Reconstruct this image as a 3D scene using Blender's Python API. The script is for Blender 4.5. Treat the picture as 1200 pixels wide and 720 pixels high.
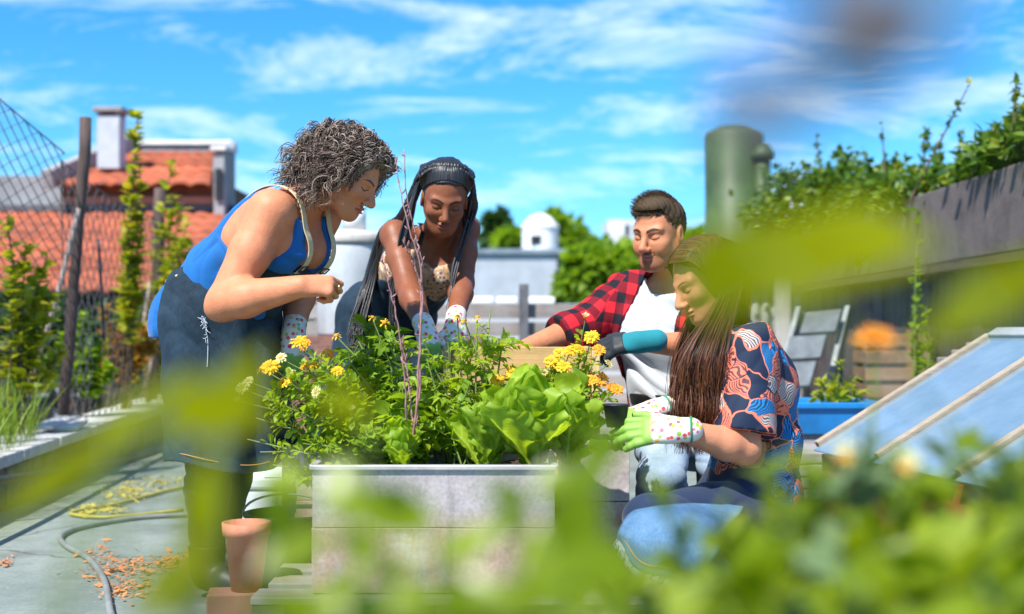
import bpy, math, random
import numpy as np

for _o in list(bpy.data.objects):
    bpy.data.objects.remove(_o)
SC = bpy.context.scene
COL = SC.collection
R = math.radians
rng = np.random.default_rng(7)
random.seed(7)

# ------------------------------------------------------------------ camera
CAM_Z = 0.85
cam_d = bpy.data.cameras.new('camera')
cam = bpy.data.objects.new('camera', cam_d)
COL.objects.link(cam)
cam.location = (0, 0, CAM_Z)
cam.rotation_euler = (R(90), 0, 0)
cam_d.sensor_width = 36.0
cam_d.lens = 45.0
cam_d.shift_y = 25 / 1200
cam_d.clip_start = 0.02
cam_d.clip_end = 2000
cam_d.dof.use_dof = True
cam_d.dof.focus_distance = 3.95
cam_d.dof.aperture_fstop = 2.0
SC.camera = cam

# ------------------------------------------------------------------ sky, sun, exposure
SUN_EL, SUN_AZ = 53.0, -146.0         # azimuth measured from +Y (away from the camera) towards +X
world = bpy.data.worlds.new('World')
SC.world = world
world.use_nodes = True
wn, wl = world.node_tree.nodes, world.node_tree.links
wn.clear()
w_out = wn.new('ShaderNodeOutputWorld')
w_bg = wn.new('ShaderNodeBackground')
w_bg.inputs['Strength'].default_value = 0.125
sky = wn.new('ShaderNodeTexSky')
sky.sky_type = 'NISHITA'
sky.sun_disc = False
sky.sun_elevation = R(SUN_EL)
sky.sun_rotation = R(SUN_AZ)
sky.air_density = 1.0
sky.dust_density = 0.4
sky.ozone_density = 2.5
hs = wn.new('ShaderNodeHueSaturation')
hs.inputs['Hue'].default_value = 0.487
hs.inputs['Saturation'].default_value = 1.32
hs.inputs['Value'].default_value = 1.18
wl.new(sky.outputs[0], hs.inputs['Color'])
w_tint = wn.new('ShaderNodeMixRGB')
w_tint.blend_type = 'MULTIPLY'
w_tint.inputs[0].default_value = 1.0
w_tint.inputs[2].default_value = (.31, .60, .84, 1)
wl.new(hs.outputs[0], w_tint.inputs[1])
# high thin clouds: a flat layer seen in perspective (direction / height)
w_tc = wn.new('ShaderNodeTexCoord')
w_sep = wn.new('ShaderNodeSeparateXYZ')
wl.new(w_tc.outputs['Generated'], w_sep.inputs[0])


def wmath(op, a, b=None, c=None):
    n = wn.new('ShaderNodeMath')
    n.operation = op
    for i, v in enumerate((a, b, c)):
        if v is None:
            continue
        if isinstance(v, (int, float)):
            n.inputs[i].default_value = v
        else:
            wl.new(v, n.inputs[i])
    return n.outputs[0]


w_h = wmath('ADD', wmath('MAXIMUM', w_sep.outputs[2], 0.0), 0.16)
w_u = wmath('DIVIDE', w_sep.outputs[0], w_h)
w_v = wmath('DIVIDE', w_sep.outputs[1], w_h)
w_cmb = wn.new('ShaderNodeCombineXYZ')
wl.new(w_u, w_cmb.inputs[0])
wl.new(w_v, w_cmb.inputs[1])
w_map = wn.new('ShaderNodeMapping')
w_map.inputs['Location'].default_value = (3.1, 7.4, 0)
w_map.inputs['Rotation'].default_value = (0, 0, R(24))
w_map.inputs['Scale'].default_value = (1.0, 1.5, 1)
wl.new(w_cmb.outputs[0], w_map.inputs[0])
w_n1 = wn.new('ShaderNodeTexNoise')
w_n1.inputs['Scale'].default_value = 1.9
w_n1.inputs['Detail'].default_value = 12
w_n1.inputs['Roughness'].default_value = 0.70
w_n1.inputs['Distortion'].default_value = 0.5
wl.new(w_map.outputs[0], w_n1.inputs['Vector'])
w_rmp = wn.new('ShaderNodeValToRGB')
w_rmp.color_ramp.elements[0].position = 0.485
w_rmp.color_ramp.elements[0].color = (0, 0, 0, 1)
w_rmp.color_ramp.elements[1].position = 0.72
w_rmp.color_ramp.elements[1].color = (0.72, 0.72, 0.72, 1)
wl.new(w_n1.outputs[0], w_rmp.inputs[0])
w_mix = wn.new('ShaderNodeMixRGB')
w_mix.inputs[2].default_value = (6.0, 6.6, 7.2, 1)
wl.new(w_rmp.outputs[0], w_mix.inputs[0])
wl.new(w_tint.outputs[0], w_mix.inputs[1])
wl.new(w_mix.outputs[0], w_bg.inputs['Color'])
wl.new(w_bg.outputs[0], w_out.inputs['Surface'])

sun_d = bpy.data.lights.new('sun', 'SUN')
sun_d.energy = 4.6
sun_d.angle = R(0.5)
sun_d.color = (1.0, 0.955, 0.88)
sun = bpy.data.objects.new('sun', sun_d)
COL.objects.link(sun)
# the lamp shines along its -Z; aim it away from the sun direction
_e, _a = R(SUN_EL), R(SUN_AZ)
SUN_DIR = np.array([math.sin(_a) * math.cos(_e), math.cos(_a) * math.cos(_e), math.sin(_e)])
from mathutils import Vector, Matrix, Quaternion
sun.rotation_euler = Vector(SUN_DIR).to_track_quat('Z', 'Y').to_euler()
sun.location = (-4, -3, 9)
SC.view_settings.view_transform = 'Standard'
SC.view_settings.look = 'None'
SC.view_settings.gamma = 1
SC.view_settings.exposure = 0.85
SC.view_settings.use_curve_mapping = False
SC.render.engine = 'CYCLES'
SC.cycles.max_bounces = 8
SC.cycles.transparent_max_bounces = 12
SC.cycles.caustics_reflective = False
SC.cycles.caustics_refractive = False
SC.cycles.sample_clamp_indirect = 6.0
SC.cycles.use_denoising = True


# ------------------------------------------------------------------ helpers
def P(px, py, d):
    """World point at depth d that the 1200x720 photograph shows at (px, py)."""
    return np.array([(px - 600) / 1500 * d, d, CAM_Z + (385 - py) / 1500 * d])


def V(*a):
    return np.array(a, float)


def nrm(v):
    v = np.asarray(v, float)
    return v / (np.linalg.norm(v, axis=-1, keepdims=True) + 1e-12)


def frame(fwd, up):
    """Columns: right-hand lateral x, forward y, up z."""
    f = nrm(fwd)
    u = nrm(np.asarray(up, float) - f * np.dot(up, f))
    return np.stack([np.cross(f, u), f, u], 1)


# ---- materials
MATS = {}


def _new(name):
    m = bpy.data.materials.new(name)
    m.use_nodes = True
    nt = m.node_tree
    return m, nt, nt.nodes['Principled BSDF']


def c4(c):
    return (c[0], c[1], c[2], 1)


class NT:
    """Tiny node builder."""
    def __init__(s, nt):
        s.nt = nt

    def n(s, typ, **kw):
        x = s.nt.nodes.new('ShaderNode' + typ)
        for k, v in kw.items():
            if hasattr(x, k):
                setattr(x, k, v)
        return x

    def set(s, inp, v):
        if hasattr(v, 'is_linked') or hasattr(v, 'links'):
            s.nt.links.new(v, inp)
        elif isinstance(v, (tuple, list)) and len(v) == 3 and inp.type == 'RGBA':
            inp.default_value = c4(v)
        else:
            inp.default_value = v

    def noise(s, vec, scale=5, detail=4, rough=.55, dist=0):
        x = s.n('TexNoise')
        if vec is not None:
            s.nt.links.new(vec, x.inputs['Vector'])
        x.inputs['Scale'].default_value = scale
        x.inputs['Detail'].default_value = detail
        x.inputs['Roughness'].default_value = rough
        x.inputs['Distortion'].default_value = dist
        return x.outputs[0]

    def math(s, op, a, b=0.0):
        x = s.n('Math', operation=op)
        s.set(x.inputs[0], a)
        s.set(x.inputs[1], b)
        return x.outputs[0]

    def mix(s, f, a, b, blend='MIX'):
        x = s.n('MixRGB', blend_type=blend)
        s.set(x.inputs[0], f)
        s.set(x.inputs[1], a)
        s.set(x.inputs[2], b)
        return x.outputs[0]

    def ramp(s, f, stops, const=False):
        x = s.n('ValToRGB')
        cr = x.color_ramp
        if const:
            cr.interpolation = 'CONSTANT'
        while len(cr.elements) < len(stops):
            cr.elements.new(.5)
        for e, (p, c) in zip(cr.elements, stops):
            e.position = p
            e.color = c4(c) if not isinstance(c, (int, float)) else (c, c, c, 1)
        s.nt.links.new(f, x.inputs[0])
        return x.outputs[0]

    def mapv(s, vec, scale=(1, 1, 1), rot=(0, 0, 0), loc=(0, 0, 0)):
        x = s.n('Mapping')
        s.nt.links.new(vec, x.inputs[0])
        x.inputs['Scale'].default_value = scale
        x.inputs['Rotation'].default_value = rot
        x.inputs['Location'].default_value = loc
        return x.outputs[0]

    def coord(s, which='Object'):
        return s.n('TexCoord').outputs[which]

    def attr(s, name, out='Color'):
        return s.n('Attribute', attribute_name=name).outputs[out]

    def bump(s, h, strength=.3, dist=.01):
        x = s.n('Bump')
        x.inputs['Strength'].default_value = strength
        x.inputs['Distance'].default_value = dist
        s.nt.links.new(h, x.inputs['Height'])
        return x.outputs[0]


def mat(name, col, rough=.6, var=.2, scale=8, bump=.0, bscale=None, metal=0.0, spec=.4, stretch=(1, 1, 1),
        dirt=None, dirt_amt=.5, island=0.0):
    if name in MATS:
        return MATS[name]
    m, nt, bs = _new(name)
    k = NT(nt)
    v = k.mapv(k.coord(), stretch)
    n1 = k.noise(v, scale, 6, .6)
    c = np.array(col)
    a = tuple(np.clip(c * (1 - var * 1.6), 0, 1))
    b = tuple(np.clip(c * (1 + var * 1.3), 0, 1))
    out = k.ramp(n1, [(.28, a), (.72, b)])
    if island:
        rnd = k.n('NewGeometry').outputs['Random Per Island']
        out = k.mix(1.0, out, k.ramp(rnd, [(0, 1 - island), (1, 1 + island)]), 'MULTIPLY')
    if dirt is not None:
        n2 = k.noise(v, scale * .35, 5, .7)
        out = k.mix(k.math('MULTIPLY', k.ramp(n2, [(.45, 0), (.7, 1)]), dirt_amt), out, dirt)
    nt.links.new(out, bs.inputs['Base Color'])
    bs.inputs['Roughness'].default_value = rough
    bs.inputs['Metallic'].default_value = metal
    bs.inputs['Specular IOR Level'].default_value = spec
    if bump:
        h = k.noise(v, bscale or scale * 5, 6, .65)
        nt.links.new(k.bump(h, bump, .01), bs.inputs['Normal'])
    MATS[name] = m
    return m


def leaf_mat(name, dark, light, trans=.45, rough=.45, tint=None, spec=.35, vein=False):
    if name in MATS:
        return MATS[name]
    m, nt, bs = _new(name)
    k = NT(nt)
    rnd = k.n('NewGeometry').outputs['Random Per Island']
    col = k.ramp(rnd, [(0, dark), (.75, light), (1, tint or light)])
    n1 = k.noise(k.coord(), 60, 3)
    col = k.mix(k.math('MULTIPLY', n1, .5), col, dark)
    if vein:
        col = k.mix(k.attr('vein', 'Fac'), col, tuple(min(1, c_ * 1.5 + .06) for c_ in light))
        n2 = k.noise(k.coord(), 25, 5, .65)
        col = k.mix(.6, col, k.ramp(n2, [(.3, (.62, .72, .5)), (.7, (1.25, 1.15, 1.2))]), 'MULTIPLY')
    nt.links.new(col, bs.inputs['Base Color'])
    bs.inputs['Roughness'].default_value = rough
    bs.inputs['Specular IOR Level'].default_value = spec
    tr = k.n('BsdfTranslucent')
    tcol = k.mix(1.0, col, (1.75, 1.6, .55, 1), 'MULTIPLY')
    nt.links.new(tcol, tr.inputs['Color'])
    mx = k.n('MixShader')
    mx.inputs[0].default_value = trans
    nt.links.new(bs.outputs[0], mx.inputs[1])
    nt.links.new(tr.outputs[0], mx.inputs[2])
    nt.links.new(mx.outputs[0], nt.nodes['Material Output'].inputs['Surface'])
    MATS[name] = m
    return m


# ---- objects
def tag(o, label=None, cat=None, group=None, kind=None):
    if label:
        o['label'] = label
    if cat:
        o['category'] = cat
    if group:
        o['group'] = group
    if kind:
        o['kind'] = kind
    return o


def thing(name, label, cat, loc=(0, 0, 0), rz=0.0, group=None):
    o = bpy.data.objects.new(name, None)
    o.empty_display_size = .05
    COL.objects.link(o)
    o.location = tuple(float(v) for v in loc)
    o.rotation_euler = (0, 0, rz)
    return tag(o, label, cat, group)


def world_of(o):
    m = Matrix.Translation(o.location) @ o.rotation_euler.to_matrix().to_4x4()
    if o.parent is not None:
        m = world_of(o.parent) @ o.matrix_parent_inverse @ m
    return m


def put(name, me, material, parent=None, world_space=True):
    """Link a mesh; with world_space the mesh is in world coordinates and is shifted to its parent."""
    o = bpy.data.objects.new(name, me)
    COL.objects.link(o)
    if material is not None:
        for mm in (material if isinstance(material, (list, tuple)) else [material]):
            me.materials.append(mm)
    if parent is not None:
        o.parent = parent
        if world_space:
            mw = world_of(parent)
            o.matrix_parent_inverse = mw.inverted()
    return o


def npmesh(name, v, f, smooth=True):
    """v (n,3) array, f (m,4) or (m,3) array."""
    me = bpy.data.meshes.new(name)
    v = np.ascontiguousarray(v, np.float32)
    f = np.ascontiguousarray(f, np.int32)
    k = f.shape[1]
    me.vertices.add(len(v))
    me.vertices.foreach_set('co', v.ravel())
    me.loops.add(f.size)
    me.loops.foreach_set('vertex_index', f.ravel())
    me.polygons.add(len(f))
    me.polygons.foreach_set('loop_start', np.arange(0, f.size, k, dtype=np.int32))
    me.polygons.foreach_set('loop_total', np.full(len(f), k, np.int32))
    me.polygons.foreach_set('use_smooth', np.full(len(f), smooth, bool))
    me.update(calc_edges=True)
    me.validate()
    return me


def set_col(me, cols, name='Col'):
    a = me.attributes.new(name, 'FLOAT_COLOR', 'POINT')
    c = np.ones((len(cols), 4), np.float32)
    c[:, :cols.shape[1]] = cols
    a.data.foreach_set('color', c.ravel())


def tubes_arr(paths, radii, sides=5):
    """paths (N,n,3), radii (N,n) -> verts, quads (closed ends left open)."""
    paths = np.asarray(paths, float)
    N, n, _ = paths.shape
    radii = np.broadcast_to(radii, (N, n))
    t = np.gradient(paths, axis=1)
    t = nrm(t)
    ref = np.zeros_like(t)
    mean = nrm(t.mean(1))
    ax = np.where(np.abs(mean[:, 2:3]) > .75, np.array([[1., .13, 0]]), np.array([[.05, .1, 1.]]))
    ref[:] = ax[:, None, :]
    u = nrm(np.cross(t, ref))
    w = np.cross(t, u)
    ang = np.arange(sides) / sides * 2 * np.pi
    ring = u[:, :, None, :] * np.cos(ang)[None, None, :, None] + w[:, :, None, :] * np.sin(ang)[None, None, :, None]
    v = paths[:, :, None, :] + ring * radii[:, :, None, None]
    idx = np.arange(N * n * sides).reshape(N, n, sides)
    a, b = idx[:, :-1], idx[:, 1:]
    f = np.stack([a, np.roll(a, -1, 2), np.roll(b, -1, 2), b], -1).reshape(-1, 4)
    return v.reshape(-1, 3), f


class MB:
    """Collects shapes and links them as ONE mesh object."""
    def __init__(s):
        s.v, s.f, s.n = [], [], 0

    def add(s, v, faces):
        v = np.asarray(v, float)
        s.v.append(v)
        s.f += [tuple(int(i) + s.n for i in q) for q in faces]
        s.n += len(v)
        return s

    def box(s, c, size, rot=None, taper=1.0):
        hx, hy, hz = np.array(size) / 2
        v = np.array([[x * hx * (taper if z < 0 else 1), y * hy * (taper if z < 0 else 1), z * hz]
                      for z in (-1, 1) for y in (-1, 1) for x in (-1, 1)], float)
        if rot is not None:
            if np.ndim(rot) == 0:
                ca, sa = math.cos(rot), math.sin(rot)
                rot = np.array([[ca, -sa, 0], [sa, ca, 0], [0, 0, 1]])
            v = v @ np.asarray(rot).T
        v = v + np.asarray(c, float)
        return s.add(v, [(0, 2, 3, 1), (4, 5, 7, 6), (0, 1, 5, 4), (2, 6, 7, 3), (0, 4, 6, 2), (1, 3, 7, 5)])

    def bar(s, a, b, w, h, up=(0, 0, 1)):
        """Rectangular bar from a to b, w across, h along up."""
        a, b = np.asarray(a, float), np.asarray(b, float)
        y = nrm(b - a)
        x = np.cross(y, np.asarray(up, float))
        if np.linalg.norm(x) < 1e-6:
            x = np.cross(y, [1, 0, 0])
        x = nrm(x)
        z = np.cross(x, y)
        return s.box((a + b) / 2, (w, np.linalg.norm(b - a), h), np.stack([x, y, z], 1))

    def tube(s, path, r, sides=8, cap=True):
        path = np.asarray(path, float)
        r = np.broadcast_to(r, (len(path),))
        v, f = tubes_arr(path[None], r[None], sides)
        fs = [tuple(q) for q in f]
        if cap:
            n = len(path)
            fs += [tuple(range(sides))[::-1], tuple(range((n - 1) * sides, n * sides))]
        return s.add(v, fs)

    def lathe(s, prof, c=(0, 0, 0), sides=32, rot=None):
        prof = np.asarray(prof, float)
        a = np.arange(sides) / sides * 2 * np.pi
        v = np.stack([prof[:, None, 0] * np.cos(a), prof[:, None, 0] * np.sin(a),
                      np.repeat(prof[:, 1:2], sides, 1)], -1).reshape(-1, 3)
        if rot is not None:
            v = v @ np.asarray(rot).T
        v += np.asarray(c, float)
        fs = []
        for i in range(len(prof) - 1):
            for j in range(sides):
                k = (j + 1) % sides
                fs.append((i * sides + j, i * sides + k, (i + 1) * sides + k, (i + 1) * sides + j))
        return s.add(v, fs)

    def grid(s, pts):
        """pts (m,n,3) sheet."""
        pts = np.asarray(pts, float)
        m, n, _ = pts.shape
        fs = [(i * n + j, i * n + j + 1, (i + 1) * n + j + 1, (i + 1) * n + j) for i in range(m - 1) for j in range(n - 1)]
        return s.add(pts.reshape(-1, 3), fs)

    def build(s, name, material, parent=None, smooth=False, bevel=0.0, solid=0.0, world_space=True):
        me = bpy.data.meshes.new(name)
        me.from_pydata(np.concatenate(s.v).tolist() if s.v else [], [], s.f)
        if smooth:
            me.polygons.foreach_set('use_smooth', [True] * len(me.polygons))
        me.update()
        o = put(name, me, material, parent, world_space)
        if solid:
            md = o.modifiers.new('solid', 'SOLIDIFY')
            md.thickness = solid
            md.offset = 0
        if bevel:
            md = o.modifiers.new('bevel', 'BEVEL')
            md.width = bevel
            md.segments = 2
            md.limit_method = 'ANGLE'
            md.angle_limit = R(40)
        return o


def spline(pts, n=24):
    """Catmull-Rom through pts."""
    p = np.asarray(pts, float)
    p = np.vstack([2 * p[0] - p[1], p, 2 * p[-1] - p[-2]])
    m = len(p) - 3
    t = np.linspace(0, m - 1e-6, n)
    i = t.astype(int)
    u = (t - i)[:, None]
    a, b, c, d = p[i], p[i + 1], p[i + 2], p[i + 3]
    return .5 * (2 * b + (c - a) * u + (2 * a - 5 * b + 4 * c - d) * u ** 2 + (3 * b - a - 3 * c + d) * u ** 3)


# ------------------------------------------------------------------ signed-distance sculpting (for the people)
class Sculpt:
    def __init__(s):
        s.p = []

    def copy(s):
        c = Sculpt()
        c.p = list(s.p)
        return c

    def cone(s, a, b, ra, rb, k=.02, flat=None, sub=False):
        s.p.append(('c', np.asarray(a, float), np.asarray(b, float), ra, rb, k, flat, sub))
        return s

    def chain(s, pts, rs, k=.02, flat=None):
        for i in range(len(pts) - 1):
            s.cone(pts[i], pts[i + 1], rs[i], rs[i + 1], k, flat)
        return s

    def ell(s, c, r, rot=None, k=.02, sub=False):
        s.p.append(('e', np.asarray(c, float), np.asarray(r, float), np.eye(3) if rot is None else np.asarray(rot), 0, k, None, sub))
        return s

    @staticmethod
    def dist(p, x):
        if p[0] == 'c':
            a, b, ra, rb, flat = p[1], p[2], p[3], p[4], p[6]
            q = x - a
            if flat is not None:
                n, fct = flat
                n = np.asarray(n, float)
                q = q + (q @ n)[..., None] * n * (1 / fct - 1)
                ab = b - a
                ab = ab + (ab @ n) * n * (1 / fct - 1)
            else:
                ab = b - a
            L2 = ab @ ab
            t = np.clip((q @ ab) / max(L2, 1e-9), 0, 1)
            w = q - t[..., None] * ab
            l = np.sqrt((w * w).sum(-1)) + 1e-9
            d = l - (ra + (rb - ra) * t)
            if flat is not None:
                wn_ = (w @ n) / l
                g = np.sqrt(1 + wn_ * wn_ * ((1 / fct) ** 2 - 1))
                d = d / g
            return d
        q = (x - p[1]) @ p[3]
        r = p[2]
        k0 = np.sqrt(((q / r) ** 2).sum(-1)) + 1e-9
        k1 = np.sqrt(((q / (r * r)) ** 2).sum(-1)) + 1e-9
        return k0 * (k0 - 1) / k1

    def field(s, x, use=None):
        d = np.full(x.shape[:-1], 1.0)
        for i, p in enumerate(s.p):
            if use is not None and not use[i]:
                continue
            e = s.dist(p, x)
            k = p[5]
            if p[7]:
                h = np.maximum(k - np.abs(-d - -(-e)) if False else k - np.abs(d + e), 0) / k
                d = np.maximum(d, -e) + h * h * k * .25
            else:
                h = np.maximum(k - np.abs(d - e), 0) / k
                d = np.minimum(d, e) - h * h * k * .25
        return d

    def bbox(s, m):
        lo, hi = np.full(3, 1e9), np.full(3, -1e9)
        for p in s.p:
            if p[7]:
                continue
            if p[0] == 'c':
                for c, r in ((p[1], p[3]), (p[2], p[4])):
                    lo = np.minimum(lo, c - r)
                    hi = np.maximum(hi, c + r)
            else:
                r = p[2].max()
                lo = np.minimum(lo, p[1] - r)
                hi = np.maximum(hi, p[1] + r)
        return lo - m, hi + m

    def mesh(s, vox=.004, off=0.0, post=None, lo=None, hi=None, margin=.03):
        """Surface nets over sparse blocks. post(d, x) may carve or displace the field."""
        blo, bhi = s.bbox(off + margin)
        if lo is not None:
            blo = np.maximum(blo, lo)
        if hi is not None:
            bhi = np.minimum(bhi, hi)
        n = 20
        dims = np.ceil((bhi - blo) / (n * vox)).astype(int)
        cc = np.stack(np.meshgrid(*[np.arange(d) for d in dims], indexing='ij'), -1).reshape(-1, 3)
        ctr = blo + (cc + .5) * n * vox
        Rb = n * vox * .5 * 1.7321 + 2 * vox
        D = np.stack([s.dist(p, ctr) for p in s.p], 0)
        d0 = s.field(ctr) - off
        sel = np.abs(d0) < Rb + margin
        addm = np.array([not p[7] for p in s.p])
        ks = np.array([p[5] for p in s.p])
        best = np.where(addm[:, None], D, 1e9).min(0)
        G = dims * n + 4
        AV, AI, AF = [], [], []
        r = np.arange(-1, n + 1)
        loc = np.stack(np.meshgrid(r, r, r, indexing='ij'), -1)
        for bi in np.nonzero(sel)[0]:
            use = np.where(addm, D[:, bi] < best[bi] + 2 * Rb + ks + abs(off) * 0, D[:, bi] < Rb + ks + off + .01)
            gi = cc[bi] * n + loc
            x = blo + gi * vox
            d = s.field(x, use) - off
            if post is not None:
                d = post(d, x)
            sg = d < 0
            if sg.all() or not sg.any():
                continue
            # cell vertices (cells -1 .. n-1)
            acc = np.zeros((n + 1, n + 1, n + 1, 3))
            cnt = np.zeros((n + 1, n + 1, n + 1))
            base = x[:-1, :-1, :-1]
            sl = [slice(0, n + 1), slice(1, n + 2)]
            for axis in range(3):
                o1, o2 = [ax for ax in range(3) if ax != axis]
                for i in (0, 1):
                    for j in (0, 1):
                        A = [None] * 3
                        B = [None] * 3
                        A[axis], B[axis] = sl[0], sl[1]
                        A[o1] = B[o1] = sl[i]
                        A[o2] = B[o2] = sl[j]
                        da, db = d[tuple(A)], d[tuple(B)]
                        cr = (da < 0) != (db < 0)
                        t = np.where(cr, da / np.where(cr, da - db, 1), 0)
                        off3 = np.zeros((n + 1, n + 1, n + 1, 3))
                        off3[..., axis] = t
                        off3[..., o1] = i
                        off3[..., o2] = j
                        acc += off3 * cr[..., None]
                        cnt += cr
            has = cnt > 0
            gc = gi[:-1, :-1, :-1]
            ids = ((gc[..., 0] + 2) * G[1] + gc[..., 1] + 2) * G[2] + gc[..., 2] + 2
            pos = base + acc / np.maximum(cnt, 1)[..., None] * vox
            AV.append(pos[has])
            AI.append(ids[has])
            st = [G[1] * G[2], G[2], 1]
            for axis in range(3):
                o1, o2 = [(1, 2), (2, 0), (0, 1)][axis]
                A = [slice(1, n + 1)] * 3
                B = list(A)
                B[axis] = slice(2, n + 2)
                da, db = sg[tuple(A)], sg[tuple(B)]
                cr = da != db
                if not cr.any():
                    continue
                cid = ids[1:, 1:, 1:][cr]
                q = np.stack([cid - st[o1] - st[o2], cid - st[o2], cid, cid - st[o1]], -1)
                fl = ~da[cr]
                q[fl] = q[fl][:, ::-1]
                AF.append(q)
        if not AV:
            return np.zeros((0, 3)), np.zeros((0, 4), int)
        ai, av, af = np.concatenate(AI), np.concatenate(AV), np.concatenate(AF)
        u, first = np.unique(ai, return_index=True)
        v = av[first]
        ix = np.searchsorted(u, af.ravel()).clip(0, len(u) - 1)
        ok = (u[ix] == af.ravel()).reshape(af.shape).all(1)
        f = ix.reshape(af.shape)[ok]
        # drop unused
        used = np.zeros(len(v), bool)
        used[f.ravel()] = True
        remap = np.cumsum(used) - 1
        return v[used], remap[f]
# ================================================================== setting materials
def wood_mat(name, col, axis=0, grain=.35, rough=.75, scale=6, grey=None):
    if name in MATS:
        return MATS[name]
    m, nt, bs = _new(name)
    k = NT(nt)
    st = [60, 60, 60]
    st[axis] = 3
    o = k.coord()
    v = k.mapv(o, tuple(st))
    n1 = k.noise(v, 1.0, 6, .65, .6)
    n2 = k.noise(o, scale, 4, .6)
    c = np.array(col)
    cc = k.ramp(n1, [(.25, tuple(c * (1 - grain * 1.5))), (.5, tuple(c)), (.8, tuple(np.minimum(c * (1 + grain), 1)))])
    cc = k.mix(.5, cc, k.ramp(n2, [(.3, (.6, .6, .62)), (.7, (1.25, 1.2, 1.15))]), 'MULTIPLY')
    rnd = k.n('NewGeometry').outputs['Random Per Island']
    cc = k.mix(1.0, cc, k.ramp(rnd, [(0, .72), (1, 1.22)]), 'MULTIPLY')
    if grey is not None:
        n3 = k.noise(o, 3.5, 5, .7)
        cc = k.mix(k.ramp(n3, [(.42, 0), (.65, .8)]), cc, grey)
    nt.links.new(cc, bs.inputs['Base Color'])
    bs.inputs['Roughness'].default_value = rough
    bs.inputs['Specular IOR Level'].default_value = .25
    nt.links.new(k.bump(n1, .35, .004), bs.inputs['Normal'])
    MATS[name] = m
    return m


def deck_mat():
    m, nt, bs = _new('painted_concrete')
    k = NT(nt)
    o = k.coord()
    n1 = k.noise(o, 1.3, 7, .65)
    n2 = k.noise(o, 9, 6, .7)
    n3 = k.noise(o, 70, 3, .6)
    c = k.ramp(n1, [(.3, (.155, .185, .165)), (.55, (.225, .262, .232)), (.75, (.27, .295, .255))])
    c = k.mix(.5, c, k.ramp(n2, [(.3, (.66, .66, .66)), (.62, (1.12, 1.12, 1.1))]), 'MULTIPLY')
    c = k.mix(.25, c, k.ramp(n3, [(.35, (.5, .5, .5)), (.6, (1.2, 1.2, 1.2))]), 'MULTIPLY')
    n4 = k.noise(k.mapv(o, (1, 1, 1), (0, 0, 0), (9, 2, 4)), 1.7, 6, .7)
    c = k.mix(k.ramp(n4, [(.52, 0), (.68, .7)]), c, (.12, .125, .10))
    wob = k.n('TexNoise')
    wob.inputs['Scale'].default_value = 2.5
    wob.inputs['Detail'].default_value = 5
    nt.links.new(o, wob.inputs['Vector'])
    wa = k.n('VectorMath', operation='MULTIPLY_ADD')
    nt.links.new(wob.outputs[1], wa.inputs[0])
    wa.inputs[1].default_value = (.35, .35, .35)
    nt.links.new(o, wa.inputs[2])
    vr = k.n('TexVoronoi', feature='DISTANCE_TO_EDGE')
    vr.inputs['Scale'].default_value = .75
    nt.links.new(wa.outputs[0], vr.inputs['Vector'])
    c = k.mix(k.ramp(vr.outputs['Distance'], [(.0, .75), (.012, 0)]), c, (.06, .06, .05))
    n7 = k.noise(o, 28, 4, .75)
    c = k.mix(k.ramp(n7, [(.62, 0), (.70, .6)]), c, (.42, .43, .40))
    nt.links.new(c, bs.inputs['Base Color'])
    bs.inputs['Roughness'].default_value = .72
    nt.links.new(k.bump(k.math('ADD', n2, k.math('MULTIPLY', n3, .4)), .3, .006), bs.inputs['Normal'])
    return m


def wall_mat(name, col, dirt, amt=.6, scale=1.6, bump=.3, streak=(1, 1, .25)):
    if name in MATS:
        return MATS[name]
    m, nt, bs = _new(name)
    k = NT(nt)
    o = k.coord()
    n1 = k.noise(o, scale * 3, 7, .65)
    n2 = k.noise(k.mapv(o, streak), scale * 2.2, 7, .7)
    n3 = k.noise(o, 60, 4, .6)
    c = np.array(col)
    cc = k.ramp(n1, [(.3, tuple(c * .82)), (.7, tuple(np.minimum(c * 1.14, 1)))])
    cc = k.mix(k.math('MULTIPLY', k.ramp(n2, [(.45, 0), (.72, 1)]), amt), cc, dirt)
    nt.links.new(cc, bs.inputs['Base Color'])
    bs.inputs['Roughness'].default_value = .85
    bs.inputs['Specular IOR Level'].default_value = .2
    nt.links.new(k.bump(k.math('ADD', n1, k.math('MULTIPLY', n3, .4)), bump, .01), bs.inputs['Normal'])
    MATS[name] = m
    return m


def brick_mat(name, c1, c2, mortar, scale=9):
    m, nt, bs = _new(name)
    k = NT(nt)
    o = k.coord()
    sep = k.n('SeparateXYZ')
    nt.links.new(o, sep.inputs[0])
    cmb = k.n('CombineXYZ')
    nt.links.new(k.math('ADD', sep.outputs[0], sep.outputs[1]), cmb.inputs[0])
    nt.links.new(sep.outputs[2], cmb.inputs[1])
    b = k.n('TexBrick')
    nt.links.new(cmb.outputs[0], b.inputs['Vector'])
    b.inputs['Color1'].default_value = c4(c1)
    b.inputs['Color2'].default_value = c4(c2)
    b.inputs['Mortar'].default_value = c4(mortar)
    b.inputs['Scale'].default_value = scale
    n1 = k.noise(o, 6, 6, .7)
    cc = k.mix(.5, b.outputs[0], k.ramp(n1, [(.3, (.55, .55, .55)), (.7, (1.25, 1.2, 1.2))]), 'MULTIPLY')
    nt.links.new(cc, bs.inputs['Base Color'])
    bs.inputs['Roughness'].default_value = .9
    nt.links.new(k.bump(b.outputs['Fac'], -.4, .01), bs.inputs['Normal'])
    return m


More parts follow.
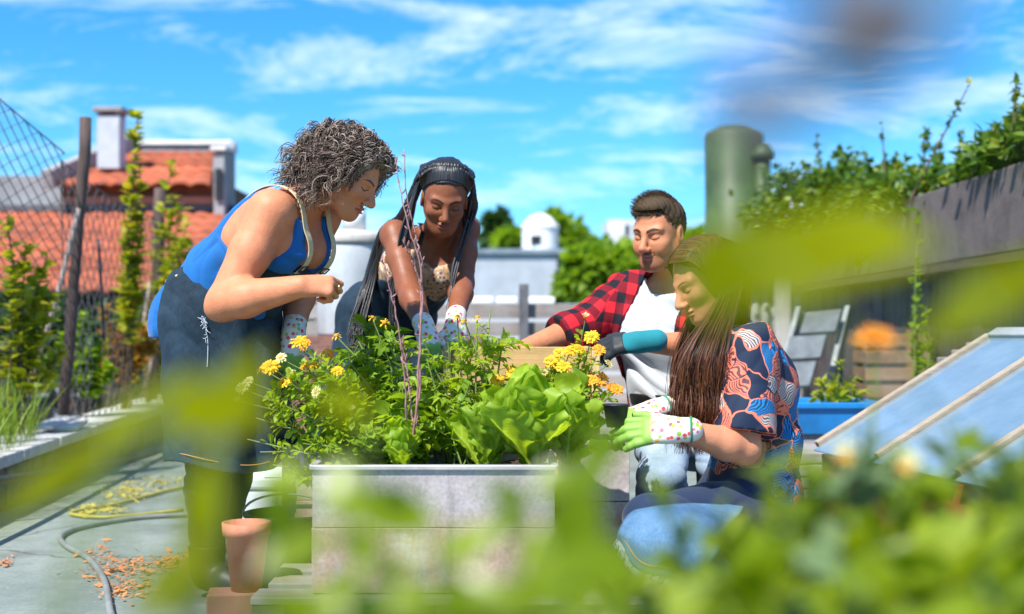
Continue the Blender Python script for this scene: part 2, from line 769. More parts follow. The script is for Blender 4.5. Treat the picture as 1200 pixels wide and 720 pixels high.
def metal_panel_mat():
    """Dull zinc sheet with pale oxide bloom and rust-pink stains."""
    m, nt, bs = _new('old_zinc_sheet')
    k = NT(nt)
    o = k.coord()
    n1 = k.noise(o, 5, 7, .7)
    n2 = k.noise(k.mapv(o, (1, 1, .35)), 9, 6, .7)
    n3 = k.noise(o, 90, 3, .6)
    c = k.ramp(n1, [(.28, (.27, .25, .25)), (.5, (.41, .375, .375)), (.75, (.54, .50, .50))])
    sp = k.n('SeparateXYZ')
    nt.links.new(o, sp.inputs[0])
    low = k.ramp(sp.outputs[2], [(.28, 1), (.36, .15)])
    c = k.mix(k.math('MULTIPLY', k.ramp(n2, [(.28, 0), (.52, 1)]), low), c, (.47, .30, .25))
    n5 = k.noise(k.mapv(o, (1.6, 1.6, .25)), 7, 6, .75)
    c = k.mix(k.ramp(n5, [(.55, 0), (.70, .55)]), c, (.14, .12, .11))
    n6 = k.noise(k.mapv(o, (1, 1, .8), (0, 0, 0), (3, 7, 1)), 4.5, 6, .7)
    c = k.mix(k.ramp(n6, [(.55, 0), (.68, .7)]), c, (.62, .60, .60))
    c = k.mix(.35, c, k.ramp(n3, [(.35, (.55, .55, .55)), (.6, (1.2, 1.2, 1.2))]), 'MULTIPLY')
    nt.links.new(c, bs.inputs['Base Color'])
    bs.inputs['Roughness'].default_value = .5
    bs.inputs['Metallic'].default_value = .12
    nt.links.new(k.bump(k.noise(o, 6, 3, .5), .5, .03), bs.inputs['Normal'])
    return m


def glass_pane_mat():
    m, nt, bs = _new('sky_tinted_glass')
    k = NT(nt)
    n1 = k.noise(k.coord(), 6, 6, .7)
    c = k.ramp(n1, [(.3, (.14, .24, .33)), (.7, (.24, .34, .42))])  # blue base colour stands in for the reflected sky
    nt.links.new(c, bs.inputs['Base Color'])
    bs.inputs['Roughness'].default_value = .16
    bs.inputs['Specular IOR Level'].default_value = 1.0
    bs.inputs['Coat Weight'].default_value = .8
    bs.inputs['Coat Roughness'].default_value = .05
    return m


TERRACOTTA = mat('terracotta_tile', (.40, .105, .050), .85, .28, 3, .2, 40, island=.2, dirt=(.22, .09, .06), dirt_amt=.5)
CLAY = mat('terracotta_pot_clay', (.62, .19, .115), .85, .22, 9, .3, 40, dirt=(.55, .36, .24), dirt_amt=.75)
GREY_WALL = wall_mat('grey_render', (.32, .32, .33), (.16, .16, .16))
PALE_WALL = wall_mat('pale_render', (.48, .50, .53), (.42, .44, .48), .5)
WHITE_WALL = wall_mat('white_render', (.80, .79, .76), (.5, .48, .45), .35)
BROWN_WALL = wall_mat('brown_render', (.20, .085, .055), (.07, .04, .035), .6)
DARK_WALL = wall_mat('dark_render', (.055, .048, .045), (.02, .02, .02), .6)
CONCRETE_DARK = wall_mat('weathered_concrete', (.150, .122, .112), (.060, .048, .044), .8, 1.6, .6, (1, 1, .8))
STONE = wall_mat('kerb_stone', (.20, .20, .16), (.06, .065, .045), .8, 3, .8, (1, 1, 1))
STONE_CAP = wall_mat('pale_stone_cap', (.62, .60, .55), (.36, .34, .30), .6, 4, .5, (1, 1, 1))
IRON = mat('painted_iron', (.22, .26, .30), .5, .2, 20)
WIRE = mat('galvanised_wire', (.10, .095, .095), .6, .2, 30)
POST_WOOD = wood_mat('weathered_post', (.10, .07, .062), 2, .4)
GREY_BOARD = wood_mat('grey_boards_x', (.34, .29, .255), 0, .3, grey=(.33, .32, .32))
GREY_BOARD_Y = wood_mat('grey_boards_y', (.36, .32, .28), 1, .3, grey=(.34, .33, .32))
DARK_BOARD = wood_mat('dark_boards_z', (.085, .062, .058), 2, .4, grey=(.10, .09, .095))
PINE = wood_mat('pine_board', (.55, .36, .15), 0, .2)
PALLET_WOOD = wood_mat('pallet_boards', (.33, .22, .145), 1, .3, grey=(.33, .28, .23))
BAR_WOOD = wood_mat('pale_glazing_bar', (.50, .42, .33), 0, .3, grey=(.34, .25, .18))
RED_PAINT = mat('dark_red_paint', (.25, .022, .022), .55, .25, 8, dirt=(.10, .03, .02), dirt_amt=.6)
GLASS = glass_pane_mat()
ZINC = metal_panel_mat()
SOIL = mat('soil', (.045, .030, .020), .95, .4, 30, .8, 80)
BAMBOO = mat('bamboo', (.33, .25, .21), .6, .25, 14)
BLACK_RUBBER = mat('black_rubber', (.02, .022, .026), .5, .2, 20)

# ------------------------------------------------------------------ ground, deck
g = MB()
g.box((0, 200, -2.1), (900, 900, .2))
tag(g.build('ground', mat('ground_earth', (.13, .14, .08), .95, .4, .3, dirt=(.2, .17, .12))), kind='structure')
m = MB()
m.box((.25, 5.0, -1.02), (6.5, 15.0, 2.04))
m.v[0][:, 2] = np.where(m.v[0][:, 2] > -.5, 0.0, -2.0)
tag(m.build('deck', deck_mat()), kind='structure')

# low wall at the left edge of the terrace
KA, KB = V(-2.16, 3.6, 0), V(-2.80, 11.4, 0)
kd = nrm(KB - KA)
kn = V(-kd[1], kd[0], 0)
root = thing('low_wall', 'low mossy stone wall with pale cap stones under the wire fence', 'wall', KA)
m = MB()
n = 26
for i in range(n):
    a, b = KA + (KB - KA) * i / n, KA + (KB - KA) * (i + 1) / n
    j = rng.normal() * .006
    m.bar(a + kn * (.16 + j) + V(0, 0, .10), b + kn * (.16 + j) + V(0, 0, .10), .30, .205)
m.build('wall_body', STONE, root, bevel=.012)
m = MB()
for i in range(12):
    a, b = KA + (KB - KA) * (i + .02) / 12, KA + (KB - KA) * (i + .98) / 12
    m.bar(a + kn * (.165 + rng.normal() * .004) + V(0, 0, .236 + rng.normal() * .002), b + kn * .165 + V(0, 0, .236), .36, .06)
m.build('cap_stones', STONE_CAP, root, bevel=.010)


def on_wall(y, off=.15, z=.266):
    t = (y - KA[1]) / (KB[1] - KA[1])
    p = KA + (KB - KA) * t + kn * off
    return V(p[0], p[1], z)


# ------------------------------------------------------------------ wire fence
fr_ = thing('wire_fence', 'sagging chain link fence on rough timber posts along the left edge', 'fence', on_wall(7.7))
p1, p2 = on_wall(7.7, .2), on_wall(10.4, .2)
p0 = V(-3.35, 5.4, .1)
for q, top, r_ in ((p1, P(101, 138, 7.7), .034), (p2, P(188, 221, 10.4), .044)):
    m = MB()
    ln = np.linspace(0, 1, 10)
    path = np.array([q * (1 - t) + top * t + V(rng.normal() * .006, 0, 0) for t in ln])
    m.tube(path, r_ * (1 + .05 * np.sin(ln * 9)), 10)
    m.build('post', POST_WOOD, fr_, smooth=True)
m = MB()
m.tube(spline([p0, V(-3.35, 5.4, 3.0)], 6), .03, 8)
m.build('post', POST_WOOD, fr_, smooth=True)
m = MB()
m.tube(spline([P(30, 462, 7.3), P(62, 365, 7.45), P(92, 245, 7.6)], 10), .016, 8)
m.build('brace', BAMBOO, fr_, smooth=True)
m = MB()
m.tube(spline([P(115, 280, 7.9), P(119, 340, 7.9), P(122, 400, 7.8)], 10), .010, 6)
m.build('wire_tail', BLACK_RUBBER, fr_, smooth=True)


def chainlink(a0, a1, b0, b1, w, h, mb, r=.0021):
    """Diamond mesh between the bottom edge a0-a1 and the top edge b0-b1."""
    L = np.linalg.norm(a1 - a0)
    H = np.linalg.norm(b0 - a0)
    nx, nz = int(L / (w / 2)), int(H / (h / 2))

    def pt(i, k):
        u, v = i / nx, k / nz
        sag = -.05 * math.sin(u * math.pi) * v
        p = (a0 * (1 - u) + a1 * u) * (1 - v) + (b0 * (1 - u) + b1 * u) * v
        return p + V(.012 * math.sin(3 * u + 5 * v), .008 * math.sin(6 * u), sag)
    paths = []
    for i in range(0, nx + 1, 2):
        for sg in (1, -1):
            paths.append([pt(min(max(i + (k % 2) * sg, 0), nx), k) for k in range(nz + 1)])
    v_, f_ = tubes_arr(np.array(paths), r, 4)
    mb.add(v_, f_)
    mb.tube(np.array([pt(i, nz) for i in range(nx + 1)]), r * 1.2, 5)


m = MB()
chainlink(V(-3.35, 5.4, .12), p1 + V(0, 0, .0), V(-3.35, 5.4, 2.95), V(p1[0], p1[1], 1.90), .12, .15, m, .0038)
m.build('wire_mesh', WIRE, fr_, smooth=True)
m = MB()
chainlink(p1 + V(0, 0, 0), p2, V(p1[0], p1[1], 1.86), V(p2[0], p2[1], 1.75), .17, .17, m, .0034)
chainlink(p2, p2 + V(-.25, 2.6, 0), V(p2[0], p2[1], 1.75), V(p2[0] - .25, p2[1] + 2.6, 1.7), .17, .17, m, .0034)
m.build('wire_mesh', WIRE, fr_, smooth=True)
# leaning canes against the second post
for k_, (a_, b_) in enumerate(((P(150, 470, 9.6), P(176, 330, 9.9)), (P(172, 455, 10.0), P(190, 330, 10.2)), (P(196, 425, 9.2), P(206, 400, 9.4)))):
    m = MB()
    a_[2] = max(a_[2], .26)
    m.tube(spline([a_, (a_ + b_) / 2 + V(.01, 0, 0), b_], 8), .014, 8)
    tag(m.build('garden_cane', BAMBOO, smooth=True), ['thick bamboo cane leaning left of the second fence post',
        'thin bamboo cane leaning straight on the second fence post', 'short cane stub leaning behind the curly haired woman'][k_], 'cane', 'canes leaning on the fence')


# ------------------------------------------------------------------ tiled house
def tiled_roof(mb, a, b, c_, d_, tile=.21, row=.36, amp=.035):
    """Roof surface, eave a-b, ridge d_-c_; rows of barrel tiles, each row lapping the one below."""
    L = np.linalg.norm(b - a)
    S = np.linalg.norm(d_ - a)
    nrows = int(S / row)
    ncol = int(L / tile) * 6
    up = nrm(np.cross(b - a, d_ - a))
    if up[2] < 0:
        up = -up
    for r_ in range(nrows):
        t0, t1 = r_ / nrows, (r_ + 1.12) / nrows
        t1 = min(t1, 1)
        u = np.linspace(0, 1, ncol + 1)
        wob = rng.normal() * .004
        wave = amp * np.abs(np.sin(u * ncol / 6 * np.pi + .0)) ** .8
        rows_ = []
        for t, lift in ((t0, .030), (t0, .045), (t1, .0)):
            base = (a[None] * (1 - u[:, None]) + b[None] * u[:, None]) * (1 - t) + (d_[None] * (1 - u[:, None]) + c_[None] * u[:, None]) * t
            rows_.append(base + up * (wave + lift + wob)[:, None] - (up * .03 if lift == .030 else 0))
        mb.grid(np.array(rows_))


hs_ = thing('tiled_house', 'low house with two terracotta tiled roofs and a grey chimney beyond the wire fence', 'house', (-4.5, 14, -2))
m = MB()
tiled_roof(m, V(-7.6, 12.0, 1.17), V(-2.75, 12.0, 1.17), V(-2.95, 15.2, 2.22), V(-7.6, 15.2, 2.22))
m.build('roof', TERRACOTTA, hs_, smooth=True)
m = MB()
tiled_roof(m, V(-5.36, 14.85, 2.49), V(-3.50, 14.85, 2.49), V(-3.95, 17.0, 3.18), V(-5.15, 17.0, 3.18))
m.build('roof', TERRACOTTA, hs_, smooth=True)
m = MB()
m.box((-5.2, 13.9, -.37), (4.7, 3.2, 3.2))
m.build('wall', DARK_WALL, hs_)
m = MB()
m.box((-4.35, 16.1, 2.25), (1.95, 1.9, .62))
m.build('wall', BROWN_WALL, hs_)
m = MB()
m.box((-4.35, 15.12, 2.36), (1.85, .06, .09))
m.build('fascia', wall_mat('pinkish_band', (.42, .22, .16), (.2, .1, .08)), hs_)
m = MB()
m.bar(V(-7.6, 15.16, 2.27), V(-3.0, 15.16, 2.27), .16, .07)
m.build('flashing', mat('lead_flashing', (.09, .095, .11), .6, .2, 10), hs_)
# parapets around the upper roof
m = MB()
m.box((-4.45, 17.25, 3.0), (1.4, .22, .62))
m.bar(V(-3.46, 15.6, 2.98), V(-3.78, 17.3, 3.33), .12, .10)
m.bar(V(-5.34, 14.7, 2.56), V(-5.10, 17.1, 3.32), .14, .22)
m.build('parapet', GREY_WALL, hs_, bevel=.01)
m = MB()
m.add([(-3.46, 14.85, 2.1), (-3.46, 15.45, 2.1), (-3.46, 15.45, 2.96), (-3.46, 14.85, 2.90),
       (-3.34, 14.85, 2.1), (-3.34, 15.45, 2.1), (-3.34, 15.45, 2.96), (-3.34, 14.85, 2.90)],
      [(0, 1, 2, 3), (7, 6, 5, 4), (0, 3, 7, 4), (3, 2, 6, 7), (1, 5, 6, 2), (0, 4, 5, 1)])
m.build('gable', GREY_WALL, hs_)
m = MB()
m.bar(V(-3.40, 14.80, 2.935), V(-3.40, 15.50, 2.995), .18, .05)
m.bar(V(-5.15, 17.25, 3.335), V(-3.75, 17.25, 3.335), .30, .06)
m.build('coping', WHITE_WALL, hs_, bevel=.006)
m = MB()
m.box((-3.40, 14.83, 2.52), (.07, .05, .36))
m.build('window', mat('dark_opening', (.02, .02, .022), .4), hs_)
m = MB()
m.box((-7.0, 15.6, 2.33), (3.4, .35, .72))
m.build('parapet', GREY_WALL, hs_)
m = MB()
m.box((-4.88, 15.6, 3.10), (.27, .27, .64))
ch = m.build('chimney', wall_mat('chimney_render', (.50, .54, .60), (.30, .32, .36), .4), hs_, bevel=.008)
m = MB()
for sx in (-1, 1):
    for sy in (-1, 1):
        m.box((-4.88 + sx * .11, 15.6 + sy * .11, 3.445), (.05, .05, .055))
m.box((-4.88, 15.6, 3.50), (.36, .36, .06))
m.build('chimney_cap', GREY_WALL, ch, bevel=.008)
m = MB()
m.box((-5.35, 17.0, 3.26), (.26, .26, .4))
m.build('chimney', GREY_WALL, hs_, bevel=.008)
# barred window low on the house wall
wz = P(62, 462, 12.28)
m = MB()
m.box((wz[0] + .05, 12.292, wz[2]), (.70, .03, .66))
wo = m.build('window', mat('dark_opening', (.02, .02, .022), .4), hs_)
m = MB()
for t in (-.35, 0, .35):
    m.box((wz[0] + .05 + t, 12.262, wz[2]), (.045, .03, .70))
for t in (-.33, .0, .33):
    m.box((wz[0] + .05, 12.235, wz[2] + t), (.76, .022, .04))
m.build('grille', IRON, wo)

# ------------------------------------------------------------------ water tank on a brick plinth
tx = P(408, 300, 8.0)
m = MB()
m.box((tx[0] + .1, 8.15, .40), (1.5, .62, .80))
tag(m.build('brick_plinth', brick_mat('red_brick', (.26, .10, .07), (.17, .07, .05), (.20, .17, .15)), bevel=.006),
    'low red brick plinth carrying the pale water tank', 'plinth')
root = thing('water_tank', 'pale grey cylindrical water tank with a lid standing between the two women', 'tank', (tx[0], 8.15, .80))
m = MB()
m.lathe([(.001, .802), (.205, .802), (.215, .82), (.222, 1.20), (.225, 1.36), (.215, 1.38), (.001, 1.38)], (tx[0], 8.15, 0), 48)
m.build('drum', wall_mat('tank_cement', (.50, .53, .55), (.34, .35, .36), .6, 2, .3), root, smooth=True)
m = MB()
m.lathe([(.001, 1.383), (.235, 1.383), (.24, 1.395), (.24, 1.43), (.22, 1.45), (.10, 1.475), (.001, 1.48)], (tx[0], 8.15, 0), 48)
m.build('lid', wall_mat('tank_lid', (.50, .47, .43), (.28, .25, .22), .6, 4, .3), root, smooth=True)
m = MB()
m.lathe([(.001, 1.478), (.075, 1.478), (.075, 1.58), (.05, 1.62), (.001, 1.63)], (tx[0] + .02, 8.15, 0), 24)
m.build('vent_cap', WHITE_WALL, root, smooth=True)

# ------------------------------------------------------------------ slat fence at the far end
root = thing('slat_fence', 'weathered horizontal slat fence closing the far end of the terrace', 'fence', (0, 9.3, 0))
m = MB()
for i in range(8):
    z = .08 + i * .128
    for x0, x1 in ((-2.2, -.6), (-.59, .62), (.63, 1.7)):
        m.box(((x0 + x1) / 2, 9.3 + rng.normal() * .004, z + rng.normal() * .003), (x1 - x0, .022, .10))
m.build('slats', GREY_BOARD, root, bevel=.003)
for x_, h_ in ((.085, 1.17), (-1.3, 1.05), (1.2, 1.0)):
    m = MB()
    m.box((x_, 9.245, h_ / 2), (.07, .07, h_))
    m.build('post', mat('grey_post', (.13, .13, .14), .8, .3, 10), root, bevel=.005)

# white wall and buildings beyond
root = thing('white_wall', 'low white wall with three bright cap slabs beyond the slat fence', 'wall', (.1, 13, -2))
m = MB()
m.box((.1, 13.2, -.45), (3.2, .25, 3.1))
m.build('wall_body', PALE_WALL, root)
for x0, x1 in ((552, 578), (582, 606), (611, 650)):
    a_, b_ = P(x0, 354, 13.1)[0], P(x1, 354, 13.1)[0]
    m = MB()
    m.box(((a_ + b_) / 2, 13.2, 1.135), (b_ - a_, .36, .07))
    m.build('cap_slab', mat('white_paint', (.86, .86, .84), .6, .05), root, bevel=.01)

root = thing('pale_building', 'flat roofed pale rendered building beyond the slat fence', 'building', (-1, 30, -2))
m = MB()
m.box((-.55, 31.5, .15), (3.2, 3.0, 4.9))
m.build('wall', wall_mat('bluish_render', (.40, .44, .49), (.34, .37, .42), .5, .8), root)
m = MB()
m.box((1.35, 31.2, -.2), (.55, 2.6, 4.4))
m.build('wall', wall_mat('patchy_render', (.48, .46, .46), (.70, .70, .70), .7, 1.2), root)
m = MB()
m.box((-.35, 31.5, 2.655), (3.7, 3.2, .10))
m.build('roof_slab', mat('slate_blue_edge', (.22, .28, .34), .7, .2, 4), root)
m = MB()
m.box((-1.0, 29.985, 1.1), (.5, .04, .8))
m.build('window', mat('dark_opening', (.02, .02, .022), .4), root)

root = thing('roof_turret', 'small white round turret with a low conical cap above the pale building', 'turret', P(633, 300, 33) * V(1, 1, 0))
tc = P(633, 300, 33)
m = MB()
m.lathe([(.001, 2.7), (.47, 2.7), (.47, 3.42), (.001, 3.42)], (tc[0], 33, 0), 32)
m.build('drum', WHITE_WALL, root, smooth=False)
m = MB()
m.lathe([(.50, 3.42), (.50, 3.47), (.28, 3.72), (.10, 3.80), (.001, 3.81)], (tc[0], 33, 0), 32)
m.build('cap', WHITE_WALL, root, smooth=True)
m = MB()
m.box((tc[0] - .12, 32.54, 3.1), (.26, .06, .22))
m.build('opening', mat('dark_opening', (.02, .02, .022), .4), root)

root = thing('apartment_block', 'distant white apartment block rising over the trees beside the man', 'building', P(735, 300, 70) * V(1, 1, 0))
ac = P(737, 300, 70)
m = MB()
m.box((ac[0], 72, 2.3), (2.3, 4, 9))
m.box((ac[0] - .75, 70.9, 2.0), (.9, 4, 8.2))
m.build('wall', wall_mat('far_white', (.62, .63, .66), (.5, .5, .52), .4, .5), root)
m = MB()
for r_ in range(3):
    for q in range(3):
        m = MB()
        m.box((ac[0] - .1 + q * .5, 69.99, 6.2 - r_ * 1.2), (.26, .05, .6))
        m.build('window', mat('dark_opening', (.02, .02, .022), .4), root)
pass

# ------------------------------------------------------------------ building on the right
root = thing('plank_wall', 'long shed wall of dark vertical planks under a concrete parapet on the right', 'wall', (2.8, 6, 0))
m = MB()
y = 5.2
while y < 12.2:
    w_ = .155 + rng.uniform(-.01, .015)
    m.box((2.80 + rng.normal() * .004, y + w_ / 2, .63), (.03, w_ - .012, 1.24))
    y += w_
m.build('planks', DARK_BOARD, root, bevel=.003)
m = MB()
m.box((2.86, 8.7, .62), (.04, 7.2, 1.22))
m.build('backing', mat('black_backing', (.012, .011, .011), .9), root)
m = MB()
m.box((2.92, 8.6, 1.49), (.50, 7.4, .47))
m.build('parapet', CONCRETE_DARK, root, bevel=.012)
m = MB()
m.box((2.69, 8.6, 1.225), (.10, 7.35, .05))
m.build('beam', wood_mat('dark_beam', (.10, .07, .05), 1), root)
root = thing('white_pillar', 'slim off white pillar at the far corner of the plank wall', 'pillar', (2.45, 11.6, 0))
m = MB()
m.box((2.45, 11.6, .76), (.13, .13, 1.52))
m.build('shaft', wall_mat('worn_white', (.42, .40, .36), (.24, .22, .19)), root, bevel=.008)
m = MB()
m.box((2.45, 11.6, 1.55), (.18, .18, .06))
m.build('capital', wall_mat('worn_white', (.42, .40, .36), (.24, .22, .19)), root, bevel=.006)
root = thing('grey_shed', 'low grey shed with a corrugated front behind the long haired woman', 'shed', (2.2, 13, 0))
m = MB()
m.box((2.55, 13.9, -.3), (1.5, 1.6, 3.4))
m.build('wall', wall_mat('shed_render', (.42, .38, .33), (.25, .22, .18)), root)
m = MB()
for i in range(14):
    m.tube([V(1.85 + i * .105, 13.07, .55), V(1.85 + i * .105, 13.07, 1.35)], .05, 8)
m.build('corrugated_front', mat('grey_sheet', (.28, .29, .25), .6, .2, 5), root, smooth=True)
m = MB()
m.box((2.55, 13.8, 1.44), (1.7, 1.9, .08))
m.build('roof', GREY_WALL, root)

ck = P(855, 200, 14.5)
root = thing('roof_tank', 'tall green grey cylindrical tank with a side pipe on the shed roof', 'tank', (ck[0], 14.2, 1.5))
m = MB()
m.lathe([(.001, 1.482), (.36, 1.482), (.36, 1.62), (.32, 1.64), (.32, 2.98), (.30, 3.02), (.16, 3.09), (.001, 3.11)], (ck[0], 14.2, 0), 40)
m.build('drum', mat('green_grey_paint', (.055, .095, .030), .55, .25, 3, dirt=(.10, .10, .07)), root, smooth=True)
m = MB()
m.lathe([(.001, 1.482), (.085, 1.482), (.085, 2.72), (.001, 2.72)], (ck[0] + .26, 13.92, 0), 20)
m.lathe([(.001, 2.70), (.125, 2.70), (.125, 2.76), (.06, 2.86), (.001, 2.88)], (ck[0] + .26, 13.92, 0), 20)
m.build('side_pipe', mat('green_grey_paint', (.055, .095, .030), .55), root, smooth=True)

root = thing('white_terrace', 'white roof terrace with a posted balustrade beyond the green grey tank', 'building', (6, 30, -2))
m = MB()
m.box((6.3, 31, .95), (2.6, 3, 6.0))
m.build('wall', wall_mat('far_white2', (.66, .66, .66), (.5, .5, .5), .4), root)
m = MB()
m.box((6.3, 29.55, 4.30), (2.7, .1, .09))
for i in range(9):
    m.box((5.05 + i * .31, 29.55, 4.10), (.12, .07, .32))
m.build('balustrade', WHITE_WALL, root)

# ------------------------------------------------------------------ things standing against the plank wall
# grey folding steps
st = thing('step_stool', 'grey wooden steps with three broad treads leaning by the plank wall', 'steps', (2.1, 8.6, 0))
sa, sb = P(925, 455, 8.2), P(968, 366, 8.9)
for e in (-.17, .17):
    m = MB()
    m.bar(V(sa[0] + e, 8.25, .02), V(sb[0] + e, 8.95, .98), .035, .10)
    m.build('side_rail', mat('grey_green_paint', (.26, .29, .28), .7, .2, 10, dirt=(.14, .13, .12)), st, bevel=.004)
for k_ in range(3):
    q = P((931, 944, 962)[k_], (440, 408, 378)[k_], (8.2, 8.5, 8.8)[k_])
    ax = nrm(V(.35, .55, .75))
    m = MB()
    m.bar(q - ax * .10, q + ax * .10, .26, .03, nrm(V(-.5, -.6, .62)))
    m.build('tread', mat('pale_tread', (.12, .14, .15), .6, .25, 10, dirt=(.10, .10, .10)), st, bevel=.004)
for e in (-.15, .15):
    m = MB()
    m.bar(V(sb[0] + e + .02, 9.35, .0), V(sb[0] + e, 8.97, .97), .03, .05)
    m.build('back_leg', mat('dark_blue_paint', (.04, .07, .11), .6), st, bevel=.004)

# two pallets leaning on the plank wall
for k_, (cx, cy, hh, lab) in enumerate(((1043, 8.6, .72, 'brown slatted wooden crate stack standing by the climbing vine'),)):
    pr = thing('slatted_crate', lab, 'crate', (P(cx, 400, cy)[0], cy, 0))
    x0, x1 = P(1008, 400, cy)[0], P(1082, 400, cy)[0]
    m = MB()
    for i in range(7):
        m.box(((x0 + x1) / 2 + rng.normal() * .01, cy - .17, .10 + i * .112), (x1 - x0, .02, .082), None)
    m.build('front_slats', wood_mat('crate_slats', (.30, .17, .10), 0, .3, grey=(.32, .25, .2)), pr, bevel=.003)
    m = MB()
    for i in range(7):
        for x_ in (x0 + .01, x1 - .01):
            m.box((x_, cy + .02, .10 + i * .112), (.02, .34, .082))
    m.build('side_slats', wood_mat('crate_side', (.22, .13, .08), 1), pr, bevel=.003)
    m = MB()
    for x_ in (x0 + .04, x1 - .04):
        for y_ in (cy - .14, cy + .16):
            m.box((x_, y_, .42), (.04, .04, .84))
    m.build('corner_posts', wood_mat('crate_post', (.25, .15, .09), 2), pr)

# planks lying on the deck
pk = thing('plank_pile', 'pile of weathered grey planks lying beside the cold frame', 'planks', (1.25, 5.9, 0))
for i in range(18):
    lay, q = divmod(i, 3)
    m = MB()
    m.bar(V(.95 + q * .02, 5.55 + q * .17, .03 + lay * .052), V(1.75 + rng.normal() * .04, 5.62 + q * .17 + rng.normal() * .02, .03 + lay * .052), .15, .045)
    m.build('plank', GREY_BOARD, pk, bevel=.004)

# blue tub with a plant
bx = P(975, 480, 6.2)
tb = thing('blue_tub', 'long blue plastic trough with a young plant in it', 'trough', (bx[0], 6.25, 0))
m = MB()
w_, d_ = .40, .42
pr_ = [(.90, .35), (1.0, .47), (1.07, .47), (1.07, .50), (.97, .50), (.90, .40)]
ringp = []
for s_, z_ in pr_:
    ringp.append([(bx[0] + sx * w_ / 2 * s_, 6.25 + sy * d_ / 2 * s_, z_) for sx, sy in ((-1, -1), (1, -1), (1, 1), (-1, 1), (-1, -1))])
m.grid(np.array(ringp))
m.box((bx[0], 6.25, .43), (w_ * .93, d_ * .93, .02))
m.build('trough_body', mat('blue_plastic', (.012, .19, .50), .4, .15, 6), tb, bevel=.006)
m = MB()
for sx in (-1, 1):
    m.box((bx[0] + sx * .12, 6.25, .174), (.09, .34, .348))
m.build('support_block', GREY_WALL, tb)

# ------------------------------------------------------------------ cold frame with tilted glass
cf = thing('cold_frame', 'cold frame with sloping glass lights in pale wooden bars over a dark red box', 'cold frame', (1.6, 4.2, 0))
e0, e1 = V(1.17, 4.9, .40), V(1.66, 2.54, .40)
ed = nrm(e1 - e0)
bd = V(.979, .204, 0)
bd = nrm(bd - ed * np.dot(bd, ed))
slope = nrm(bd * .70 + V(0, 0, .40))
nrm_g = np.cross(ed, slope)
if nrm_g[2] < 0:
    nrm_g = -nrm_g
SL = .84
ts = [0, .47, .99, 1.52, 2.05, 2.41]
for i in range(len(ts)):
    m = MB()
    a_ = e0 + ed * ts[i]
    m.bar(a_ + nrm_g * .006, a_ + slope * SL + nrm_g * .006, .032, .026, nrm_g)
    m.build('glazing_bar', BAR_WOOD, cf, bevel=.004)
for i in range(len(ts) - 1):
    a_, b_ = e0 + ed * (ts[i] + .022), e0 + ed * (ts[i + 1] - .022)
    m = MB()
    m.grid(np.array([[a_ - slope * .03, b_ - slope * .03], [a_ + slope * SL, b_ + slope * SL]]))
    m.build('glass_pane', GLASS, cf, solid=.005)
m = MB()
m.bar(e0 + slope * SL + bd * .02 + nrm_g * .004, e1 + slope * SL + bd * .02 + nrm_g * .004, .06, .05, nrm_g)
m.build('top_rail', mat('grey_rail', (.30, .33, .35), .7, .2, 10), cf, bevel=.005)
m = MB()
m.bar(e0 + bd * .03 - V(0, 0, .21), e1 + bd * .03 - V(0, 0, .21), .03, .36)
m.bar(e0 + bd * .72 + V(0, 0, .02), e1 + bd * .72 + V(0, 0, .02), .03, .72)
m.bar(e0 + bd * .05 + ed * .015 - V(0, 0, .21), e0 + bd * .71 + ed * .015 - V(0, 0, .21), .03, .36)
m.bar(e1 + bd * .05 - ed * .015 - V(0, 0, .21), e1 + bd * .71 - ed * .015 - V(0, 0, .21), .03, .36)
m.build('box', RED_PAINT, cf, bevel=.004)
m = MB()
m.bar(e0 + bd * .38 - V(0, 0, .25), e1 + bd * .38 - V(0, 0, .25), .6, .06)
m.build('soil', SOIL, cf)
# folded tarpaulin and boards behind the cold frame
m = MB()
for i in range(3):
    m.box((2.30 + i * .05, 5.75, .70 + i * .035), (.62 - i * .05, .5, .032), .05 * i)
m.box((2.34, 5.75, .34), (.5, .4, .67))
tag(m.build('bench', GREY_BOARD, bevel=.004), 'grey workbench stacked with boards behind the cold frame', 'bench')

# ------------------------------------------------------------------ pallet and planters in the middle
pl = thing('pallet', 'low weathered timber pallet under the metal planters', 'pallet', (-.16, 4.0, 0))
for i in range(7):
    y_ = 3.46 + i * .19
    m = MB()
    m.box((-.16 + rng.normal() * .012, y_ + .06, .112), (1.10 + rng.uniform(-.03, .03), .125, .022))
    m.build('deck_board', GREY_BOARD, pl, bevel=.003)
for x_ in (-.66, -.16, .34):
    m = MB()
    m.box((x_, 4.06, .0505), (.09, 1.2, .099))
    m.build('bearer', wood_mat('bearer', (.14, .11, .09), 1), pl, bevel=.003)


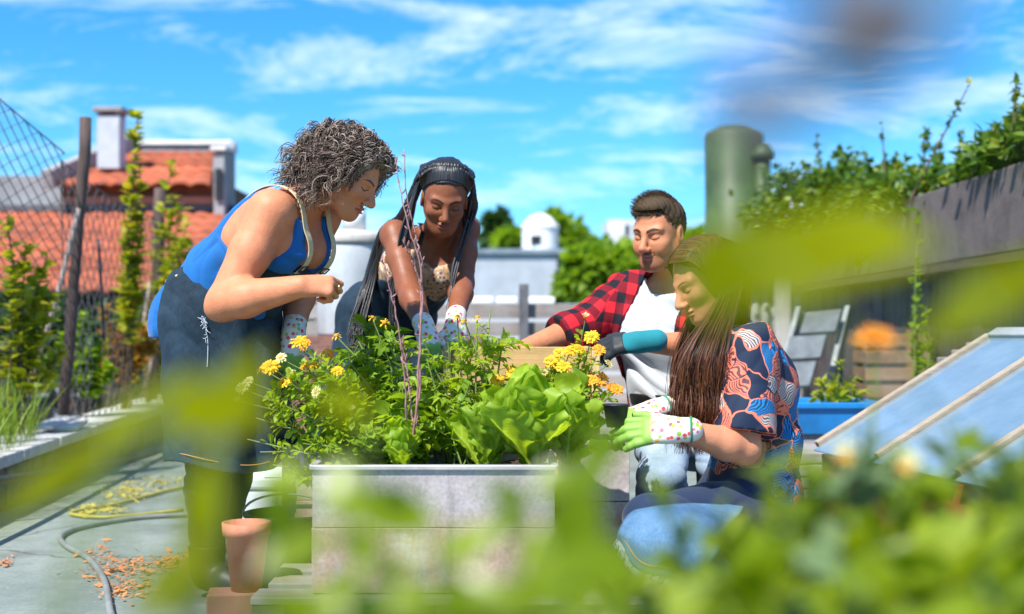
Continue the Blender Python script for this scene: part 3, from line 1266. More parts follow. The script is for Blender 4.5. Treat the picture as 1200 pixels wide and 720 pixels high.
def metal_planter(name, label, x0, x1, y0, y1, z0, z1, tilt=0):
    r_ = thing(name, label, 'planter', ((x0 + x1) / 2, (y0 + y1) / 2, z0), tilt, 'metal planters on the pallet')
    zc = z0 + (z1 - z0) * .52
    m = MB()
    t = .006
    for za, zb, o in ((z0, zc - .002, 0), (zc, z1, .003)):
        zm, h = (za + zb) / 2, zb - za
        m.box(((x0 + x1) / 2, y0 + o, zm), (x1 - x0, t, h))
        m.box(((x0 + x1) / 2, y1 - o, zm), (x1 - x0, t, h))
        m.box((x0 + o, (y0 + y1) / 2, zm), (t, y1 - y0 - .014, h))
        m.box((x1 - o, (y0 + y1) / 2, zm), (t, y1 - y0 - .014, h))
    m.build('panels', ZINC, r_, bevel=.0015)
    m = MB()
    m.bar(V(x0 - .006, y0, z1), V(x1 + .006, y0, z1), .022, .014)
    m.bar(V(x0 - .006, y1, z1), V(x1 + .006, y1, z1), .022, .014)
    m.bar(V(x0, y0 + .012, z1), V(x0, y1 - .012, z1), .022, .014)
    m.bar(V(x1, y0 + .012, z1), V(x1, y1 - .012, z1), .022, .014)
    m.build('rim', mat('zinc_rim', (.50, .48, .47), .45, .2, 10, metal=.4), r_, bevel=.003)
    m = MB()
    gx = np.linspace(x0 + .01, x1 - .01, 30)
    gy = np.linspace(y0 + .01, y1 - .01, 24)
    m.grid(np.array([[(a, b, z1 - .035 + .012 * math.sin(a * 40 + b * 13) * math.sin(b * 37)) for b in gy] for a in gx]))
    m.build('soil', SOIL, r_, smooth=True)
    return r_


metal_planter('metal_planter', 'large dented zinc planter with a pinkish stain standing at the front of the pallet', -.546, .117, 3.5, 3.98, .127, .47)
metal_planter('metal_planter', 'narrower grey zinc planter standing behind the left end of the large one', -.73, -.24, 4.06, 4.48, .127, .47)
metal_planter('metal_planter', 'small cream stained zinc planter at the right rear beside the seated woman', .15, .36, 3.92, 4.16, .127, .50)

wp = thing('wooden_planter', 'tall pine planter box of horizontal boards at the back of the bed', 'planter', (.04, 4.4, .12))
wx0, wx1, wy0, wy1 = -.20, .262, 4.22, 4.56
m = MB()
for i in range(5):
    z_ = .19 + i * .134
    m.box(((wx0 + wx1) / 2, wy0, z_), (wx1 - wx0, .022, .126))
    m.box(((wx0 + wx1) / 2, wy1, z_), (wx1 - wx0, .022, .126))
m.build('boards', PINE, wp, bevel=.003)
m = MB()
for i in range(5):
    z_ = .19 + i * .134
    m.box((wx0 + .011, (wy0 + wy1) / 2, z_), (.022, wy1 - wy0 - .026, .126))
    m.box((wx1 - .011, (wy0 + wy1) / 2, z_), (.022, wy1 - wy0 - .026, .126))
m.build('side_boards', wood_mat('pine_side', (.50, .33, .15), 1, .2), wp, bevel=.003)
m = MB()
for x_ in (wx0 - .013, wx1 + .013):
    for y_ in (wy0 - .008, wy1 + .008):
        m.box((x_, y_, .455), (.026, .05, .665))
m.build('corner_posts', wood_mat('pine_post', (.58, .42, .22), 2, .2), wp, bevel=.003)
m = MB()
m.box(((wx0 + wx1) / 2, (wy0 + wy1) / 2, .72), (wx1 - wx0 - .05, wy1 - wy0 - .03, .02))
m.build('soil', SOIL, wp)

# terracotta pot, black bucket, white foam box
pc = P(289, 690, 3.72)
m = MB()
m.box((pc[0], 3.72, .045), (.22, .11, .09), .15)
tag(m.build('clay_brick', brick_mat('loose_brick', (.30, .12, .08), (.24, .10, .07), (.28, .12, .08), 2), bevel=.006), 'loose clay brick on the deck under the small terracotta pot', 'brick')
tp = thing('terracotta_pot', 'small pinkish terracotta pot standing on a brick beside the leggings', 'pot', (pc[0], 3.72, .0905))
m = MB()
m.lathe([(.001, .0), (.044, .0), (.062, .158), (.069, .160), (.071, .196), (.064, .197), (.059, .16), (.001, .155)], (pc[0], 3.72, .0915), 36)
m.build('pot_body', CLAY, tp, smooth=True)
m = MB()
m.lathe([(.001, .270), (.04, .268), (.059, .262)], (pc[0], 3.72, 0), 30)
m.build('soil', SOIL, tp, smooth=True)
bk = thing('black_bucket', 'black rubber bucket standing behind the terracotta pot', 'bucket', (pc[0] + .02, 4.15, 0))
m = MB()
m.lathe([(.001, .002), (.11, .002), (.14, .25), (.148, .252), (.148, .262), (.134, .262), (.108, .02), (.001, .02)], (pc[0] + .06, 4.1, 0), 36)
m.build('bucket_body', BLACK_RUBBER, bk, smooth=True)
m = MB()
m.tube([V(pc[0] + .06 + .145 * math.cos(a), 4.1 - .02 - .05 * math.sin(a), .258 + .07 * math.sin(a)) for a in np.linspace(0, math.pi, 16)], .004, 6)
m.build('handle', STEEL if 'STEEL' in globals() else IRON, bk, smooth=True)
fb = P(305, 560, 5.0)
bx_ = thing('foam_box', 'white foam box with a lid lying on the deck behind the pot', 'box', (fb[0], 5.2, 0))
m = MB()
m.box((fb[0] + .05, 5.25, .105), (.56, .36, .21))
m.build('box_body', mat('white_foam', (.72, .74, .74), .8, .06, 10), bx_, bevel=.012)
m = MB()
m.box((fb[0] + .05, 5.25, .236), (.58, .38, .05))
m.build('lid', mat('white_foam', (.72, .74, .74), .8), bx_, bevel=.012)

# low stools under the two crouching people
for nm, lab, (x_, y_), h_ in (('stool', 'low wooden stool under the man', (.62, 4.66), .40), ('stool', 'low wooden stool under the long haired woman', (.75, 3.88), .22)):
    s_ = thing(nm, lab, 'stool', (x_, y_, 0), 0, 'low stools behind the planters')
    m = MB()
    m.lathe([(.001, h_ - .03), (.13, h_ - .03), (.135, h_ - .015), (.13, h_), (.001, h_)], (x_, y_, 0), 28)
    m.build('seat', wood_mat('stool_wood', (.35, .22, .12), 0), s_, smooth=False)
    for q in range(4):
        a = q * math.pi / 2 + .6
        m = MB()
        m.tube([V(x_ + .09 * math.cos(a), y_ + .09 * math.sin(a), h_ - .03), V(x_ + .12 * math.cos(a), y_ + .12 * math.sin(a), 0)], .014, 8)
        m.build('leg', wood_mat('stool_leg', (.30, .19, .10), 2), s_, smooth=True)

# hoses and pipe
m = MB()


def dk(px, py, z=.012):
    d = (CAM_Z - z) * 1500 / (py - 385)
    return V((px - 600) / 1500 * d, d, z)


m.tube(spline([dk(330, 598), dk(225, 603), dk(160, 607), dk(100, 617), dk(72, 628), dk(78, 640), dk(104, 655), dk(122, 680), dk(130, 720), dk(150, 780)], 70), .011, 10)
tag(m.build('garden_hose', mat('grey_hose', (.24, .25, .24), .45, .2, 12), smooth=True), 'grey garden hose curving over the deck towards the lower left', 'hose')
m = MB()
m.tube(spline([dk(330, 565), dk(225, 570), dk(140, 590), dk(95, 598), dk(85, 603), dk(130, 606), dk(215, 598)], 50), .008, 8)
tag(m.build('garden_hose', mat('yellow_hose', (.42, .36, .06), .45, .2, 12), smooth=True), 'thin yellow hose lying on the deck behind the boots', 'hose')
m = MB()
a_, b_ = V(-2.155, 5.3, .235), V(-2.235, 7.6, .17)
m.tube(spline([V(-2.10, 4.2, .26), V(-2.135, 5.3, .215), V(-2.19, 6.4, .14), V(-2.28, 7.9, .06), V(-2.40, 9.4, .03)], 30), .020, 10)
tag(m.build('black_pipe', BLACK_RUBBER, smooth=True), 'black irrigation pipe running along the low stone wall', 'pipe')
m = MB()
m.bar(on_wall(7.2, .08, .285), on_wall(7.55, .10, .30), .17, .03)
m.bar(on_wall(7.1, .16, .30), on_wall(7.6, .14, .32), .12, .025)
tag(m.build('broken_slab', STONE_CAP, bevel=.006), 'broken pale slab lying on the wall at the fence post', 'slab')


# fallen petals
def litter(name, spots, mat_, size):
    vs, fs, n_ = [], [], 0
    for px, py, sx, sy, cnt in spots:
        for _ in range(cnt):
            q = dk(px + rng.normal() * sx, py + rng.normal() * sy, .004)
            a = rng.uniform(0, 6.28)
            s_ = size * min(2.2, max(.3, rng.lognormal(-.25, .5)))
            e1 = V(math.cos(a), math.sin(a), rng.normal() * .25) * s_
            e2 = V(-math.sin(a), math.cos(a), rng.normal() * .25) * s_ * .55
            q = q + V(0, 0, abs(rng.normal()) * .003 + .002)
            vs += [q - e1, q - e2, q + e1 + V(0, 0, .003), q + e2]
            fs.append((n_, n_ + 1, n_ + 2, n_ + 3))
            n_ += 4
    return put(name, npmesh(name, np.array(vs), np.array(fs)), mat_)


o_ = litter('fallen_petals', [(140, 668, 26, 8, 200), (200, 662, 30, 5, 260), (115, 650, 10, 8, 60), (150, 690, 18, 8, 160), (5, 660, 6, 3, 30), (230, 660, 20, 6, 200)],
            leaf_mat('orange_petal', (.50, .17, .06), (.70, .30, .12), .1, .8), .011)
tag(o_, 'scatter of fallen orange petals on the deck', 'petals', kind='stuff')
o_ = litter('fallen_leaves', [(150, 578, 18, 5, 240), (125, 596, 16, 4, 160), (185, 566, 20, 3, 120), (100, 600, 10, 3, 80)],
            leaf_mat('yellow_litter', (.45, .36, .05), (.62, .52, .10), .1, .8), .013)
tag(o_, 'scatter of yellow leaf litter along the hose', 'leaves', kind='stuff')
# ================================================================== people
def skin_mat(name, rough=.52):
    m, nt, bs = _new(name)
    k = NT(nt)
    col = k.attr('Col')
    n1 = k.noise(k.coord(), 22, 5, .6)
    n2 = k.noise(k.coord(), 160, 3, .6)
    col = k.mix(.55, col, k.ramp(n1, [(.25, (.72, .60, .54)), (.75, (1.2, 1.16, 1.12))]), 'MULTIPLY')
    nt.links.new(col, bs.inputs['Base Color'])
    nt.links.new(k.bump(k.math('ADD', n2, k.math('MULTIPLY', n1, 1.5)), .22, .004), bs.inputs['Normal'])
    bs.inputs['Roughness'].default_value = rough
    bs.inputs['Specular IOR Level'].default_value = .30
    bs.inputs['Subsurface Weight'].default_value = .12
    bs.inputs['Subsurface Radius'].default_value = (1, .35, .2)
    bs.inputs['Subsurface Scale'].default_value = .012
    return m


def torso(S, pel, waist, chest, neck, lp, lc, fwd, w=1.0, bust=0.0, belly=0.0):
    """lp / lc: unit vectors towards the person's RIGHT at pelvis and chest; fwd: chest forward."""
    up = nrm(neck - chest)
    S.cone(pel - lp * .075 * w, pel + lp * .075 * w, .118 * w, .118 * w, .05)
    S.cone(pel - lp * .03, waist - lp * .03, .125 * w, .105 * w, .06)
    S.cone(pel + lp * .03, waist + lp * .03, .125 * w, .105 * w, .06)
    S.cone(waist - lc * .045 * w, chest - lc * .06 * w, .098 * w, .104 * w, .06)
    S.cone(waist + lc * .045 * w, chest + lc * .06 * w, .098 * w, .104 * w, .06)
    ub = neck - up * .085
    S.cone(chest - lc * .055 * w, ub - lc * .075 * w, .104 * w, .078 * w, .06)
    S.cone(chest + lc * .055 * w, ub + lc * .075 * w, .104 * w, .078 * w, .06)
    if bust:
        for s_ in (-1, 1):
            S.ell(chest + lc * s_ * .068 * w + fwd * (.075 * w + .01) + up * .03, (.062 * bust,) * 3, None, .035)
    if belly:
        S.ell(waist + fwd * .06, (.13 * belly, .13 * belly, .13 * belly), None, .06)


def shoulders(S, neck, sh, chest, r=.055):
    for p in sh:
        S.cone(neck - nrm(neck - chest) * .05, p, .052, r, .045)


def arm(S, sh, el, wr, r=(.056, .044, .030), out=None):
    m1 = sh + (el - sh) * .45
    S.cone(sh, m1, r[0], r[0] * .93, .03)
    S.cone(m1, el, r[0] * .93, r[1], .02)
    m2 = el + (wr - el) * .28
    S.cone(el, m2, r[1], r[1] * 1.06, .02)
    S.cone(m2, wr, r[1] * 1.06, r[2], .02)


def leg(S, hip, kn, an, toe, r=(.088, .062, .045)):
    m1 = hip + (kn - hip) * .5
    S.cone(hip, m1, r[0], (r[0] + r[1]) * .5, .04)
    S.cone(m1, kn, (r[0] + r[1]) * .5, r[1], .03)
    m2 = kn + (an - kn) * .32
    S.cone(kn, m2, r[1], r[1] * 1.02, .03)
    S.cone(m2, an, r[1] * 1.02, r[2], .03)
    heel = an - V(0, 0, .03)
    S.cone(heel, heel + (toe - heel) * .6, .04, .038, .025)
    S.cone(heel + (toe - heel) * .6, toe, .038, .028, .02)


def neckhead(S, c, Fm, neckb, scale=1.0, jaw=1.0, nose=1.0, chin=1.0, beardy=0.0, nr=.052, smile=0.0):
    """Head with its parts; c centre (eye height), Fm columns right/forward/up."""
    def T(x, y, z):
        return c + Fm @ (np.array((x, y, z)) * scale)
    q = scale
    S.ell(T(0, -.018, .030), np.array((.077, .098, .088)) * q, Fm, .02)
    S.ell(T(0, .022, -.030), np.array((.063, .070, .082)) * q, Fm, .03)
    S.cone(T(-.022, .052, -.082), T(.022, .052, -.082), .024 * q * jaw, .024 * q * jaw, .03)
    S.ell(T(0, .072, -.100), np.array((.020, .017, .015)) * q * chin, Fm, .025)
    for s_ in (-1, 1):
        S.cone(T(s_ * .050 * jaw, -.004, -.050), T(s_ * .018, .060, -.098), .020 * q, .016 * q, .03)
        S.ell(T(s_ * .042, .058, -.028), np.array((.024, .022, .020)) * q, Fm, .025)
        S.cone(T(s_ * .046, .066, .022), T(s_ * .012, .080, .017), .009 * q, .010 * q, .018)
        S.ell(T(s_ * .032, .098, -.002), np.array((.019, .018, .0125)) * q, Fm, .012, sub=True)
        S.ell(T(s_ * .032, .0705, -.003), np.array((.0150, .0130, .0120)) * q, Fm, .005)
        S.ell(T(s_ * .0125 * nose, .101, -.040), np.array((.0085, .010, .0080)) * q, Fm, .006)
        ey = Fm @ np.array([[.95, s_ * .25, 0], [-s_ * .25, .95, -.2], [0, .2, .97]])
        S.ell(T(s_ * .078, -.012, -.010), np.array((.009, .019, .031)) * q, ey, .01)
        S.ell(T(s_ * .088, -.006, -.008), np.array((.006, .010, .017)) * q, ey, .006, sub=True)
    S.cone(T(0, .082, .012), T(0, .113 * (1 + .02 * (nose - 1)), -.034), .0085 * q, .0125 * q * nose, .012)
    S.ell(T(0, .0905, -.0625), np.array((.022, .0105, .0058)) * q, Fm, .005)
    S.ell(T(0, .0890, -.0745), np.array((.019, .0105, .0070)) * q, Fm, .005)
    S.ell(T(0, .1045, -.0688), np.array((.020, .008, .0016)) * q, Fm, .004, sub=True)
    for s_ in (-1, 1):
        S.cone(T(s_ * .012, .099, -.0688), T(s_ * .0285, .084, -.0685 + smile), .0024 * q, .0022 * q, .003, None, True)
        if smile:
            S.ell(T(s_ * .040, .066, -.044), np.array((.016, .014, .015)) * q, Fm, .02)
    hb = T(0, -.028, -.060)
    S.cone(neckb, hb, nr + .006, nr, .035)


def face_cols(v, c, Fm, base, scale=1.0, smile=0.0, *, lip=(.5, .2, .17), brow=(.03, .02, .015), beard=None, bw=1.0, warm=None):
    L = ((v - c) @ Fm) / scale
    x, y, z = np.abs(L[:, 0]), L[:, 1], L[:, 2]
    col = np.tile(np.array(base, float), (len(v), 1))

    def blend(mask, cc):
        m = np.clip(mask, 0, 1)[:, None]
        col[:] = col * (1 - m) + np.array(cc) * m
    front = (y > .035)
    if warm is not None:
        blend(np.clip(1 - (((x - .045) / .022) ** 2 + ((z + .032) / .02) ** 2), 0, 1) * front * .5, warm)
        blend(np.clip(1 - ((x / .018) ** 2 + ((z + .035) / .016) ** 2), 0, 1) * (y > .09) * .45, warm)
    if beard is not None:
        b = np.clip((-.050 - z) / .012, 0, 1) * np.clip((.075 - np.abs(z + .085)) / .01, 0, 1) * (y > -.01)
        gp = np.clip(1.2 - (x / .036) ** 2, 0, 1)
        blend(b * front * (.20 * gp + .28), beard)
        mo = np.clip((.0060 - np.abs(z + .0525)) / .003, 0, 1) * (x < .032) * (y > .07)
        blend(mo * .5, beard)
    zl = -.0688 + .0015 * np.cos(x / .024 * 3.14) + smile * np.clip(x / .028, 0, 1) ** 1.6
    ml = np.clip((1.05 - (x / .0245) ** 2 - ((z - zl) / .0125) ** 2) * 3, 0, 1) * (y > .076)
    blend(ml * .85, lip)
    blend(np.clip((.0018 - np.abs(z - zl + .000)) / .001, 0, 1) * (x < .022) * (y > .076) * .7, np.array(lip) * .3)
    bz = .0190 + .006 * (1 - ((x - .036) / .022) ** 2)
    bt = .0046 * bw * (1 - np.clip((x - .034) / .03, 0, .6))
    blend(np.clip((bt - np.abs(z - bz)) / .0018, 0, 1) * (x > .011) * (x < .055) * (y > .04) * .95, brow)
    ez = -.0085 + .0062 * ((x - .032) / .0165) ** 2
    blend(np.clip((.0022 - np.abs(z - ez)) / .0012, 0, 1) * (np.abs(x - .032) < .0170) * (y > .06), (.012, .008, .007))
    blend(np.clip((.0012 - np.abs(z - (.008 - .004 * ((x - .032) / .016) ** 2))) / .001, 0, 1) * (np.abs(x - .032) < .016) * (y > .06) * .5, np.array(base) * .3)  # shade of the eyelid crease painted into the skin colour
    blend(np.clip(1.4 - (((x - .0115) / .0055) ** 2 + ((z + .0475) / .0032) ** 2), 0, 1) * (y > .085) * .8, np.array(base) * .15)  # nostril darkness put into the skin colour as shade
    return col


def hand(S, wrist, d, back, thumb_side, curl=(35, 35, 25), spread=3.0, thumb=(.6, .55, -.35), q=1.0, curls=None, fat=1.0):
    """Palm, four fingers of unequal length, thumb. d: finger direction, back: out of the back of the hand,
    thumb_side: +1 when the thumb lies towards cross(d, back)."""
    d = nrm(d)
    back = nrm(back - d * np.dot(back, d))
    lat = np.cross(d, back) * thumb_side
    S.cone(wrist - d * .015 * q, wrist + d * .03 * q, .027 * q * fat, .031 * q * fat, .012, (back, .62))
    for o in (-.022, -.007, .008, .022):
        S.cone(wrist + d * .02 * q + lat * o * .7 * q, wrist + d * .082 * q + lat * o * q, .016 * q * fat, .0125 * q * fat, .012)
    S.cone(wrist + d * .022 * q + lat * .018 * q - back * .008 * q, wrist + d * .052 * q + lat * .030 * q - back * .010 * q, .017 * q, .014 * q, .012)
    lens = [(.043, .026, .021), (.047, .031, .022), (.044, .028, .021), (.034, .021, .019)]
    for i in range(4):
        o = (.0265 - .0178 * i) * q
        b = wrist + d * (.086 - (.0, -.004, .001, .010)[i]) * q + lat * o
        a = 0.0
        sp = R((1.5 - i) * spread)
        dd = d * math.cos(sp) + lat * math.sin(sp)
        cs = curls[i] if curls else curl
        rr = (.0090, .0083, .0075, .0064)
        for j in range(3):
            a += R(cs[j])
            dr = dd * math.cos(a) - back * math.sin(a)
            e = b + dr * lens[i][j] * q
            S.cone(b, e, rr[j] * q * fat, rr[j + 1] * q * fat, .004)
            b = e
    b = wrist + d * .030 * q + lat * .026 * q - back * .008 * q
    t = nrm(d * thumb[0] + lat * thumb[1] + back * thumb[2])
    for j, (l, r0, r1) in enumerate(((.036, .0125, .0105), (.030, .0103, .0092), (.026, .0090, .0070))):
        S.cone(b, b + t * l * q, r0 * q * fat, r1 * q * fat, .006)
        b = b + t * l * q
        t = nrm(t * .86 + d * .42 - back * .14)
    return lat


def folds(x, dirs, amp, freq, warp=.03, seed=0):
    """Soft cloth creases running across the given directions."""
    out = np.zeros(x.shape[:-1])
    r = np.random.default_rng(seed)
    wv = np.zeros_like(out)
    for _ in range(3):
        q = r.normal(size=3) * 11
        wv = wv + np.sin(x @ q + r.uniform(0, 6))
    for dvec, a in dirs:
        ph = (x @ np.asarray(dvec, float)) * freq + wv * warp * freq + r.uniform(0, 6)
        s_ = np.sin(ph)
        out = out + a * (1 - np.abs(s_) ** .8 * 1.6)
    env = .5 + .5 * np.sin(x @ (r.normal(size=3) * 7) + r.uniform(0, 6))
    return out * amp * (.35 + .65 * env)


def cloth(S, name, material, parent, off, post, vox=.0042, cols=None, margin=.03, coords=None):
    v, f = S.mesh(vox, off, post, margin=margin)
    me = npmesh(name, v, f)
    if cols is not None:
        set_col(me, cols(v))
    if coords is not None:
        set_col(me, coords(v), 'uvw')
    return put(name, me, material, parent)


def body_mesh(S, c, Fm, neckb, colfn, parent, mat_, vox=.0042, voxh=.0024):
    hb = c - Fm[:, 1] * .02 - Fm[:, 2] * .06
    nd = nrm(hb - neckb)
    pl = neckb * .35 + hb * .65

    def H(x):
        return np.maximum(-((x - pl) @ nd), np.sqrt(((x - c) ** 2).sum(-1)) - .165)
    v1, f1 = S.mesh(vox, 0, lambda d, x: np.maximum(d, -H(x) - .006))
    v2, f2 = S.mesh(voxh, 0, lambda d, x: np.maximum(d, H(x) - .006), lo=c - .185, hi=c + .185)
    v, f = np.concatenate([v1, v2]), np.concatenate([f1, f2 + len(v1)])
    me = npmesh('body', v, f)
    set_col(me, colfn(v))
    return put('body', me, mat_, parent)


def seg(x, a, b):
    t = np.clip(((x - a) @ (b - a)) / ((b - a) @ (b - a)), 0, 1.15)
    w = x - a - t[..., None] * (b - a)
    return np.sqrt((w * w).sum(-1))


# ---- cloth materials
def denim_mat(name, dark, light, coord='Object', scale=30):
    m, nt, bs = _new(name)
    k = NT(nt)
    o = k.coord()
    n1 = k.noise(o, 7, 6, .65)
    n2 = k.noise(k.mapv(o, (320, 320, 60)), 1.0, 2, .5)
    col = k.ramp(n1, [(.3, dark), (.72, light)])
    col = k.mix(.45, col, k.ramp(n2, [(.3, (.55, .6, .7)), (.7, (1.4, 1.35, 1.25))]), 'MULTIPLY')
    nt.links.new(col, bs.inputs['Base Color'])
    bs.inputs['Roughness'].default_value = .85
    bs.inputs['Specular IOR Level'].default_value = .2
    nt.links.new(k.bump(n2, .25, .002), bs.inputs['Normal'])
    return m


def cloth_mat(name, col, rough=.8, var=.12, weave=True, spec=.25):
    m, nt, bs = _new(name)
    k = NT(nt)
    o = k.coord()
    n1 = k.noise(o, 9, 5, .6)
    c = np.array(col)
    cc = k.ramp(n1, [(.3, tuple(c * (1 - var))), (.7, tuple(np.minimum(c * (1 + var), 1)))])
    nt.links.new(cc, bs.inputs['Base Color'])
    bs.inputs['Roughness'].default_value = rough
    bs.inputs['Specular IOR Level'].default_value = spec
    n2 = k.noise(o, 420, 2, .5)
    n3 = k.noise(o, 24, 4, .6)
    nt.links.new(k.bump(k.math('ADD', k.math('MULTIPLY', n2, .25), n3), .25, .006), bs.inputs['Normal'])
    bs.inputs['Sheen Weight'].default_value = .15
    return m


def plaid_mat():
    m, nt, bs = _new('red_black_plaid')
    k = NT(nt)
    sep = k.n('SeparateXYZ')
    nt.links.new(k.attr('uvw', 'Vector'), sep.inputs[0])

    def stripe(o):
        return k.ramp(k.math('FRACT', k.math('MULTIPLY', o, 1 / .074)), [(0, 0), (.48, 0), (.52, 1), (.97, 1), (1, 0)])
    a, b = stripe(sep.outputs[0]), stripe(sep.outputs[1])
    red, mid, blk = (.62, .018, .03), (.17, .008, .016), (.012, .012, .018)
    c1 = k.mix(a, red, mid)
    c2 = k.mix(a, mid, blk)
    col = k.mix(b, c1, c2)
    n1 = k.noise(k.coord(), 12, 4)
    col = k.mix(.3, col, k.ramp(n1, [(.3, (.7, .7, .7)), (.7, (1.2, 1.2, 1.2))]), 'MULTIPLY')
    nt.links.new(col, bs.inputs['Base Color'])
    bs.inputs['Roughness'].default_value = .85
    bs.inputs['Specular IOR Level'].default_value = .2
    return m


def tropical_mat():
    """Navy blouse printed with coral leaf fans, pale hatching and bright blue fronds."""
    m, nt, bs = _new('tropical_print')
    k = NT(nt)
    o = k.coord()
    wob = k.n('TexNoise')
    wob.inputs['Scale'].default_value = 9
    nt.links.new(o, wob.inputs['Vector'])
    vm = k.n('VectorMath', operation='MULTIPLY_ADD')
    nt.links.new(wob.outputs[1], vm.inputs[0])
    vm.inputs[1].default_value = (.13, .13, .13)
    nt.links.new(o, vm.inputs[2])
    vo = k.n('TexVoronoi', feature='F1')
    vo.inputs['Scale'].default_value = 15
    nt.links.new(vm.outputs[0], vo.inputs['Vector'])
    ved = k.n('TexVoronoi', feature='DISTANCE_TO_EDGE')
    ved.inputs['Scale'].default_value = 15
    nt.links.new(vm.outputs[0], ved.inputs['Vector'])
    sep = k.n('SeparateColor')
    nt.links.new(vo.outputs['Color'], sep.inputs[0])
    wv = k.n('TexWave', wave_type='RINGS', rings_direction='SPHERICAL')
    wv.inputs['Scale'].default_value = 46
    wv.inputs['Distortion'].default_value = 1.2
    sub = k.n('VectorMath', operation='SUBTRACT')
    nt.links.new(vm.outputs[0], sub.inputs[0])
    sc_ = k.n('VectorMath', operation='SCALE')
    nt.links.new(vo.outputs['Position'], sc_.inputs[0])
    sc_.inputs['Scale'].default_value = 1.0
    nt.links.new(sc_.outputs[0], sub.inputs[1])
    off_ = k.n('VectorMath', operation='MULTIPLY_ADD')
    nt.links.new(vo.outputs['Color'], off_.inputs[0])
    off_.inputs[1].default_value = (.26, .26, .26)
    off_.inputs[2].default_value = (-.13, -.13, -.13)
    ad_ = k.n('VectorMath', operation='ADD')
    nt.links.new(sub.outputs[0], ad_.inputs[0])
    nt.links.new(off_.outputs[0], ad_.inputs[1])
    nt.links.new(ad_.outputs[0], wv.inputs['Vector'])
    hatch = k.ramp(wv.outputs[1] if len(wv.outputs) > 1 else wv.outputs[0], [(.42, 0), (.5, 1)])
    navy, coral, blue, pale = (.012, .022, .05), (.80, .20, .11), (.02, .22, .52), (.62, .50, .44)
    cell = k.ramp(sep.outputs[0], [(0, navy), (.34, coral), (.60, blue), (.82, pale)], True)
    col = k.mix(k.math('MULTIPLY', hatch, .85), cell, navy)
    petal = k.ramp(ved.outputs['Distance'], [(.030, 1), (.045, 0)])
    edgecol = k.mix(k.ramp(sep.outputs[1], [(.45, 0), (.5, 1)]), navy, coral)
    col = k.mix(petal, col, edgecol)
    nt.links.new(col, bs.inputs['Base Color'])
    bs.inputs['Roughness'].default_value = .75
    bs.inputs['Specular IOR Level'].default_value = .25
    return m


def floral_mat():
    m, nt, bs = _new('ditsy_floral')
    k = NT(nt)
    o = k.coord()
    vo = k.n('TexVoronoi', feature='F1')
    vo.inputs['Scale'].default_value = 85
    vo.inputs['Randomness'].default_value = 1
    nt.links.new(o, vo.inputs['Vector'])
    sep = k.n('SeparateColor')
    nt.links.new(vo.outputs['Color'], sep.inputs[0])
    dots = k.ramp(vo.outputs['Distance'], [(.40, 1), (.52, 0)])
    cc = k.ramp(sep.outputs[0], [(0, (.55, .22, .08)), (.3, (.72, .42, .16)), (.55, (.22, .08, .05)), (.75, (.06, .07, .16)), (.88, (.75, .62, .5))], True)
    col = k.mix(dots, (.50, .33, .20), cc)
    nt.links.new(col, bs.inputs['Base Color'])
    bs.inputs['Roughness'].default_value = .75
    return m


def glove_mat(name, back, finger, dots=True):
    """'uvw'.x = distance along the hand from the wrist: palm printed, fingers dipped in rubber."""
    m, nt, bs = _new(name)
    k = NT(nt)
    sep = k.n('SeparateXYZ')
    nt.links.new(k.attr('uvw', 'Vector'), sep.inputs[0])
    n1 = k.noise(k.coord(), 60, 2)
    fing = k.ramp(k.math('ADD', sep.outputs[0], k.math('MULTIPLY', n1, .03)), [(.090, 0), (.094, 1)])
    palm = k.ramp(sep.outputs[1], [(-.0, 0), (.006, 1)])
    col = back
    if dots:
        vo = k.n('TexVoronoi', feature='F1')
        vo.inputs['Scale'].default_value = 58
        nt.links.new(k.coord(), vo.inputs['Vector'])
        s2 = k.n('SeparateColor')
        nt.links.new(vo.outputs['Color'], s2.inputs[0])
        dd = k.ramp(vo.outputs['Distance'], [(.34, 1), (.42, 0)])
        cc = k.ramp(s2.outputs[0], [(0, (.75, .06, .10)), (.35, (.30, .50, .04)), (.65, (.80, .10, .16)), (.8, (.85, .55, .05))], True)
        col = k.mix(dd, back, cc)
    col = k.mix(k.math('MAXIMUM', fing, palm), col, finger)
    nt.links.new(col, bs.inputs['Base Color'])
    bs.inputs['Roughness'].default_value = .6
    return m


def hand_coords(wrist, d, back):
    d = nrm(d)
    b = nrm(back - d * np.dot(back, d))

    def fn(v):
        q = v - wrist
        return np.stack([q @ d, -(q @ b) - .012, np.zeros(len(v))], 1)
    return fn


def cuffed(H, wr, el, r):
    g = Sculpt()
    a = nrm(el - wr)
    g.p = H.p + [('c', wr, wr + a * .035, r - .002, r, .012, None, False)]
    return g


def strands(name, roots, dirs, n, fn, radii, sides, material, parent):
    paths = fn(roots, dirs, n)
    v, f = tubes_arr(paths, radii, sides)
    return put(name, npmesh(name, v, f), material, parent)


def hair_mat(name, c1, c2, c3=None, rough=.4, spec=.5):
    m, nt, bs = _new(name)
    k = NT(nt)
    rnd = k.n('NewGeometry').outputs['Random Per Island']
    st = [(0, c1), (.6, c2)] + ([(1, c3)] if c3 else [])
    col = k.ramp(rnd, st)
    nt.links.new(col, bs.inputs['Base Color'])
    bs.inputs['Roughness'].default_value = rough
    bs.inputs['Specular IOR Level'].default_value = spec
    return m


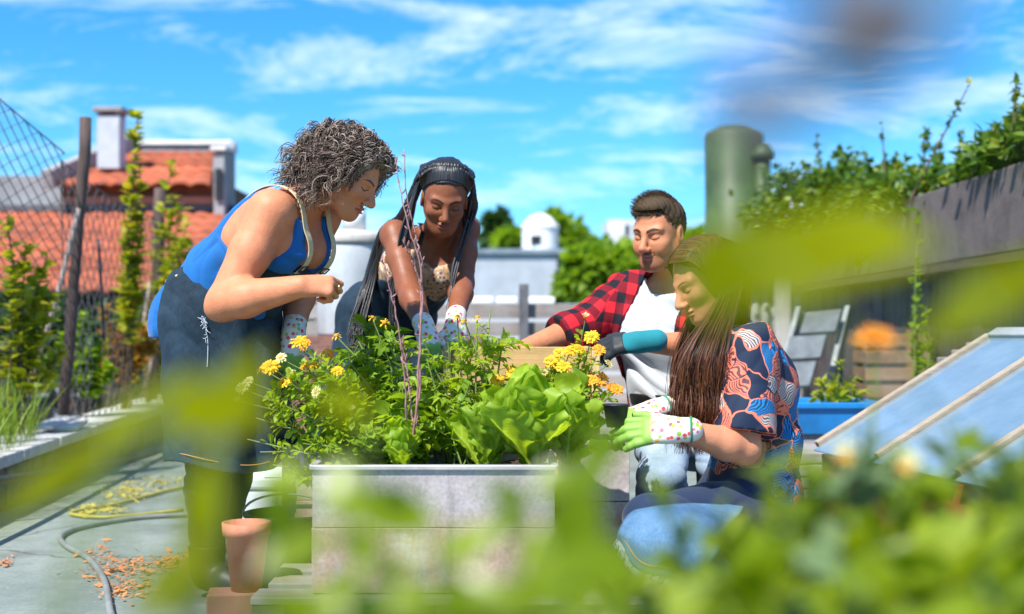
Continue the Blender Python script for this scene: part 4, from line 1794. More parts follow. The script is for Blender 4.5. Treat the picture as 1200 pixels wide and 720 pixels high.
def scalp_points(n, c, Fm, seed, zmin=-.02, front=.062, scale=1.0, back_z=-.07):
    """Random points on the hair-bearing part of the cranium, with outward normals."""
    r = np.random.default_rng(seed)
    out = []
    while len(out) < n:
        q = nrm(r.normal(size=3))
        p = np.array((0, -.018, .030)) + q * np.array((.079, .100, .090))
        lim = zmin if p[1] > -.02 else back_z
        hair = p[2] > lim and not (p[1] > front - .5 * max(0, .0) and p[2] < .062 + .25 * (p[1] - front)) and not (p[1] > .02 and p[2] < .030)
        if hair:
            out.append((p, q))
    p = np.array([o[0] for o in out]) * scale
    q = np.array([o[1] for o in out])
    return c + p @ Fm.T, nrm(q @ Fm.T)


DENIM_DARK = denim_mat('dark_denim', (.008, .016, .026), (.032, .064, .098))
DENIM_BLUE = denim_mat('mid_denim', (.040, .10, .19), (.13, .25, .38))
DENIM_PALE = denim_mat('pale_denim', (.22, .31, .42), (.38, .47, .57))
LEGGINGS = cloth_mat('black_leggings', (.012, .012, .016), .8)
BLACK_LEATHER = mat('black_leather', (.014, .013, .013), .5, .3, 30)
CREAM_STRAP = cloth_mat('cream_canvas_strap', (.62, .50, .30), .8)
STEEL = mat('steel', (.35, .34, .32), .35, .2, 30, metal=.9)
GLOVE_PRINT = glove_mat('printed_glove', (.74, .70, .64), (.22, .40, .06))
GLOVE_TEAL = cloth_mat('teal_glove_knit', (.012, .20, .24), .85)
GLOVE_BLACK = cloth_mat('black_glove_rubber', (.02, .025, .03), .5)
HEM = cloth_mat('frayed_hem_thread', (.55, .60, .66), .9)
ORANGE_THREAD = cloth_mat('orange_stitching', (.55, .27, .08), .8)


def strap(path, w, t, name, material, parent, up):
    """Flat ribbon along a path; up: list of outward normals."""
    path = np.asarray(path, float)
    tt = nrm(np.gradient(path, axis=0))
    up = np.asarray(up, float)
    if up.ndim == 1:
        up = np.tile(up, (len(path), 1))
    s_ = nrm(np.cross(tt, up))
    nn = np.cross(s_, tt)
    m = MB()
    a = np.stack([path - s_ * w / 2 + nn * t, path + s_ * w / 2 + nn * t, path + s_ * w / 2, path - s_ * w / 2, path - s_ * w / 2 + nn * t], 1)
    m.grid(a)
    return m.build(name, material, parent, smooth=False)


def on_surface(S, pts, off):
    """Push points along the field gradient to the given offset of the body surface."""
    p = np.array(pts, float)
    e = 1e-3
    for _ in range(6):
        g = np.stack([S.field(p + V(e, 0, 0)) - S.field(p - V(e, 0, 0)), S.field(p + V(0, e, 0)) - S.field(p - V(0, e, 0)),
                      S.field(p + V(0, 0, e)) - S.field(p - V(0, 0, e))], -1)
        g = nrm(g)
        p = p - g * (S.field(p) - off)[:, None] * .9
    return p, g


# ------------------------------------------------------------------ woman with curly grey hair
def woman_curly():
    root = thing('person', 'woman with curly grey hair, blue tank top and denim apron pinching something above the plants',
                 'person', (P(250, 700, 4.1)[0], 4.1, 0))
    skin = skin_mat('skin_fair')
    pel = V(-.95, 4.12, .90)
    waist = P(272, 325, 4.06)
    chest = P(322, 280, 3.99)
    neck = P(350, 236, 3.95)
    fw = nrm(V(.93, -.37, 0))
    left = nrm(V(.37, .93, 0))
    lp = -left
    up = nrm(neck - chest)
    fwd = nrm(fw - up * np.dot(fw, up))
    c = P(409, 206, 3.95)
    Fm = frame(V(.80, -.24, -.56), V(.5, -.1, .86))
    shR, shL = P(318, 249, 3.83), P(376, 252, 4.12)
    elR, wrR = P(263, 355, 3.76), P(352, 336, 3.66)
    elL, wrL = P(352, 333, 4.24), P(344, 390, 4.10)
    T = Sculpt()
    torso(T, pel, waist, chest, neck, lp, lp, fwd, 1.04, 1.05, .9)
    shoulders(T, neck, (shR, shL), chest, .060)
    A = Sculpt()
    arm(A, shR, elR, wrR, (.066, .052, .032))
    A.ell(elR + V(-.028, .01, -.022), (.026, .026, .024), None, .03)
    arm(A, shL, elL, wrL, (.062, .050, .032))
    Lg = Sculpt()
    leg(Lg, V(-.95, 4.04, .86), V(-.955, 4.02, .46), V(-.965, 4.05, .10), V(-.84, 3.98, .045), (.092, .062, .046))
    leg(Lg, V(-.92, 4.24, .86), V(-.93, 4.28, .47), V(-1.00, 4.36, .10), V(-.85, 4.30, .045), (.095, .068, .052))
    Hd = Sculpt()
    neckhead(Hd, c, Fm, neck, 1.0, 1.0, 1.05)
    HR, HL = Sculpt(), Sculpt()
    dR = nrm(V(.97, .12, .02))
    bR = nrm(V(-.05, -.85, .5))
    hand(HR, wrR, dR, bR, 1 if np.dot(np.cross(dR, bR), V(0, 0, 1)) > 0 else -1,
         curls=[(48, 62, 40), (62, 78, 50), (70, 85, 50), (76, 85, 50)], spread=1, thumb=(.95, .28, -.5), q=1.0)
    dL = nrm(V(-.02, -.25, -.95))
    bL = nrm(V(.3, -.9, .2))
    hand(HL, wrL, dL, bL, -1, curl=(22, 30, 20), spread=6, thumb=(.6, .75, -.1), q=1.05)
    S = Sculpt()
    S.p = T.p + A.p + Lg.p + Hd.p + HR.p + HL.p
    base = np.array((.62, .245, .125))

    def cols(v):
        col = face_cols(v, c, Fm, base, 1, lip=(.42, .13, .10), brow=(.06, .05, .045), warm=(.62, .20, .12))
        red = np.clip(1 - np.sqrt(((v - (neck * .45 + chest * .55 + fwd * .1)) ** 2).sum(1)) / .14, 0, 1)[:, None]
        col = col * (1 - red * .6) + np.array((.50, .13, .075)) * red * .6
        # tan: forearms a little redder
        return col
    body_mesh(S, c, Fm, neck, cols, root, skin)

    # tank top
    C = np.stack([lp, fwd, up], 1)

    def tank(d, x):
        L = (x - neck) @ C
        lx, ly, lz = np.abs(L[..., 0]), L[..., 1], L[..., 2]
        d = d + folds(x, [((.5, .2, .8), 1), ((-.6, .1, .7), .7)], .006, 30, .03, 3)
        arm_c = np.sqrt((np.maximum(lz + .12, 0) * 1.0 + 0) ** 2 + 0) * 0 + (.145 - lx)
        armhole = np.minimum(np.maximum(lz + .19, -.05) * .8 + .0, 1) * 0 + np.where(lz > -.20, lx - (.105 + np.clip(-.06 - lz, 0, .14) * .30), -.05)
        scoop = np.where(ly > -.02, np.minimum(.066 - lx, lz + .175 - lx * .25), np.minimum(.055 - lx, lz + .07))
        top = lz + .012
        d = d - np.clip((pel[2] + .12 - x[..., 2]) * .22, 0, .05) * np.clip(-((x - pel) @ fw) / .08, 0, 1)
        low = pel[2] - .08 - x[..., 2]
        return np.maximum.reduce([d, armhole, scoop, top, low])
    blue = cloth_mat('royal_blue_jersey', (.005, .115, .36), .75)
    cloth(T, 'tank_top', blue, root, .009, tank, margin=.06)

    # apron bib and skirt
    def bib(d, x):
        L = (x - neck) @ C
        lx, ly, lz = np.abs(L[..., 0]), L[..., 1], L[..., 2]
        d = d + folds(x, [((.3, .2, .9), 1)], .004, 26, .03, 5)
        top = lz + .150 + .25 * lx
        front = .035 - ly + np.clip(-lz - .36, 0, .2) * -.7
        return np.maximum.reduce([d, top, front, pel[2] - .0 - x[..., 2] - .05])
    cloth(T, 'apron_bib', DENIM_DARK, root, .015, bib)
    # skirt: wrapped round hips and thighs to just below the knee, open at the back
    SK = Sculpt()
    SK.p = T.p[:3] + [('c', V(-.95, 4.03, .86), V(-.915, 4.03, .40), .125, .150, .06, None, False),
                      ('c', V(-.93, 4.22, .86), V(-.90, 4.26, .40), .125, .150, .06, None, False),
                      ('c', V(-.90, 4.10, .95), V(-.87, 4.13, .42), .125, .150, .06, None, False)]

    def skirt(d, x):
        a = np.arctan2((x - pel) @ left, (x - pel) @ fw)
        t = np.clip((.95 - x[..., 2]) / .55, 0, 1)
        d = d + (np.sin(a * 9 + 2.2 * np.sin(a * 2) + 1.5 * t) * .010 + np.sin(a * 4 - 3 * t) * .007) * (.25 + t)
        d = d + folds(x, [((.3, .1, .9), 1), ((.75, .2, .6), 1)], .006, 22, .03, 8)
        back = -.080 - (x - pel) @ fw - .02 * np.sin(x[..., 2] * 12)
        return np.maximum.reduce([d, back, .425 + .02 * np.sin(a * 3) - x[..., 2], x[..., 2] - 1.045 - .25 * np.clip((x - pel) @ fw, -.1, .2)])
    sk = cloth(SK, 'apron_skirt', DENIM_DARK, root, .021, skirt)
    hm = MB()
    an = np.linspace(R(-120), R(120), 60)
    ring = np.stack([V(-.89, 4.13, .455) + fw * math.cos(q) * .19 + left * math.sin(q) * .27 for q in an])
    rp, _g = on_surface(SK, ring, .024)
    rp[:, 2] = .452 + .02 * np.sin(np.arctan2((rp - pel) @ left, (rp - pel) @ fw) * 3)
    hm.tube(rp, .0016, 5)
    hm.build('hem_stitching', ORANGE_THREAD, sk)
    bt = MB()
    an = np.linspace(R(95), R(265), 30)
    ring = np.stack([pel + V(0, 0, .115) + fw * math.cos(q) * .17 + left * math.sin(q) * .2 for q in an])
    rp, _g = on_surface(T, ring, .016)
    bt.tube(rp, .006, 6)
    bt.build('waist_tie', CREAM_STRAP, sk)
    # pocket edge with frayed white threads
    pk = MB()
    raw = spline([P(238, 372, 3.88), P(243, 400, 3.87), P(241, 440, 3.86), P(240, 470, 3.86)], 20)
    col_, out = on_surface(SK, raw, .016)
    for i in range(34):
        t = min(18.9, abs(rng.normal()) * 3)
        a = col_[int(t)] * (1 - t % 1) + col_[int(t) + 1] * (t % 1) + out[int(t)] * .002
        b = a + rng.normal(size=3) * V(.007, .003, .008) + out[int(t)] * .003
        pk.tube([a, (a + b) / 2 + rng.normal(size=3) * .002, b], .0009, 4, False)
    pk.tube(col_[:12], .0011, 5)
    pk.build('pocket_fray', HEM, sk)
    sm_ = MB()
    raw = spline([P(212, 325, 3.95), P(240, 338, 3.90), P(268, 342, 3.92)], 20)
    rp, _g = on_surface(SK, raw, .014)
    sm_.tube(rp, .0014, 5)
    sm_.build('pocket_stitching', ORANGE_THREAD, sk)
    # straps over the shoulders
    for s_, nm in ((1, 'apron_strap'), (-1, 'apron_strap')):
        raw = [neck + C @ np.array(q) for q in ((s_ * .062, .16, -.165), (s_ * .066, .14, -.12), (s_ * .076, .09, -.04), (s_ * .082, .0, .01), (s_ * .06, -.09, -.08), (s_ * .04, -.13, -.20))]
        raw = spline(raw, 60)
        p, g = on_surface(T, raw, .015)
        so = strap(p, .026, .003, nm, CREAM_STRAP, root, g)
        bk = MB()
        q = p[9]
        gg, tt = g[9], nrm(p[11] - p[7])
        sd = np.cross(tt, gg)
        for e in ((-1, -1, 1, -1), (1, -1, 1, 1), (1, 1, -1, 1), (-1, 1, -1, -1)):
            bk.tube([q + sd * .017 * e[0] + tt * .011 * e[1] + gg * .005, q + sd * .017 * e[2] + tt * .011 * e[3] + gg * .005], .0022, 6)
        bk.build('buckle', BLACK_LEATHER, so)
    # leggings and boots
    def legg(d, x):
        return np.maximum.reduce([d + folds(x, [((0, .1, 1), 1)], .003, 60, .03, 9), .115 - x[..., 2], x[..., 2] - .98])
    LL = Sculpt()
    LL.p = Lg.p + T.p[:3]
    cloth(LL, 'leggings', LEGGINGS, root, .004, legg)
    def boot(d, x):
        return np.maximum(d, x[..., 2] - .165)
    cloth(Lg, 'boots', BLACK_LEATHER, root, .008, boot)
    # glove on the far hand
    cloth(cuffed(HL, wrL, elL, .037), 'glove', GLOVE_PRINT, root, .0028, None, .003, coords=hand_coords(wrL, dL, bL))
    # ring
    rg = MB()
    fb = wrR + dR * .098 - np.cross(dR, bR) * .008 * 1
    rg.lathe([(.0095, -.003), (.0115, -.003), (.0115, .003), (.0095, .003), (.0095, -.003)], wrR + dR * .108 + bR * -.010, 18,
             np.stack([nrm(np.cross(V(0, 0, 1), dR)), V(0, 0, 1), dR], 1))
    rg.build('ring', mat('gold', (.7, .45, .12), .25, .1, 30, metal=1.0), root, smooth=True)
    # hair: dark cap and many spiral curls
    cap = Sculpt()
    cap.ell(c + Fm @ V(0, -.022, .034), (.084, .104, .094), Fm)
    cap.ell(c + Fm @ V(0, -.06, -.04), (.075, .06, .06), Fm, .04)

    def capcut(d, x):
        L = (x - c) @ Fm
        face = np.minimum(L[..., 1] - .040, .075 - L[..., 2])
        return np.maximum(d + folds(x, [((1, .4, .3), 1), ((.2, 1, -.4), 1)], .006, 120, .02, 4), face)
    hm_ = hair_mat('grey_curls', (.026, .015, .010), (.14, .092, .070), (.50, .41, .34), .5, .3)
    ho = cloth(cap, 'hair', hair_mat('dark_hair_cap', (.02, .016, .015), (.02, .016, .015)), root, 0, capcut, .004)
    N, n = 2100, 44
    r = np.random.default_rng(5)
    ro, dn = scalp_points(N, c, Fm, 5, -.02, .07, 1.0, -.085)
    Lr = (ro - c) @ Fm
    t = np.linspace(0, 1, n)
    length = r.uniform(.11, .22, N)
    length *= np.where(Lr[:, 1] > .045, .75, 1)
    back = nrm(-Fm[:, 1] * .9 + V(0, .0, -.25))
    d1 = nrm(dn * 1.0 + r.normal(size=(N, 3)) * .30 + Fm[:, 1] * np.where(Lr[:, 1:2] > .03, -.1, -.30))
    d2 = nrm(back[None] * .45 + V(0, 0, -.85)[None] + dn * .30 + r.normal(size=(N, 3)) * .25)
    s_ = t[None, :, None]
    base_ = ro[:, None] + length[:, None, None] * (d1[:, None] * (s_ - .55 * s_ ** 2) * .80 + d2[:, None] * (s_ ** 2) * .66)
    tg = nrm(np.gradient(base_, axis=1))
    u = nrm(np.cross(tg, V(.31, .8, .5)))
    w = np.cross(tg, u)
    # neighbouring strands share the phase and radius of their lock, so ringlets read as ringlets
    K = 230
    lk = ro[r.integers(0, N, K)]
    li = np.argmin(((ro[:, None] - lk[None]) ** 2).sum(-1), 1)
    kr, kp, kt, ks = r.uniform(.007, .014, K), r.uniform(0, 6.28, K), r.uniform(2.2, 3.8, K), np.sign(r.normal(size=K))
    rad = (kr[li] * r.uniform(.8, 1.2, N))[:, None] * np.clip(t * 4, 0, 1)[None]
    ph = (kp[li] + r.normal(size=N) * .25)[:, None] + (kt[li] * r.uniform(.96, 1.04, N))[:, None] * t[None] * 6.28 * ks[li][:, None]
    pth = base_ + u * (rad * np.cos(ph))[..., None] + w * (rad * np.sin(ph))[..., None]
    # locks gather towards their own centre line
    cen = np.stack([base_[li == q].mean(0) if (li == q).any() else base_[0] for q in range(K)])
    pth = pth + (cen[li] - base_) * (.74 * np.clip(t * 1.6, 0, 1))[None, :, None]
    # keep hair off the face
    Lp = (pth - c) @ Fm
    prof = np.clip(Lp[..., 1] - .058 - .4 * np.clip(Lp[..., 2] - .04, 0, .05), 0, .1) * (Lp[..., 2] < .092)
    pth = pth - prof[..., None] * Fm[:, 1] * .95
    rr = r.uniform(.0007, .0025, N)[:, None] * (1 - .6 * t[None])
    v, f = tubes_arr(pth, rr, 4)
    put('curls', npmesh('curls', v, f), hm_, ho)
    return root


# ------------------------------------------------------------------ woman with long braids
def woman_braids():
    root = thing('person', 'woman with long black braids in a floral top leaning over the wooden planter in gloves',
                 'person', (-.55, 5.05, 0))
    skin = skin_mat('skin_deep', .46)
    pel = P(452, 372, 5.05)
    waist = P(475, 340, 4.95)
    chest = P(497, 312, 4.80)
    neck = P(510, 276, 4.73)
    fw = nrm(V(.35, -.93, 0))
    right = nrm(V(-.93, -.30, 0.02))
    up = nrm(neck - chest)
    fwd = nrm(fw - up * np.dot(fw, up))
    right = nrm(np.cross(fwd, up))
    c = P(521, 233, 4.55)
    Fm = frame(V(.10, -.87, -.48), V(.14, -.45, .85))
    shR, shL = P(463, 276, 4.66), P(545, 268, 4.76)
    elR, wrR = P(478, 338, 4.52), P(498, 385, 4.34)
    elL, wrL = P(542, 333, 4.62), P(534, 376, 4.42)
    T = Sculpt()
    torso(T, pel, waist, chest, neck, right, right, fwd, .86, .88)
    shoulders(T, neck, (shR, shL), chest, .050)
    A = Sculpt()
    arm(A, shR, elR, wrR, (.050, .041, .028))
    arm(A, shL, elL, wrL, (.050, .040, .028))
    Lg = Sculpt()
    hp = right * .09
    leg(Lg, pel + hp - V(0, 0, .05), V(-.66, 4.98, .48), V(-.68, 5.05, .09), V(-.66, 4.86, .045), (.082, .058, .043))
    leg(Lg, pel - hp - V(0, 0, .05), V(-.36, 4.98, .48), V(-.35, 5.06, .09), V(-.33, 4.87, .045), (.082, .058, .043))
    Hd = Sculpt()
    neckhead(Hd, c, Fm, neck, .98, .92, 1.08, .95, nr=.047)
    HR, HL = Sculpt(), Sculpt()
    dR, bR = nrm(V(.22, -.55, -.8)), nrm(V(.1, -.8, .55))
    dL, bL = nrm(V(.10, -.35, -.93)), nrm(V(.35, -.85, .3))
    hand(HR, wrR, dR, bR, -1, curl=(25, 32, 22), spread=5, q=1.0)
    hand(HL, wrL, dL, bL, 1, curl=(14, 26, 20), spread=7, thumb=(.65, .7, -.1), q=1.06)
    S = Sculpt()
    S.p = T.p + A.p + Lg.p + Hd.p + HR.p + HL.p
    base = np.array((.25, .088, .042))
    body_mesh(S, c, Fm, neck, lambda v: face_cols(v, c, Fm, base, .98, lip=(.27, .085, .07), brow=(.012, .008, .007), bw=1.05, warm=(.26, .10, .05)),
              root, skin)
    C = np.stack([right, fwd, up], 1)

    TC = Sculpt()
    TC.p = T.p + [p_ for p_ in A.p if p_[0] == 'c'][:1] + [p_ for p_ in A.p if p_[0] == 'c'][4:5] + Hd.p[-1:]

    def cami(d, x):
        L = (x - neck) @ C
        lx, ly, lz = np.abs(L[..., 0]), L[..., 1], L[..., 2]
        d = d + folds(x, [((.4, .2, .8), 1), ((-.6, 0, .6), .8)], .004, 34, .03, 13)
        armhole = np.where(lz > -.18, lx - (.118 + np.clip(-.06 - lz, 0, .1) * .35), -.05)
        scoop = np.where(ly > -.03, np.minimum(.064 - lx, lz + .080 - lx * .5), np.minimum(.06 - lx, lz + .12))
        return np.maximum.reduce([d, armhole, scoop, lz + .0, pel[2] + .02 - x[..., 2]])
    cloth(TC, 'camisole', floral_mat(), root, .010, cami)

    def bib(d, x):
        L = (x - neck) @ C
        lx, ly, lz = np.abs(L[..., 0]), L[..., 1], L[..., 2]
        d = d + folds(x, [((.3, .2, .9), 1), ((.9, .2, .2), 1)], .005, 30, .03, 15)
        top = lz + .245 + lx * .2
        return np.maximum.reduce([d, top, -.02 - ly + .0, pel[2] - .1 - x[..., 2]])
    cloth(T, 'apron_bib', DENIM_DARK, root, .014, bib)
    SK = Sculpt()
    SK.p = T.p[:5] + [('c', pel - V(0, 0, .02) + right * .05, V(-.60, 5.02, .42), .12, .16, .06, None, False),
                      ('c', pel - V(0, 0, .02) - right * .05, V(-.40, 5.0, .42), .12, .16, .06, None, False)]

    def skirt(d, x):
        a = np.arctan2((x - pel) @ right, (x - pel) @ fw)
        t = np.clip((pel[2] + .1 - x[..., 2]) / .55, 0, 1)
        d = d + (np.sin(a * 9 + 2.2 * np.sin(a * 2) + 1.5 * t) * .010) * (.2 + t)
        d = d + folds(x, [((.3, .1, .9), 1), ((.75, .2, .6), 1)], .007, 22, .03, 18)
        lo_ = (x - neck) @ C
        return np.maximum.reduce([d, .43 - x[..., 2], x[..., 2] - pel[2] - .14])
    cloth(SK, 'apron_skirt', DENIM_DARK, root, .016, skirt, .005)
    # neck loop strap
    for s_ in (-1, 1):
        raw = spline([neck + C @ np.array(q) for q in ((s_ * .10, .13, -.27), (s_ * .10, .12, -.16), (s_ * .085, .06, -.04), (s_ * .05, -.05, .01))], 20)
        p, g = on_surface(T, raw, .013)
        strap(p, .016, .0025, 'apron_strap', BLACK_LEATHER, root, g)
    def trs(d, x):
        return np.maximum.reduce([d + folds(x, [((0, .1, 1), 1)], .004, 50, .03, 19), .10 - x[..., 2], x[..., 2] - pel[2] - .08])
    LL = Sculpt()
    LL.p = Lg.p + T.p[:3]
    cloth(LL, 'trousers', DENIM_DARK, root, .007, trs, .006)
    cloth(Lg, 'shoes', BLACK_LEATHER, root, .009, lambda d, x: np.maximum(d, x[..., 2] - .12), .006)
    cloth(cuffed(HR, wrR, elR, .033), 'glove', GLOVE_PRINT, root, .0028, None, .003, coords=hand_coords(wrR, dR, bR))
    cloth(cuffed(HL, wrL, elL, .033), 'glove', GLOVE_PRINT, root, .0028, None, .003, coords=hand_coords(wrL, dL, bL))
    # braids
    cap = Sculpt()
    cap.ell(c + Fm @ V(0, -.020, .034), (.080, .101, .091), Fm)

    def capcut(d, x):
        L = (x - c) @ Fm
        face = np.minimum(L[..., 1] - (.052 - np.abs(L[..., 0]) * .55), .084 - np.abs(L[..., 0]) * .25 - L[..., 2])
        return np.maximum(d, np.maximum(face, -L[..., 2] - .06))
    bm = hair_mat('black_braids', (.006, .006, .007), (.016, .015, .016), None, .42, .6)
    ho = cloth(cap, 'hair', bm, root, 0, capcut, .004)
    r = np.random.default_rng(11)
    N, n = 170, 80
    paths = np.zeros((N, n, 3))
    ec, er = V(0, -.020, .034), V(.080, .101, .091)

    def hug(q, k):
        """push a head-local point out onto the scalp"""
        w_ = (q - ec) / er
        l_ = np.linalg.norm(w_)
        return ec + (q - ec) * (k / l_) if l_ < k else q
    for i in range(N):
        a = -1 + 2 * (i % 85) / 84 + r.normal() * .01
        lat = -1 if a > .25 + .3 * r.uniform() else 1      # most fall over the image-left shoulder
        lat = 1 if lat > 0 else -1
        row = i // 85
        th = a * 1.5
        # hairline, from temple to temple
        h0 = V(-.078 * math.sin(th), .078 * math.cos(th) * .85 - .012 - row * .022, .092 - .072 * abs(a) ** 1.7 + row * .022)
        mid = V(-.060 * math.sin(th) * .9, .0 - row * .01, .118 - .05 * abs(a) ** 2)
        bk = V(-.05 * math.sin(th) + lat * .018, -.075, .098 - .03 * abs(a))
        lay = 1.03 + .05 * r.uniform() + .03 * row + .26 * abs(a) ** 2
        k0, k1, k2 = hug(h0, 1.01), hug(mid, lay), hug(bk, lay + .05)
        if lat > 0:
            k3 = hug(V(lat * (.075 + .03 * r.uniform()), -.06 - .04 * r.uniform(), .0 + .04 * r.uniform()), 1.28)
            ox = r.uniform(0, 1)
            L = r.uniform(.45, .68)
            k4 = P(474 - 8 * ox, 252 + 6 * r.uniform(), 4.74 + .05 * r.uniform())
            k5 = P(440 - 12 * ox, 325, 4.80 + .05 * r.uniform())
            k6 = P(428 - 22 * ox, 330 + (L - .3) * 280, 4.72)
            if i % 8 == 0:
                k4 = P(474, 272, 4.58) + r.normal(size=3) * .010
                k5 = P(462, 340, 4.58) + r.normal(size=3) * .015
                k6 = P(462, 400, 4.55) + r.normal(size=3) * .015
        else:
            k3 = hug(V(lat * .090, -.030, .03) + r.normal(size=3) * .008, 1.28)
            k4 = c + Fm @ (V(lat * .098, -.035, -.045) + r.normal(size=3) * .010)
            k5 = (P(546, 292, 4.86) if i % 14 else P(531, 320, 4.55)) + r.normal(size=3) * .008
            k6 = (P(548, 320, 4.92) if i % 14 else P(529, 365, 4.5)) + r.normal(size=3) * .01
        loc_ = spline([k0, (k0 + k1) / 2 + V(0, 0, .012), k1, k2, k3], 44)
        loc_ = np.array([hug(q, 1.0 + (lay - 1.0) * min(1, max(0, j_ - 2) / 10)) for j_, q in enumerate(loc_)])
        head_part = c + loc_ @ Fm.T
        sh_pt = P(456 - 10 * r.uniform(), 268 + 6 * r.uniform(), 4.78) if lat > 0 and i % 8 else (k4 + k5) / 2
        fall = spline([head_part[-1], k4, sh_pt, k5, k6], n - 43)
        paths[i] = np.concatenate([head_part[:-1], fall])
        for _s in range(3):
            paths[i][1:-1] = paths[i][1:-1] * .5 + (paths[i][:-2] + paths[i][2:]) * .25
    tt = np.linspace(0, 1, n)
    rad = r.uniform(.0036, .0052, N)[:, None] * (1 + .22 * np.abs(np.sin(tt * 3.14 * 34)))[None] * np.clip((1.02 - tt) * 8, .3, 1)[None] * np.clip(.55 + tt * 4, 0, 1)[None]
    v, f = tubes_arr(paths, rad, 6)
    put('braids', npmesh('braids', v, f), bm, ho)
    return root


# ------------------------------------------------------------------ man in the plaid shirt
def man_plaid():
    root = thing('person', 'man with short dark hair in a red plaid shirt over a white tee',
                 'person', (.62, 4.6, 0))
    skin = skin_mat('skin_tan')
    pel = P(803, 500, 4.62)
    waist = P(790, 455, 4.56)
    chest = P(778, 392, 4.54)
    neck = P(790, 328, 4.52)
    fw = nrm(V(-.55, -.83, 0))
    up = nrm(neck - chest)
    fwd = nrm(fw - up * np.dot(fw, up))
    right = nrm(np.cross(fwd, up))
    c = P(772, 273, 4.44)
    Fm = frame(V(-.60, -.74, -.24), V(-.10, -.16, .97))
    shR, shL = P(735, 348, 4.62), P(846, 350, 4.40)
    elR, wrR = P(683, 384, 4.50), P(612, 410, 4.36)
    elL, wrL = P(846, 408, 4.27), P(752, 401, 4.22)
    T = Sculpt()
    torso(T, pel, waist, chest, neck, right, right, fwd, 1.0)
    T.cone(chest - right * .07 + fwd * .05, chest + right * .07 + fwd * .05, .075, .075, .05)
    shoulders(T, neck, (shR, shL), chest, .062)
    A = Sculpt()
    arm(A, shR, elR, wrR, (.058, .046, .031))
    arm(A, shL, elL, wrL, (.058, .046, .031))
    Lg = Sculpt()
    leg(Lg, pel + right * .09, P(776, 562, 4.20), P(768, 690, 4.22), P(745, 700, 4.10), (.090, .068, .052))
    leg(Lg, pel - right * .09, P(866, 565, 4.18), P(862, 690, 4.24), P(850, 700, 4.10), (.090, .068, .052))
    Hd = Sculpt()
    neckhead(Hd, c, Fm, neck, 1.02, 1.10, 1.06, 1.1, nr=.056, smile=.0055)
    HR, HL = Sculpt(), Sculpt()
    dR, bR = nrm(V(-.85, -.35, -.35)), nrm(V(-.2, -.3, .93))
    dL, bL = nrm(V(-.97, .1, -.10)), nrm(V(.0, -.75, .65))
    hand(HR, wrR, dR, bR, 1 if np.cross(dR, bR)[1] > 0 else -1, curl=(25, 35, 25), spread=4)
    hand(HL, wrL, dL, bL, 1 if np.cross(dL, bL)[2] > 0 else -1, curl=(28, 36, 26), spread=4, q=1.05)
    S = Sculpt()
    S.p = T.p + A.p + Lg.p + Hd.p + HR.p + HL.p
    base = np.array((.54, .22, .11))
    body_mesh(S, c, Fm, neck, lambda v: face_cols(v, c, Fm, base, 1.02, .0055, lip=(.42, .13, .10), brow=(.02, .014, .01), beard=(.045, .027, .017), bw=1.35, warm=(.5, .19, .11)),
              root, skin)
    C = np.stack([right, fwd, up], 1)

    def tee(d, x):
        L = (x - neck) @ C
        lx, ly, lz = np.abs(L[..., 0]), L[..., 1], L[..., 2]
        d = d + folds(x, [((.55, .1, .8), 1), ((.25, .0, .95), .9)], .010, 38, .035, 23)
        scoop = np.sqrt(lx ** 2 + (ly - .04) ** 2 + (lz - .005) ** 2) * -1 + .082
        return np.maximum.reduce([d, scoop, lz + .01, pel[2] + .06 - x[..., 2]])
    cloth(T, 't_shirt', cloth_mat('white_cotton', (.54, .57, .60), .8, .05), root, .014, tee)

    def shirt(d, x):
        L = (x - neck) @ C
        lx, ly, lz = L[..., 0], L[..., 1], L[..., 2]
        d = d + folds(x, [((.6, .2, .7), 1), ((-.5, .3, .8), .8)], .006, 30, .03, 27)
        wedge = np.minimum(ly - .0, np.minimum(.075 + np.clip(-lz, 0, .5) * .12 - lx, lx + .085 + np.clip(-lz, 0, .5) * .12))
        coll = .070 - np.sqrt(lx ** 2 + (ly + .005) ** 2 + (lz + .0) ** 2)
        # cuffs: rolled just past the elbows
        c1 = (x - (elR + (wrR - elR) * .42)) @ nrm(wrR - elR)
        c2 = (x - (elL + (wrL - elL) * .30)) @ nrm(wrL - elL)
        return np.maximum.reduce([d, wedge, coll, lz - .035, np.where(seg(x, elR, wrR) < .085, c1, -1), np.where(seg(x, elL, wrL) < .085, c2, -1), pel[2] - .02 - x[..., 2]])

    def plaid_uv(v):
        L = (v - neck) @ C
        uv = np.stack([L[:, 0] + .6 * L[:, 1], L[:, 2], np.zeros(len(v))], 1)
        for sh, el, wr in ((shR, elR, wrR), (shL, elL, wrL)):
            for a, b, o in ((sh, el, 0), (el, wr, np.linalg.norm(el - sh))):
                d_ = nrm(b - a)
                q = v - a
                tt = q @ d_
                pr = q - tt[:, None] * d_
                dist = np.linalg.norm(pr, axis=1)
                m_ = (dist < .10) & (tt > .0) & (tt < np.linalg.norm(b - a) + .03) & ((np.abs(L[:, 0]) > .16) | (o > 0))
                e1 = nrm(np.cross(d_, V(0, 0, 1)))
                e2 = np.cross(d_, e1)
                ang = np.arctan2(pr @ e1, pr @ e2)
                uv[m_] = np.stack([tt + o, ang * .058, 0 * tt], 1)[m_]
        return uv
    TA = Sculpt()
    TA.p = T.p + A.p
    sh = cloth(TA, 'plaid_shirt', plaid_mat(), root, .025, shirt, coords=plaid_uv)

    def jeans(d, x):
        return np.maximum.reduce([d + folds(x, [((.3, .5, .8), 1), ((-.5, .2, .8), 1)], .006, 34, .03, 29), .11 - x[..., 2],
                                  x[..., 2] - pel[2] - .10])
    LL = Sculpt()
    LL.p = Lg.p + T.p[:3]
    jo = cloth(LL, 'jeans', DENIM_PALE, root, .010, jeans)

